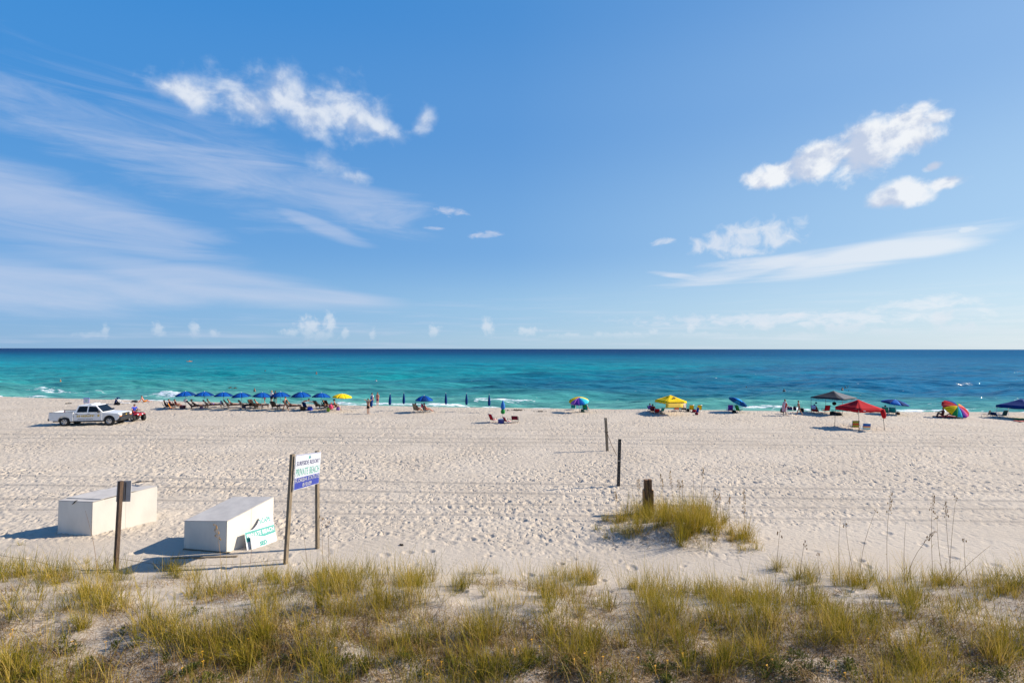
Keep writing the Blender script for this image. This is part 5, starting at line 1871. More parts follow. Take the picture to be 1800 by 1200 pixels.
put('cooler', cooler_parts(M('cooler_dark', (0.10, 0.02, 0.03), 0.4), M('cooler_red', (0.55, 0.02, 0.04), 0.4)), 321, 718, 20, 'dark red cooler on the sand by the first blue umbrella', 'cooler')
put('bag', bag_parts(VIOLET, 0.42), 354, 717, 30, 'small purple bag beside the second umbrella pole', 'bag')
put('bag', bag_parts(NAVY, 0.4), 429, 717, 10, 'navy bag at the foot of the fourth umbrella pole', 'bag')
put('cooler', cooler_parts(BROWN, BROWN, 0.5, 0.36, 0.36), 532.5, 721, 5, 'brown box cooler next to the bending man', 'cooler')
put('bag', bag_parts(M('cloth_royal', (0.02, 0.05, 0.42), 0.9), 0.60, 0.35, 0.42), 545, 721, 20, 'big royal blue beach bag beside the navy folding chair', 'bag')
mb = MB(); mb.ball((0, 0, 0.29), 0.29, 16, 12)
p = at(582, 719); p.z += 0.0
solo('beach_ball', mb.mesh('beach_ball', PINK), 'round pink ball between the dark chaises by the eighth umbrella', 'ball', p)
put('bag', bag_parts(LIME, 0.34, 0.24, 0.40), 577, 723, 0, 'lime green bag in front of the pink ball', 'bag')
put('bag', bag_parts(VIOLET, 0.38, 0.24, 0.36), 594, 721, 0, 'violet bag under the edge of the yellow umbrella', 'bag')
p = at(327, 718)
mb = MB(); mb.ball((0, 0, 0), (0.26, 0.16, 0.22), 10, 8); mb.tube([(0, 0, 0.2), (0, 0.05, 0.45)], 0.012, 5)
solo('hanging_bag', mb.mesh('hanging_bag', WHITE), 'white bag hanging on the pole of the first blue umbrella', 'bag', p + Vector((0, -0.12, 0.95)))

# standing and walking people near the row
person('child in a pink swimsuit walking behind the fifth umbrella', at(465, 709.5), 200, WALK, 'fair', suit=PINK, hair='blond', h=1.25, female=True)
person('person in a white shirt and dark shorts by the water behind the row', at(477, 709.5), 15, STAND, 'fair', top=WHITE, bottom=BLACK, hair='blond')
person('dark haired person in a dark suit at the water behind the sixth umbrella', at(483.5, 709.5), 340, STAND, 'brown', top=MIDNIGHT, bottom=BLACK, hair='dark', h=1.68)
person('woman in a navy swimsuit walking past the front of the row', at(502, 722.5), 285, WALK, 'tan', suit=MIDNIGHT, hair='brown', female=True, h=1.72)
person('man with bare back in pale shorts bending over beside the navy chair', at(533, 719), 70, BEND, 'tan', bottom=PALE, hair='dark')
person('man in black shorts with both hands on his head', at(647, 727.5), 20, HANDS_HEAD, 'tan', bottom=BLACK, hair='dark')
person('person in a white shirt at the waterline beyond the folded umbrella', at(653.5, 716), 30, STAND, 'tan', top=WHITE, bottom=NAVY, hair='dark', h=1.8)
person('bare chested person in purple and red shorts at the waterline', at(663.5, 713), 200, STAND, 'red', bottom=M('cloth_plum', (0.22, 0.02, 0.12), 0.9), hair='brown', h=1.7)

# closed rental umbrellas
FG = 'folded navy umbrellas in a loose row'
fold = kit('fold', lambda: folded_parts(M('cloth_navy_dark', (0.004, 0.030, 0.15), 0.85, spec=0.12), None, 2.0, 1.25, white_tube))
for (px, py), lab in zip([(652.5, 727), (685, 723.5), (709.5, 721), (784, 722), (820, 723), (860, 725)],
                         ['folded navy umbrella right behind the man with hands on his head', 'folded navy umbrella next to the bare chested person at the waterline', 'folded navy umbrella closest to the single open blue umbrella, on the truck side',
                          'folded navy umbrella just past the single open blue umbrella', 'middle one of the three folded navy umbrellas before the red chairs', 'folded navy umbrella behind the red chairs and blue cooler']):
    put('folded_umbrella', fold, px, py, random.uniform(0, 60), lab, 'umbrella', FG, tilt=(R(random.uniform(-1.5, 1.5)), R(random.uniform(-2, 2))))

# single blue umbrella with two sunbathers
u1 = umbrella_parts([NAVY, BLUE], 1.0, 1.86, 0.50)
put('beach_umbrella', u1, 745.5, 724.5, 12, 'single open blue beach umbrella standing apart from the row', 'umbrella')
p = at(733, 724); thing('beach_chair', 'tan high backed chair under the single blue umbrella', 'chair', p, face(38), chair_parts(TAN, dark_tube, 0.25, 0.78, 72, 0.30))
person('person with bare legs in the tan high backed chair', loc_off(p, 38, 0.02), 38, LOWSIT, 'tan', bottom=SALMON, hair='dark', female=True)
p = at(749, 724.5); thing('beach_chair', 'grey and pink chair under the single blue umbrella', 'chair', p, face(58), towel_on_back(chair_parts(GREY, dark_tube, 0.25, 0.78, 70, 0.30), PINK, 70, 0.25, 0.78, 0.16))
person('sunbather reclining in the grey and pink chair', loc_off(p, 58, 0.02), 58, LOWSIT, 'red', suit=CRIMSON, hair='brown', female=True)

# red chairs, cooler and closed blue-green umbrella
put('folded_umbrella', folded_parts(M('cloth_sky', (0.015, 0.14, 0.46), 0.85), GREEN, 2.15, 1.30, white_tube), 884, 743, 0, 'folded blue and green umbrella standing over the red chairs', 'umbrella')
put('beach_chair', chair_parts(RED, alu, 0.26, 0.66, 66, 0.29), 868, 742, 52, 'red beach chair standing apart on the truck side of the blue cooler', 'chair')
put('beach_chair', chair_parts(RED, alu, 0.20, 0.52, 60, 0.28), 893, 743.5, 62, 'bright red low chair right beside the blue cooler', 'chair')
put('beach_chair', chair_parts(MAROON, dark_tube, 0.30, 0.40, 70, 0.30), 905.5, 742, 10, 'dark red chair beside the low bright red chair', 'chair')
put('cooler', cooler_parts(M('cooler_blue', (0.02, 0.03, 0.22), 0.4), M('cooler_white', (0.7, 0.72, 0.75), 0.4), 0.52, 0.36, 0.36), 881, 743.5, 12, 'blue cooler with a white lid between the red chairs', 'cooler')

# rainbow umbrella and two chairs
RAIN = [PURPLE, M('cloth_indigo', (0.04, 0.03, 0.36), 0.85), CYAN, CYAN, YELLOW, YELLOW, ORANGE, PINK]
rb = umbrella_parts([YELLOW, YELLOW, ORANGE, ORANGE, YELLOW, YELLOW, YELLOW, M('cloth_mauve', (0.36, 0.10, 0.38), 0.85), PURPLE, BLUE, CYAN, M('cloth_aqua', (0.05, 0.52, 0.48), 0.85)], 1.12, 1.72, 0.40, n=12, pole=white_tube, pole_r=0.024)
put('beach_umbrella', rb, 1018.5, 724, 5, 'upright rainbow umbrella with a white pole near the net posts', 'umbrella', tilt=(R(16), R(-3)))
p = at(1008, 719.5); thing('beach_chair', 'small teal chair at the water edge beyond the upright rainbow umbrella', 'chair', p, face(10), chair_parts(TEAL, alu, 0.22, 0.42, 70, 0.25))
p = at(1030, 723.5); thing('beach_chair', 'teal and green chair beside the upright rainbow umbrella', 'chair', p, face(25), towel_on_back(chair_parts(TEAL, alu, 0.25, 0.74, 68, 0.28), GREEN, 68, 0.25, 0.74, 0.14))
person('person with red hair tie sitting in the teal and green chair', loc_off(p, 25), 25, LOWSIT, 'tan', suit=CRIMSON, hair='brown', female=True)
put('bag', bag_parts(M('cloth_bottle', (0.012, 0.06, 0.05), 0.9), 0.42, 0.28, 0.34), 1024, 724.5, 0, 'dark green bag at the foot of the teal and green chair', 'bag')

# yellow tent
g = at(1179, 727)
ty_parts = tent_parts(YELLOW, 2.9, 2.6, 1.66, 2.36, 0.24, white_tube)
mb = MB()
rows = []
for i in range(5):
    t = i / 4
    rows.append([(-1.45 - 0.25 * t + 2.45 * j / 5, -1.34 - 0.25 * t, 1.46 - (0.52 + 0.0 * j) * t) for j in range(6)])
mb.sheet(rows, 0.006); ty_parts.append(P('side_wall', mb, M('cloth_yellow_pale', (0.80, 0.56, 0.07), 0.85, trans=0.25), fix=False))
mb = MB(); mb.sheet([[(0.62 + 0.32 * j, -1.36 - 0.02 * i, 1.44 - 0.20 * i) for j in range(3)] for i in range(4)], 0.006); ty_parts.append(P('side_wall', mb, M('cloth_cream', (0.62, 0.52, 0.42), 0.85, trans=0.25), fix=False))
for k in range(13):
    mb = MB(); mb.box((-1.05 + k * 0.17, -1.352, 1.545), (0.10 if k % 3 else 0.13, 0.012, 0.09)); ty_parts.append(P('printed_mark', mb, INK))
mb = MB(); mb.box((0.05, -0.72, 2.035), (0.62, 0.012, 0.10), (R(-62), 0, R(10))); mb.box((0.1, -0.62, 2.09), (0.20, 0.012, 0.26), (R(-62), 0, R(-25))); ty_parts.append(P('printed_emblem', mb, INK))
thing('canopy_tent', 'yellow pop-up beach canopy with dark print and a hanging front sheet', 'canopy tent', g, face(-14), ty_parts, scale=0.86)
YG = 'chairs around the yellow canopy'
for px, py, deg, c, tb, lab in [(1145, 722.5, 60, VIOLET, dark_tube, 'violet chair farthest out on the net post side of the yellow canopy'), (1149, 725, 40, MAROON, dark_tube, 'maroon chair between the violet and the bright red chair'),
                                (1155, 727, 15, RED, alu, 'bright red chair in the shade in front of the yellow canopy'), (1161, 725.5, 330, TEAL, alu, 'dark teal chair beside the bright red chair by the yellow canopy'),
                                (1189, 722.5, 6, SALMON, dark_tube, 'pink and black chair under the open side of the yellow canopy'), (1200.5, 722.5, 0, BLACK, dark_tube, 'black high backed chair under the yellow canopy'),
                                (1214.5, 722.5, 4, YELLOW, alu, 'yellow chair just outside the canopy beside the black cooler'), (1228.5, 722.5, 4, YELLOW, alu, 'yellow chair with a blue board leaning on it')]:
    hi = c in (BLACK, SALMON, YELLOW)
    put('beach_chair', chair_parts(c, tb, 0.22, 0.56 if hi else 0.46, 76 if hi else 62, 0.25, head=BLACK if c is SALMON else None), px, py, deg, lab, 'chair', YG)
person('person in violet sitting at the net post side of the yellow canopy', loc_off(at(1145, 722.5), 60), 60, LOWSIT, 'tan', top=VIOLET, bottom=BLACK, hair='dark', h=1.5)
person('person in red sitting under the yellow canopy edge in the maroon chair', loc_off(at(1149, 725), 40), 40, LOWSIT, 'brown', top=CRIMSON, bottom=BLACK, hair='dark', h=1.6)
put('cooler', cooler_parts(BLACK, BLACK, 0.34, 0.28, 0.28), 1208.5, 723.5, 0, 'small black cooler between the black and yellow chairs', 'cooler')
put('bag', bag_parts(CRIMSON, 0.46, 0.28, 0.26), 1220.5, 724, 0, 'red bag lying between the two yellow chairs', 'bag')
mb = MB(); rows = [[(x * 0.24 * (1 - 0.5 * abs(i / 6 - 0.5) ** 1.0 * (1 if i > 3 else 0.3)), 0.28 * i / 6, 0.02 + 0.86 * i / 6) for x in (-1, -0.5, 0, 0.5, 1)] for i in range(7)]
mb.sheet(rows, 0.05)
solo('bodyboard', mb.mesh('bodyboard', BLUE), 'blue bodyboard leaning on the outer yellow chair', 'bodyboard', at(1225.5, 725), face(55), scale=0.62)
mb = MB(); mb.ball((0, 0, 0.13), (0.20, 0.16, 0.16), 10, 6); mb.tube([(-0.1, 0, 0.2), (0, 0, 0.36), (0.1, 0, 0.2)], 0.014, 5)
solo('bucket_bag', mb.mesh('bucket_bag', MAROON), 'dark round bag on the sand in front of the blue bodyboard', 'bag', at(1224.5, 729))

# tilted blue umbrella
put('beach_umbrella', umbrella_parts([BLUE, M('cloth_azure', (0.008, 0.24, 0.62), 0.8, spec=0.12)], 1.05, 1.65, 0.30), 1287.5, 724.5, 0, 'small blue umbrella tilted steeply over a purple chair', 'umbrella', tilt=(R(-6), R(31)))
put('beach_chair', chair_parts(PURPLE, white_tube, 0.22, 0.66, 78, 0.28), 1282.5, 724, 4, 'purple chair with white frame under the tilted blue umbrella', 'chair')
put('beach_chair', chair_parts(GREEN, alu, 0.24, 0.68, 68, 0.26, head=LIME), 1300, 725, 65, 'green chair under the low edge of the tilted blue umbrella', 'chair')
put('bag', bag_parts(BLACK, 0.46, 0.3, 0.28), 1290.5, 725.5, 15, 'black bag between the purple and green chairs', 'bag')

# walking couple
person('person wrapped in a red and white striped towel walking with bags', at(1379.5, 730), 80, WALK, 'tan', robe=RED_WHITE, bottom=RED, hair='brown', h=1.8)
person('woman in a dark two piece swimsuit walking behind the striped towel person', at(1405, 730), 300, WALK, 'tan', bottom=MIDNIGHT, hair='brown', female=True, h=1.66)
put('bag', bag_parts(BLACK, 0.40, 0.24, 0.40), 1375, 727, 0, 'black bag carried beside the striped towel person, away from the folding chair', 'bag', dz=0.15)
put('bag', bag_parts(MIDNIGHT, 0.34, 0.22, 0.42), 1397, 725, 0, 'navy bag held between the two walking people', 'bag', dz=0.25)
put('bag', bag_parts(BLACK, 0.40, 0.26, 0.42), 1409.5, 727, 0, 'dark bag carried on the grey canopy side of the walking woman', 'bag', dz=0.2)
put('folding_chair', chair_parts(M('cloth_slate', (0.03, 0.06, 0.12), 0.85), alu, 0.48, 0.36, 74, 0.26), 1389, 728, 200, 'slate blue folding chair carried between the two walking people', 'chair')

# grey canopy
g = at(1466, 727)
gp = tent_parts(GREY, 3.25, 3.25, 1.80, 2.52, 0.10, dark_tube, curve=0.12, valance_m=DGREY, panels=[GREY, cloth('grey_light', (0.36, 0.35, 0.36)), GREY, DGREY])
thing('canopy_tent', 'grey pop-up beach canopy behind the red one', 'canopy tent', g, R(33), gp)
for px, py, lab, c, sz in [(1434.5, 708, 'small blue thing hanging from the grey canopy corner', NAVY, 0.12), (1466.5, 709, 'black bag hanging under the front edge of the grey canopy', BLACK, 0.24)]:
    b = at(px, 727.5 if px > 1450 else 726)
    q = above(px, py, b)
    mb = MB(); mb.ball((0, 0, 0), (sz, sz * 0.6, sz * 0.85), 10, 6); mb.tube([(0, 0, sz * 0.7), (0, 0, sz * 0.7 + 0.25)], 0.01, 5)
    solo('hanging_bag', mb.mesh('hanging_bag', c), lab, 'bag', q)
p = at(1433, 726.5); thing('beach_chair', 'red chair with a white towel on its back under the grey canopy', 'chair', p, face(48), towel_on_back(chair_parts(CRIMSON, dark_tube, 0.26, 0.72, 68, 0.28), PALE, 68, 0.26, 0.72, 0.22))
person('person in dark red sitting in the chair with the white towel', loc_off(p, 48, 0.03), 48, LOWSIT, 'brown', top=MAROON, bottom=MAROON, hair='dark')
put('beach_chair', chair_parts(CRIMSON, dark_tube, 0.30, 0.62, 76, 0.33), 1451, 725.5, 350, 'empty wide red chair under the middle of the grey canopy', 'chair')
put('bag', bag_parts(BLACK, 0.60, 0.34, 0.40), 1464, 729.5, 0, 'large black bag under the grey canopy beside the red canopy leg', 'bag')
put('bag', bag_parts(BLACK, 0.66, 0.36, 0.32), 1473.5, 730, 10, 'long low black bag partly behind the red canopy', 'bag')

# red canopy
g = at(1510, 752)
rp = tent_parts(RED, 2.5, 2.5, 1.83, 2.55, 0.26, dark_tube, splay=0.06, curve=0.10)
mb = MB(); mb.tube([(1.25, -1.21, 1.78), (1.29, -1.25, 1.45), (1.34, -1.27, 1.15), (1.36, -1.25, 1.02)], [0.16, 0.20, 0.17, 0.12], 9); rp.append(P('rolled_wall', mb, RED))
mb = MB(); mb.box((-0.70, -1.31, 1.70), (0.22, 0.012, 0.05)); rp.append(P('printed_patch', mb, WHITE))
thing('canopy_tent', 'red pop-up beach canopy with a rolled wall hanging from one corner', 'canopy tent', g, face(-11), rp)
put('beach_chair', chair_parts(SUNSET, white_tube, 0.24, 0.62, 80, 0.31), 1501, 754.5, 2, 'yellow red and green striped chair in front of the red canopy', 'chair')
put('beach_chair', chair_parts(OCEAN, white_tube, 0.24, 0.54, 76, 0.31), 1520.5, 758, 8, 'blue and orange striped chair under the red canopy', 'chair')

# blue umbrella with two green chairs
put('beach_umbrella', umbrella_parts([NAVY, M('cloth_cobalt', (0.003, 0.11, 0.40), 0.8, spec=0.12)], 1.30, 1.62, 0.42), 1570, 727.5, 10, 'wide low blue umbrella over two green chairs', 'umbrella', tilt=(R(4), R(7)))
p = at(1557, 728.5); thing('beach_chair', 'green chair under the wide blue umbrella, the one holding a person', 'chair', p, face(42), chair_parts(M('cloth_sea_green', (0.02, 0.20, 0.13), 0.85), alu, 0.26, 0.70, 66, 0.29))
person('person with dark hair sitting under the wide blue umbrella', loc_off(p, 42), 42, LOWSIT, 'tan', top=M('cloth_sea_green', None), bottom=BLACK, hair='dark')
put('beach_chair', chair_parts(TEAL, alu, 0.26, 0.66, 66, 0.29), 1569, 728.5, 38, 'empty teal chair under the wide blue umbrella', 'chair')
put('bag', bag_parts(BROWN, 0.40, 0.28, 0.26), 1578, 728.5, 0, 'small dark bag beside the empty teal chair', 'bag')

# big tilted rainbow umbrella
big = umbrella_parts([M('cloth_scarlet', (0.62, 0.03, 0.02), 0.8), ORANGE, GREEN, BLUE, NAVY, RED, RED, M('cloth_scarlet', None), YELLOW, YELLOW, GREEN, CYAN, PURPLE, M('cloth_magenta', (0.50, 0.02, 0.22), 0.85), CRIMSON, RED], 1.24, 1.62, 0.42, n=16, pole=white_tube)
put('beach_umbrella', big, 1667, 732, 0, 'big rainbow umbrella tilted over two seated people', 'umbrella', tilt=(R(40), R(6)))
p = at(1654, 733); mt = towel_mesh(MAROON, 1.4, 2.2, 2)
solo('beach_towel', mt, 'dark red towel spread under the big tilted rainbow umbrella', 'towel', at(1664, 733), face(80))
person('person in maroon sitting on the towel at the edge of the rainbow shade', at(1657, 732.5), 285, GROUND, 'brown', top=MAROON, bottom=MAROON, hair='dark', hz=0.2)
p = at(1678, 733.5); thing('beach_chair', 'grey low chair with a salmon towel under the big rainbow umbrella', 'chair', p, face(325), towel_on_back(chair_parts(GREY, white_tube, 0.22, 0.60, 64, 0.30), SALMON, 64, 0.22, 0.60, 0.17))
person('person with dark hair sitting in the grey chair under the rainbow umbrella', loc_off(p, 325), 325, LOWSIT, 'tan', top=GREY, bottom=BLACK, hair='dark')

# navy canopy at the edge of the picture
g = at(1796, 735)
npz = tent_parts(M('cloth_navy_dark', None), 3.0, 3.0, 1.30, 2.0, 0.22, white_tube, curve=0.1)
mb = MB(); mb.tube([(-1.42, -1.5, 1.22), (-1.40, -1.52, 0.8), (-1.38, -1.5, 0.3), (-1.40, -1.5, 0.02)], [0.20, 0.24, 0.16, 0.20], 9)
npz.append(P('gathered_wall', mb, MIDNIGHT))
thing('canopy_tent', 'navy pop-up canopy with a gathered wall at its leg', 'canopy tent', g, face(-28), npz)
put('beach_chair', chair_parts(TAN, white_tube, 0.30, 0.50, 74, 0.27), 1733, 733, 330, 'white framed tan sling chair beside the navy canopy', 'chair')
put('beach_chair', chair_parts(NAVY, white_tube, 0.22, 0.56, 42, 0.28), 1749, 733, 60, 'navy reclined chair at the edge of the navy canopy', 'chair')
put('beach_chair', chair_parts(M('cloth_forest', (0.015, 0.08, 0.07), 0.85), white_tube, 0.26, 0.60, 72, 0.30), 1761, 734, 350, 'dark green chair with white frame under the navy canopy', 'chair')
solo('beach_towel', towel_mesh(GREEN, 1.0, 1.8, 5), 'green towel on the sand under the navy canopy', 'towel', at(1796, 737.5), face(75))
solo('beach_towel', towel_mesh(SALMON, 0.7, 1.4, 6), 'salmon towel at the edge of the green towel', 'towel', at(1797, 740.5), face(85))

# left end of the beach
g = at(151.5, 720)
mb = MB(); q0 = above(151.5, 708, g).z - g.z
for s in (-1, 1):
    mb.tube([(s * 0.22, 0, -0.3), (s * 0.22, 0, q0 + 0.1)], 0.02, 6)
pp = [P('stand', mb, alu)]
zt = above(151.5, 699, g).z - g.z
mb = MB(); mb.box((0, 0, (q0 + zt) / 2), (0.60, 0.03, zt - q0)); pp.append(P('frame', mb, M('sign_violet', (0.20, 0.17, 0.62), 0.5), bevel=0.004))
mb = MB(); mb.box((0, -0.018, (q0 + zt) / 2), (0.48, 0.012, (zt - q0) * 0.78)); pp.append(P('panel', mb, SIGN_WHITE))
for k in range(3):
    mb = MB(); mb.box((0, -0.026, (q0 + zt) / 2 + 0.12 - 0.12 * k), (0.30 - 0.05 * k, 0.006, 0.035)); pp.append(P('text_line', mb, SIGN_TEAL))
thing('beach_sign', 'small white sign with violet border standing beyond the pickup roof', 'sign', g, face(-8), pp)
p = at(211, 709.5)
mb = MB()
rows = []
for i in range(7):
    a = R(-20 + 130 * i / 6)
    rows.append([(x * 0.42, -0.35 - 0.42 * math.cos(a) * 0.5 + 0.25 * (i / 6), 0.10 + 0.75 * math.sin(a) if i < 6 else 0.70) for x in (-1, -0.5, 0, 0.5, 1)])
mb.sheet(rows, 0.015)
sh = P('hood', mb, NAVY)
thing('sun_shade', 'navy beach chair with rounded back at the water edge behind the quad bike', 'chair', p, face(40), [sh] + chair_parts(NAVY, white_tube, 0.24, 0.62, 60, 0.33))
solo('beach_towel', towel_mesh(WHITE, 0.7, 1.3, 9), 'white towel beside the navy rounded chair at the water edge', 'towel', at(218, 709), face(60))
put('bag', bag_parts(BLACK, 0.62, 0.36, 0.34), 206, 711.5, 0, 'black bag on the sand in front of the navy rounded chair', 'bag')
put('bag', bag_parts(DGREY, 0.70, 0.4, 0.24, False), 237, 706.5, 0, 'low dark bundle at the water edge behind the quad bike rider', 'bag')
person('sunbather sitting on the sand by the water with hands behind, past the quad bike', at(253, 706.5), 65, GROUND_BACK, 'red', bottom=ORANGE, hair='brown')

# in the water
def wader(label, px, py, deep, deg, **kw):
    p = sea_at(px, py); p.z = SEA_Z - deep
    person(label, p, deg, kw.pop('pose', STAND), kw.pop('skin', 'tan'), **kw)


wader('man in blue trunks standing in the shallows behind the fourth and fifth umbrellas', 447, 697, 0.25, 20, bottom=NAVY, hair='brown')
wader('person standing thigh deep in the sea beyond the striped towel person', 1378.5, 694.5, 0.55, 10, skin='brown', bottom=BLACK, hair='dark')
wader('first bather beyond the grey canopy, nearest its peak', 1481, 692.5, 0.45, 340, skin='brown', bottom=BLACK, hair='dark')
wader('taller bather with raised arm standing in the waves beyond the grey canopy', 1486, 690.0, 0.50, 60, skin='brown', bottom=BLACK, hair='dark', ar=(120, 20, 30))
wader('small bather behind the slope of the grey canopy', 1492, 695, 0.35, 0, skin='brown', bottom=BLACK, hair='dark', h=1.3)
wader('swimmer with head and shoulders above the water beyond the tilted blue umbrella', 1312, 682, 1.30, 0, skin='brown', hair='dark')
wader('orange shirted bather in the sea beyond the pickup truck', 106, 671.5, 1.05, 30, skin='red', top=ORANGE, hair='blond')
wader('swimmer in the sea beyond the shirtless person at the waterline', 661, 670, 1.2, 0, top=WHITE, hair='dark')
wader('swimmer in a red cap beside a white board', 517.5, 664, 1.2, 0, skin='red', hair=None, hat=RED)
wader('swimmer farthest out beyond the fifth umbrella', 466, 652.5, 1.15, 0, skin='brown', hair='dark')
wader('swimmer far out beyond the eighth umbrella', 556, 656, 1.1, 0, skin='red', hair='dark')
mb = MB(); mb.sheet([[(x * 0.32 * math.sin(math.pi * min(0.97, max(0.06, i / 8))) ** 0.5, -1.1 + 2.2 * i / 8, 0.08 + (0.12 if i == 8 else 0)) for x in (-1, -0.5, 0, 0.5, 1)] for i in range(9)], 0.07)
p = sea_at(511, 664.5)
solo('paddle_board', mb.mesh('paddle_board', WHITE), 'white board floating beside the swimmer in a red cap', 'board', p, face(85))
mb = MB()
rows = []
for i in range(11):
    t = -1 + 2 * i / 10
    w = 0.36 * max(0.02, 1 - abs(t) ** 2.2)
    rows.append([(math.cos(a) * w, t * 1.6, 0.10 + math.sin(a) * 0.22 * (0.4 + 0.6 * (1 - t * t)) + 0.16 * t ** 4) for a in [2 * math.pi * j / 10 for j in range(11)]])
mb.sheet(rows)
p = sea_at(333, 635.5)
thing('kayak', 'orange kayak far out on the turquoise water', 'kayak', p, face(70), [P('hull', mb, ORANGE)])
person('person sitting in the far orange kayak', p + Vector((0, 0, 0.0)), 70, GROUND, 'red', top=M('cloth_vest', (0.7, 0.25, 0.05), 0.9), hair='dark', hz=0.25)


def bird_parts():
    mb = MB(); mb.ball((0, 0, 0), (0.11, 0.34, 0.11), 10, 8); mb.ball((0, 0.36, 0.06), (0.06, 0.10, 0.06), 8, 6); mb.tube([(0, 0.42, 0.06), (0, 0.66, 0.01)], [0.025, 0.006], 5); mb.hexa([(-0.05, -0.3, -0.02), (0.05, -0.3, -0.02), (0.09, -0.5, 0), (-0.09, -0.5, 0)], [(-0.05, -0.3, 0.02), (0.05, -0.3, 0.02), (0.09, -0.5, 0.02), (-0.09, -0.5, 0.02)])
    dk = M('feather_brown', (0.05, 0.04, 0.035), 0.8)
    pts = [P('body', mb, dk)]
    for s in (-1, 1):
        mb = MB(); mb.sheet([[(s * (0.08 + 0.95 * t), 0.16 - 0.30 * f * (1 - 0.55 * t) - 0.10 * t * t, 0.04 + 0.16 * math.sin(t * 2.4)) for f in (0, 0.5, 1)] for t in (0, 0.25, 0.5, 0.75, 1.0)], 0.02)
        pts.append(P('wing', mb, dk))
    return pts


bp = bird_parts()
for px, py, lab in ((404, 682, 'brown seabird gliding low over the water, the one closer to the pickup'), (412.5, 682.8, 'brown seabird gliding low over the water behind the fourth umbrella')):
    p = sea_at(px, 686); q = above(px, py, p)
    thing('seabird', lab, 'bird', q, face(75), bp, 'seabirds gliding over the water')

# seaweed on the open sand
SW = M('seaweed', (0.035, 0.028, 0.018), 0.9, var=0.3)
for k, (px, py, w, lab) in enumerate([(903, 721.5, 1.0, 'dark strip of dried seaweed nearest the red chairs'), (911, 720.8, 0.5, 'small dark seaweed clump at the end of the seaweed strip'), (949, 723.5, 0.5, 'lone dark seaweed clump before the upright rainbow umbrella'),
                                      (120, 709.5, 0.35, 'small dark lump on the sand near the back of the pickup'), (706, 958, 0.10, 'dark scrap of seaweed on the smooth sand beside the resort sign')]):
    mb = MB()
    rg = random.Random(k)
    for i in range(26):
        x, y = rg.gauss(0, w * 0.5), rg.gauss(0, w * 0.25)
        a = rg.uniform(0, 6.28); l = rg.uniform(0.1, 0.3) * (0.6 + w * 0.4)
        mb.tube([(x, y, 0.02), (x + math.cos(a) * l * 0.5, y + math.sin(a) * l * 0.5, rg.uniform(0.05, 0.12)), (x + math.cos(a) * l, y + math.sin(a) * l, 0.015)], [0.02, 0.025, 0.008], 4)
    o = solo('seaweed', mb.mesh('seaweed', SW), lab, 'seaweed', at(px, py), scale=0.45 if w < 0.2 else 1.0)


# ------------------------------------------------------------------ dune plants
CAM_INV = CAM_ROT.transposed()


def proj(x, y, z):
    """Photograph pixel of world points (arrays)."""
    d = np.stack([np.asarray(x, float), np.asarray(y, float), np.asarray(z, float) - CAM_H], 0)
    c = np.array(CAM_INV) @ d.reshape(3, -1)
    px = 900.0 + F_PX * c[0] / -c[2]; py = PP_Y - F_PX * c[1] / -c[2]
    return px, py


def leaf_material(name, stops, trans=0.35, rough=0.6):
    m = bpy.data.materials.new(name)
    m.use_nodes = True
    n = NT(m.node_tree)
    p = m.node_tree.nodes['Principled BSDF']
    tint = n.node('ShaderNodeAttribute', attribute_name='tint').outputs['Fac']
    geo = n.node('ShaderNodeNewGeometry').outputs['Position']
    f = n.m('ADD', tint, n.m('MULTIPLY', n.m('SUBTRACT', n.noise(geo, 14.0, 3.0, 0.6), 0.5), 0.22))
    c = n.ramp(f, stops)
    n.put(p.inputs['Base Color'], c)
    p.inputs['Roughness'].default_value = rough
    p.inputs['Specular IOR Level'].default_value = 0.08
    tb = n.node('ShaderNodeBsdfTranslucent'); n.put(tb.inputs['Color'], c)
    mx = n.node('ShaderNodeMixShader'); mx.inputs[0].default_value = trans
    m.node_tree.links.new(p.outputs[0], mx.inputs[1]); m.node_tree.links.new(tb.outputs[0], mx.inputs[2])
    m.node_tree.links.new(mx.outputs[0], m.node_tree.nodes['Material Output'].inputs['Surface'])
    return m


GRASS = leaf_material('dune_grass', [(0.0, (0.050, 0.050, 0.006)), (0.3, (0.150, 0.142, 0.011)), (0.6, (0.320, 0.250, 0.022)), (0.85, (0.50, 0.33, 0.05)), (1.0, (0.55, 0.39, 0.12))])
DRY = leaf_material('dry_grass', [(0.0, (0.050, 0.028, 0.012)), (0.35, (0.17, 0.095, 0.033)), (0.65, (0.32, 0.195, 0.072)), (1.0, (0.48, 0.33, 0.15))], 0.2, 0.8)
WEED = leaf_material('beach_weed', [(0.0, (0.026, 0.036, 0.008)), (0.5, (0.075, 0.092, 0.016)), (1.0, (0.17, 0.16, 0.03))], 0.3)
FLOWER = M('yellow_flower', (0.80, 0.42, 0.02), 0.7, var=0.05)
STALK = leaf_material('sea_oat_stalk', [(0.0, (0.13, 0.075, 0.04)), (0.5, (0.25, 0.135, 0.06)), (1.0, (0.48, 0.28, 0.09))], 0.15, 0.8)


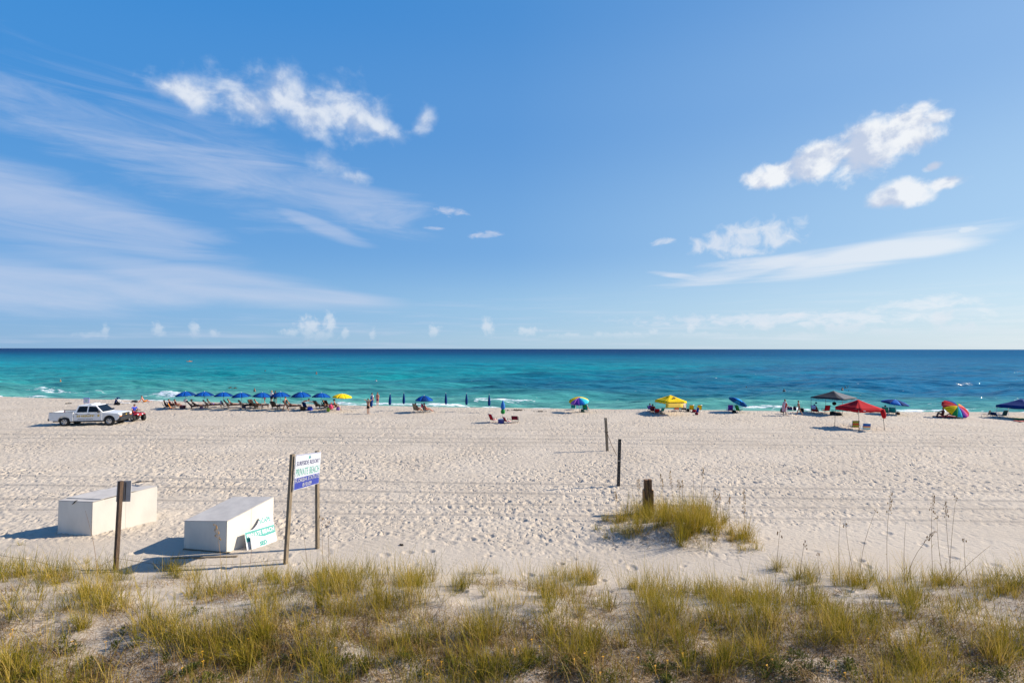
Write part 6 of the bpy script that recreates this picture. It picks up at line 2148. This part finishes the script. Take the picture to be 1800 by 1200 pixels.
def blades(bx, by, bz, az, ln, th0, cv, wd, tint, seg=4, tipdry=0.35, rg=RNG):
    """Tapering curved strips; returns vertices, quads and the tint per vertex."""
    n = len(bx)
    t = np.linspace(0, 1, seg + 1)
    x = np.zeros((n, seg + 1)); z = np.zeros((n, seg + 1))
    for i in range(1, seg + 1):
        th = th0 + cv * ((i - 0.5) / seg)
        x[:, i] = x[:, i - 1] + np.sin(th) * ln / seg
        z[:, i] = z[:, i - 1] + np.cos(th) * ln / seg
    tw = rg.uniform(-0.9, 0.9, n)
    wx = -np.sin(az + tw); wy = np.cos(az + tw)
    prof = np.array([0.75, 1.0, 0.85, 0.55, 0.06])[:seg + 1] if seg == 4 else np.linspace(1.0, 0.1, seg + 1)
    P = np.zeros((n, seg + 1, 2, 3))
    for k, s in ((0, -0.5), (1, 0.5)):
        P[:, :, k, 0] = bx[:, None] + np.cos(az)[:, None] * x + wx[:, None] * (wd[:, None] * prof[None] * s)
        P[:, :, k, 1] = by[:, None] + np.sin(az)[:, None] * x + wy[:, None] * (wd[:, None] * prof[None] * s)
        P[:, :, k, 2] = bz[:, None] + z
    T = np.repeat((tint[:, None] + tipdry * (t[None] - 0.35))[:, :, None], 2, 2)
    base = np.arange(n)[:, None] * (2 * (seg + 1)) + (np.arange(seg) * 2)[None]
    q = np.stack([base, base + 1, base + 3, base + 2], -1).reshape(-1, 4)
    return P.reshape(-1, 3), q, T.reshape(-1)


def strips_object(name, packs, mat, label=None, cat=None, kind='stuff', loc=None, group=None):
    vs = []; qs = []; ts = []; k = 0
    for v, q, t in packs:
        vs.append(v); qs.append(q + k); ts.append(t); k += len(v)
    v = np.concatenate(vs); q = np.concatenate(qs); t = np.concatenate(ts)
    if loc is not None:
        v = v - np.array(loc)[None]
    me = mesh_np(name, v, q, [mat])
    a = me.attributes.new('tint', 'FLOAT', 'POINT')
    a.data.foreach_set('value', np.clip(t, 0, 1).astype(np.float32))
    o = link(name, me)
    if loc is not None:
        o.location = loc
    if kind:
        o['kind'] = kind
    if label:
        o['label'] = label
    if cat:
        o['category'] = cat
    if group:
        o['group'] = group
    return o


def clump(x, y, n, spread, ln, tint, rg=RNG, lean=0.32, wd=0.0062, wind=-0.06):
    r = np.abs(rg.normal(0, spread, n)); a = rg.uniform(0, 2 * math.pi, n)
    bx = x + np.cos(a) * r; by = y + np.sin(a) * r * 0.8
    L = ln * np.clip(rg.normal(0.85, 0.24, n), 0.25, 1.35)
    th = np.abs(rg.normal(0.0, lean, n)) + 0.35 * (r / max(spread, 1e-3)) * lean * 0.6
    az = np.where(rg.random(n) < 0.65, a + rg.normal(0, 0.7, n), rg.uniform(0, 6.28, n))
    cv = np.abs(rg.normal(0.25, 0.40, n)) + 0.9 * (rg.random(n) < 0.16)
    w = wd * rg.uniform(0.7, 1.35, n)
    return blades(bx, by, terrain(bx, by) - 0.03, az, L, th, cv, w, np.clip(rg.normal(tint, 0.17, n), 0, 1))


BARE = [(285, 1046, 95, 16), (175, 1120, 120, 40), (90, 1058, 70, 14), (838, 1078, 75, 22), (1075, 1052, 40, 26), (1085, 1100, 40, 14), (1215, 1078, 26, 18), (1545, 1034, 45, 9), (1720, 1075, 60, 20),
        (700, 1112, 50, 16), (1240, 1130, 40, 22), (330, 1085, 60, 12), (560, 1098, 45, 12), (930, 1052, 30, 20), (640, 1150, 40, 14), (1600, 1120, 40, 14), (1400, 1160, 40, 12), (230, 1190, 70, 16)]


def bare(px, py):
    b = np.zeros_like(px)
    for x, y, rx, ry in BARE:
        b = np.maximum(b, np.exp(-(((px - x) / rx) ** 2 + ((py - y) / ry) ** 2) ** 1.5))
    return b


def dune_grass():
    rg = np.random.default_rng(21)
    packs = []
    # scattered clumps over the whole dune, thicker in patches
    N = 11000
    y = rg.uniform(6.5, 17.0, N)
    x = rg.uniform(-1.18, 1.18, N) * y
    z = terrain(x, y)
    px, py = proj(x, y, z)
    f = dune_foot(x)
    dens = sstep(0.38, 0.64, fbm(x / 1.5, y / 1.15, 101, 3))
    edge = sstep(f + 0.1, f - 0.8, y)
    dens = dens * edge * (1 - bare(px, py)) * (0.45 + 0.55 * sstep(1000, 1130, py))
    dens *= 1 + 0.5 * sstep(1330, 1420, px)
    keep = rg.random(N) < dens * 0.46
    for i in np.nonzero(keep)[0]:
        big = rg.random()
        near = float(sstep(1190, 1060, py[i]))
        n = int(4 + 50 * big ** 3)
        packs.append(clump(x[i], y[i], n, 0.05 + 0.17 * big, 0.42 + 0.44 * rg.random() + 0.16 * near, rg.normal(0.55, 0.20), rg, lean=0.26 + 0.22 * rg.random()))
    # the larger patches one can see in the photograph
    for cx, cy, rx, ry, k, ln in [(45, 1010, 60, 26, 34, 0.62), (105, 1020, 40, 22, 16, 0.6), (150, 1062, 40, 16, 12, 0.62), (190, 1060, 24, 10, 9, 0.6), (208, 1018, 20, 10, 10, 0.5), (306, 1006, 30, 10, 18, 0.5), (335, 1016, 28, 8, 8, 0.5),
                               (470, 1016, 45, 12, 18, 0.55), (520, 1025, 40, 18, 18, 0.6), (372, 1052, 34, 12, 10, 0.5), (420, 1040, 40, 12, 10, 0.5), (455, 1060, 40, 14, 8, 0.5), (580, 1030, 45, 20, 20, 0.62), (625, 1032, 42, 24, 32, 0.68), (675, 1062, 45, 16, 16, 0.6), (735, 1026, 22, 9, 14, 0.58), (700, 1032, 14, 6, 7, 0.45),
                               (812, 1030, 26, 9, 12, 0.55), (852, 1008, 22, 5, 6, 0.4), (965, 1050, 26, 16, 16, 0.6), (1010, 1022, 40, 14, 26, 0.5), (1042, 1020, 22, 9, 9, 0.5), (990, 1076, 50, 14, 14, 0.55), (1060, 1068, 24, 14, 8, 0.5), (1118, 1032, 16, 5, 6, 0.4), (1150, 1060, 38, 22, 22, 0.62), (1178, 1088, 26, 24, 14, 0.62),
                               (1290, 1060, 36, 14, 20, 0.55), (1225, 1040, 12, 6, 5, 0.5), (1340, 1080, 36, 20, 22, 0.62), (1365, 1000, 24, 5, 7, 0.45), (1420, 1020, 28, 12, 18, 0.6), (1440, 1072, 44, 22, 24, 0.55), (1500, 1030, 36, 10, 16, 0.5), (1560, 1046, 24, 12, 12, 0.62), (1598, 1062, 20, 18, 12, 0.62), (1645, 1028, 26, 8, 14, 0.5), (1672, 1026, 20, 8, 10, 0.5),
                               (1740, 1050, 40, 14, 14, 0.48), (1785, 1040, 24, 12, 10, 0.5), (1520, 1096, 60, 14, 16, 0.4), (1700, 1076, 34, 14, 8, 0.5), (275, 1110, 40, 24, 18, 0.62), (350, 1130, 40, 24, 16, 0.62), (465, 1118, 20, 14, 10, 0.62), (140, 1104, 14, 8, 6, 0.5), (420, 1165, 60, 20, 20, 0.5),
                               (845, 1118, 30, 16, 14, 0.6), (870, 1170, 70, 20, 22, 0.5), (1020, 1140, 70, 26, 26, 0.55), (1330, 1160, 40, 20, 16, 0.6), (740, 1130, 30, 14, 7, 0.45), (10, 1180, 20, 18, 10, 0.6), (40, 1190, 30, 10, 8, 0.5), (1260, 1170, 40, 20, 12, 0.5), (1750, 1160, 40, 30, 16, 0.5), (1600, 1180, 60, 16, 14, 0.45), (1200, 1120, 40, 16, 14, 0.5)]:
        for j in range(k):
            g = at(cx + rg.normal(0, rx * 0.55), min(cy + abs(rg.normal(0, ry * 0.5)) * (1 if rg.random() < .5 else -1), 1215))
            packs.append(clump(g.x, g.y, int(rg.uniform(10, 42)), rg.uniform(0.04, 0.15), ln * rg.uniform(0.75, 1.4), rg.normal(0.54, 0.19), rg, lean=rg.uniform(0.18, 0.48)))
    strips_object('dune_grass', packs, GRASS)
    print('GRASS', sum(len(p[1]) for p in packs))
    # dead blades standing and lying among them
    N = 150000
    y = rg.uniform(6.3, 16.6, N); x = rg.uniform(-1.18, 1.18, N) * y
    z = terrain(x, y); px, py = proj(x, y, z)
    d = 0.62 * sstep(0.34, 0.58, fbm(x / 1.3, y / 1.0, 111, 4)) * sstep(dune_foot(x) - 0.1, dune_foot(x) - 1.6, y)
    d = d + 1.0 * sstep(1060, 1160, py) * sstep(0.30, 0.58, fbm(x / 0.9, y / 0.7, 115, 3))
    d *= 1 - 0.75 * bare(px, py)
    k = rg.random(N) < d
    x, y, z = x[k], y[k], z[k]; n = len(x)
    flat = rg.random(n) < 0.7
    th = np.where(flat, rg.uniform(1.05, 1.5, n), rg.uniform(0.3, 1.1, n))
    p1 = blades(x, y, z + 0.012, rg.uniform(0, 6.28, n), np.where(flat, rg.uniform(0.10, 0.40, n), rg.uniform(0.15, 0.42, n)), th, rg.uniform(-0.1, 0.9, n), rg.uniform(0.005, 0.012, n), rg.random(n) ** 1.7, seg=3, tipdry=0.12)
    # arching curls of dead leaves at the bottom of big clumps
    N = 60000
    y = rg.uniform(6.3, 12.5, N); x = rg.uniform(-1.15, 1.15, N) * y
    z = terrain(x, y); px, py = proj(x, y, z)
    k = rg.random(N) < 0.55 * sstep(0.50, 0.66, fbm(x / 0.8, y / 0.6, 121, 3)) * sstep(1070, 1130, py) * (1 - bare(px, py))
    x, y, z = x[k], y[k], z[k]; n = len(x)
    p2 = blades(x, y, z - 0.01, rg.uniform(0, 6.28, n), rg.uniform(0.22, 0.55, n), rg.uniform(0.1, 0.7, n), rg.uniform(1.0, 2.2, n), rg.uniform(0.005, 0.011, n), rg.random(n) ** 1.5, seg=4, tipdry=0.2)
    # matted dead leaves round the feet of the thick clumps
    N = 40000
    y = rg.uniform(6.3, 14.5, N); x = rg.uniform(-1.15, 1.15, N) * y
    z = terrain(x, y); px, py = proj(x, y, z)
    k = rg.random(N) < 0.75 * sstep(0.52, 0.66, fbm(x / 1.5, y / 1.15, 101, 3)) * sstep(1030, 1110, py) * (1 - bare(px, py))
    x, y, z = x[k], y[k], z[k]; n = len(x)
    p3 = blades(x, y, z + rg.uniform(0.0, 0.07, n), rg.uniform(0, 6.28, n), rg.uniform(0.12, 0.38, n), rg.uniform(0.7, 1.5, n), rg.uniform(0.0, 1.2, n), rg.uniform(0.007, 0.013, n), 0.75 * rg.random(n) ** 2.0, seg=3, tipdry=0.1)
    strips_object('grass_litter', [p1, p2, p3], DRY)


dune_grass()


def weeds():
    """Low leafy ground cover with a few yellow flowers."""
    rg = np.random.default_rng(33)
    packs = []
    spots = []
    for i in range(85):
        px, py = rg.uniform(0, 1800), 1205 - abs(rg.normal(0, 1)) * 45
        if py < 1075:
            continue
        spots.append((px, py, rg.uniform(0.10, 0.28)))
    spots += [(430, 1180, 0.3), (505, 1165, 0.3), (545, 1155, 0.3), (580, 1175, 0.4), (610, 1165, 0.3), (745, 1195, 0.3), (860, 1190, 0.35), (1370, 1185, 0.4), (1395, 1190, 0.4), (1420, 1180, 0.35), (1290, 1145, 0.2), (1255, 1108, 0.15), (1500, 1190, 0.3), (1770, 1190, 0.4), (1730, 1185, 0.3)]
    fl = []
    for px, py, r in spots:
        g = at(px, py)
        n = int(50 + 420 * r)
        a = rg.uniform(0, 6.28, n); q = np.abs(rg.normal(0, r * 0.6, n))
        x = g.x + np.cos(a) * q; y = g.y + np.sin(a) * q
        z = terrain(x, y) + rg.uniform(0.0, 0.16, n) * np.exp(-(q / (r + 0.01)) ** 2)
        packs.append(blades(x, y, z, a + rg.normal(0, 0.8, n), rg.uniform(0.03, 0.075, n), rg.uniform(0.3, 1.4, n), rg.uniform(0.0, 0.9, n), rg.uniform(0.014, 0.028, n), rg.normal(0.5, 0.22, n), seg=2, tipdry=0.1))
        if rg.random() < 0.22:
            fl.append((g.x + rg.normal(0, 0.15), g.y + rg.normal(0, 0.15)))
    strips_object('beach_weeds', packs, WEED)
    fl += [(at(px, py).x, at(px, py).y) for px, py in [(18, 1124), (22, 1118), (355, 1167), (371, 1168), (392, 1166), (405, 1152), (320, 1185), (437, 1143), (935, 1141), (1060, 1172), (1527, 1143), (1693, 1187), (1712, 1188), (1455, 1190), (1486, 1195), (905, 1160), (1122, 1171), (836, 1196)]]
    mb = MB()
    for x, y in fl:
        z = tz(x, y) + rg.uniform(0.10, 0.24)
        for k in range(5):
            a = k * 1.2566 + rg.uniform(0, 1)
            mb.add([(x, y, z), (x + math.cos(a - 0.4) * 0.02, y + math.sin(a - 0.4) * 0.02, z + 0.008), (x + math.cos(a) * 0.03, y + math.sin(a) * 0.03, z + 0.004), (x + math.cos(a + 0.4) * 0.02, y + math.sin(a + 0.4) * 0.02, z + 0.008)], [(0, 1, 2, 3)])
        mb.tube([(x, y, z), (x, y, tz(x, y))], 0.003, 3)
    o = link('wild_flowers', mb.mesh('wild_flowers', FLOWER)); o['kind'] = 'stuff'


weeds()


def mound_grass():
    rg = np.random.default_rng(44)
    packs = []
    # (px, py, spread x, spread y, count, length)
    for cx, cy, rx, ry, k, ln in [(1108, 935, 12, 4, 9, 0.50), (1092, 918, 12, 4, 7, 0.40), (1120, 905, 16, 4, 12, 0.55), (1140, 906, 14, 4, 13, 0.62), (1162, 908, 18, 5, 14, 0.62), (1188, 905, 18, 5, 14, 0.62), (1212, 938, 11, 5, 13, 0.78), (1200, 915, 14, 5, 9, 0.62), (1228, 908, 16, 5, 13, 0.70),
                               (1250, 915, 12, 5, 9, 0.55), (1262, 922, 10, 4, 7, 0.55), (1285, 936, 8, 3, 4, 0.40), (1308, 938, 7, 3, 5, 0.45), (1300, 955, 14, 6, 5, 0.25), (1064, 912, 5, 2, 2, 0.28), (1055, 940, 8, 3, 2, 0.22), (1240, 945, 14, 5, 4, 0.35), (1320, 962, 10, 6, 4, 0.22)]:
        for j in range(k):
            g = at(cx + rg.normal(0, rx * 0.8), cy + 4 + rg.normal(0, ry * 1.7))
            packs.append(clump(g.x, g.y, int(rg.uniform(24, 80)), rg.uniform(0.06, 0.24), ln * rg.uniform(0.6, 1.9), rg.normal(0.60, 0.14), rg, lean=rg.uniform(0.18, 0.45), wd=0.0085))
    strips_object('mound_grass', packs, GRASS)
    n = 2600
    px = rg.uniform(1040, 1335, n); py = rg.uniform(915, 968, n)
    w = np.exp(-((px - 1190) / 110) ** 2 - ((py - 935) / 26) ** 2)
    k = rg.random(n) < w
    pts = [at(a, b) for a, b in zip(px[k], py[k])]
    x = np.array([p.x for p in pts]); y = np.array([p.y for p in pts]); z = np.array([p.z for p in pts]); n = len(x)
    strips_object('mound_litter', [blades(x, y, z + 0.01, rg.uniform(0, 6.28, n), rg.uniform(0.15, 0.5, n), rg.uniform(0.8, 1.5, n), rg.uniform(0, 0.6, n), rg.uniform(0.008, 0.014, n), rg.uniform(0.0, 0.8, n), seg=3)], DRY)


mound_grass()


def tint_const(me, v):
    a = me.attributes.new('tint', 'FLOAT', 'POINT')
    a.data.foreach_set('value', np.full(len(me.vertices), v, dtype=np.float32))


def sea_oat(label, b, t, head=0.0, bend=0.0, rg=random.Random(3), r=0.006, group='tall sea oat stalks', tint=0.35):
    """One stalk from a ground pixel to the pixel of its tip, with or without a seed head."""
    g = at(*b); q = above(t[0], t[1], g) - g
    mb = MB()
    pts = []
    for i in range(7):
        f = i / 6
        s = math.sin(f * math.pi)
        pts.append(Vector((q.x * f + bend * s, q.y * f + 0.06 * s, q.z * f - 0.04 * (1 - f))))
    mb.tube(pts, [r * 1.3, r * 1.2, r * 1.1, r, r * 0.9, r * 0.75, r * 0.5], 5)
    stem = P('stem', mb, STALK); tint_const(stem[1], tint)
    parts = [stem]
    for k in range(2):
        lf = MB(); p0 = pts[1 + k]; a = rg.uniform(0, 6.28); l = rg.uniform(0.25, 0.45)
        d = Vector((math.cos(a), math.sin(a), 0)); w = Vector((-d.y, d.x, 0)) * 0.006
        lf.sheet([[p0 + d * (l * f) * 0.7 + Vector((0, 0, l * (0.8 * f - 0.75 * f * f))) - w * (1 - f * 0.9), p0 + d * (l * f) * 0.7 + Vector((0, 0, l * (0.8 * f - 0.75 * f * f))) + w * (1 - f * 0.9)] for f in (0, 0.25, 0.5, 0.75, 1)])
        pl = P('blade', lf, GRASS, fix=False); tint_const(pl[1], 0.5); parts.append(pl)
    if head > 0:
        hm = MB()
        n = int(14 + head * 24) if head > 0.14 else 5
        for i in range(n):
            f = i / n
            j = 4 + 2 * (1 - head) + (2 * head) * f
            j = 6 - head * 6 * (1 - f)
            k0 = int(min(5, j)); p0 = pts[k0].lerp(pts[k0 + 1], j - k0)
            a = rg.uniform(-0.9, 0.9) + (0 if rg.random() < 0.7 else math.pi)
            d = Vector((math.cos(a), math.sin(a) * 0.7, 0))
            ln = rg.uniform(0.03, 0.075) * (1.15 - 0.6 * f)
            c = p0 + d * ln + Vector((0, 0, -ln * rg.uniform(0.0, 0.7)))
            s = rg.uniform(0.022, 0.040)
            hm.add([c + Vector((0, 0, s)), c + d * s * 0.5, c + Vector((0, 0, -s * 1.3)), c - d * s * 0.5, c + Vector((-d.y, d.x, 0)) * s * 0.35, c - Vector((-d.y, d.x, 0)) * s * 0.35],
                   [(0, 1, 4), (0, 4, 3), (0, 3, 5), (0, 5, 1), (2, 4, 1), (2, 3, 4), (2, 5, 3), (2, 1, 5)])
            hm.tube([p0, c], 0.002, 3)
        h = P('seed_head', hm, STALK); tint_const(h[1], tint + 0.3); parts.append(h)
    thing('sea_oat', label, 'sea oat', g, 0, parts, group)


OATS = [
    ('faint sea oat stalk just before the timber piling', (1126, 910), (1122, 841), 0.25, 0.0, 0.55), ('short golden sea oat in front of the dark net post', (1086, 920), (1081, 862), 0.3, 0.0, 0.7),
    ('slim sea oat with a short head right after the timber piling', (1170, 905), (1162, 832), 0.30, 0.0, 0.6), ('tall sea oat with a long golden head above the middle of the mound', (1186, 905), (1177, 826), 0.36, 0.02, 0.6),
    ('sea oat standing close behind the long golden head on the mound', (1200, 904), (1192, 842), 0.25, 0.0, 0.55), ('thin dark headed sea oat over the mound crest', (1204, 904), (1198.5, 843), 0.2, 0.0, 0.5),
    ('tallest sea oat of the mound with a nodding head', (1226, 906), (1236, 820), 0.22, 0.06, 0.4), ('bare upright stalk between the tallest sea oats of the mound', (1220, 906), (1219, 836), 0.0, 0.0, 0.35),
    ('sea oat with a brown head on the far slope of the mound', (1262, 914), (1256, 859), 0.35, 0.0, 0.45), ('short brown stalk low on the far slope of the mound', (1270, 918), (1264, 866), 0.2, 0.0, 0.5),
    ('sea oat at the foot of the mound with a small head', (1283, 928), (1282, 872), 0.22, 0.0, 0.55), ('lone golden sea oat beside the mound, standing clear of its grass', (1311, 935), (1307, 858), 0.55, 0.0, 0.65),
    ('tall dark stalk alone in the grass below the mound', (1361, 1056), (1371, 930), 0.10, 0.02, 0.1), ('dark slanted stalk with a thin tip near the lone dark stalk', (1403, 1060), (1415, 948), 0.12, 0.0, 0.1),
    ('short brown stalk leaning toward the sea among dense grass', (1443, 1015), (1438, 970), 0.12, 0.0, 0.2), ('bare upright brown stalk beside the pair of crossing stalks', (1475, 1010), (1478, 905), 0.0, 0.0, 0.3),
    ('thin stalk leaning toward the mound, crossing a slanted one', (1501, 1006), (1486, 918), 0.08, 0.0, 0.25), ('long thin stalk slanting away from the mound', (1511, 1010), (1541, 893), 0.05, -0.06, 0.3),
    ('very tall sea oat with a full brown head over the pale sand', (1561, 1030), (1566, 864), 0.22, -0.03, 0.3), ('bare brown stalk next to the bent sea oat', (1592, 1045), (1592, 919), 0.0, 0.0, 0.2),
    ('bent over sea oat with a dark hanging head', (1595, 1045), (1643, 932), 0.16, -0.20, 0.15), ('straight tall sea oat with a red brown head', (1640, 1010), (1640, 866), 0.24, 0.0, 0.25),
    ('sea oat with a knotted dark head, left of the crossing tall stalks', (1672, 1010), (1661, 879), 0.22, 0.03, 0.2), ('tall leaning bare stalk crossing the knotted sea oat', (1669, 1012), (1681, 870), 0.06, 0.02, 0.25),
    ('faint thin stalk between the straight sea oat and the knotted one', (1658, 1012), (1647, 905), 0.05, 0.0, 0.35), ('short bare stalk at the base of the crossing stalks', (1665, 1010), (1664, 985), 0.0, 0.0, 0.15),
    ('far leaning stalk lying almost flat over the sand at the edge', (1664, 1036), (1741, 958), 0.0, -0.04, 0.4), ('last thin upright stalk before the edge of the picture', (1704, 1031), (1695, 945), 0.06, 0.0, 0.3),
    ('tall thin bare stalk in front of the first storage box', (172, 1025), (150, 897), 0.0, 0.03, 0.3), ('golden sea oat head in front of the box with the broken signs', (389, 1030), (378, 920), 0.24, 0.03, 0.8),
    ('thin stalk in front of the broken sign boards', (437, 1010), (443, 935), 0.0, 0.0, 0.3), ('thin stalk between the two posts of the resort sign', (541, 1010), (533, 938), 0.0, 0.0, 0.25),
    ('thin dark stalk just past the far post of the resort sign', (567, 1008), (564, 905), 0.06, 0.0, 0.2), ('second dark stalk past the far post of the resort sign', (577, 1012), (576, 915), 0.10, 0.0, 0.15),
    ('single dark stalk rising from the middle grass clump', (1014, 1010), (1014, 968), 0.0, 0.0, 0.1),
]
for lab, b, t, head, bend, tn in OATS:
    sea_oat(lab, b, t, head, bend, tint=tn + 0.15, r=0.0065 if b[1] < 960 else 0.0046)

# single tufts that stand by themselves on bare sand
TUFTS = [('dense grass tuft on bare sand past the resort sign, the one with a wide fan', 736, 1030, 120, 0.12, 0.66), ('upright dark green tuft in the gap past the wide fan tuft', 812, 1036, 80, 0.07, 0.62), ('tall narrow green tuft in front of the resort sign', 561, 1068, 90, 0.06, 0.92),
         ('small tuft alone on the slope below the lone wooden post', 139, 1108, 46, 0.05, 0.62), ('small tuft on the smooth sand beyond the first clumps', 35, 958, 26, 0.08, 0.25), ('little sparse tuft in front of the long white box', 152, 990, 22, 0.05, 0.28),
         ('slim upright tuft on the bare strip below the mound', 1222, 1046, 40, 0.05, 0.55), ('isolated tuft at the edge of the smooth sand slope', 1114, 1036, 44, 0.07, 0.42), ('green tuft on the slope under the knotted sea oat', 1598, 1088, 80, 0.07, 0.75),
         ('tuft with spread blades near the corner flowers', 160, 1176, 40, 0.06, 0.5), ('slim tuft between bare sand patches under the box with signs', 468, 1133, 70, 0.07, 0.75), ('green tuft in the hollow below the middle clump', 852, 1048, 26, 0.05, 0.5)]
for k, (lab, px, py, n, sp, ln) in enumerate(TUFTS):
    rg = np.random.default_rng(300 + k)
    g = at(px, py)
    strips_object('grass_tuft', [clump(g.x, g.y, n, sp, ln, 0.42, rg, lean=0.26)], GRASS, lab, 'grass tuft', None, tuple(g), 'single grass tufts on bare sand')
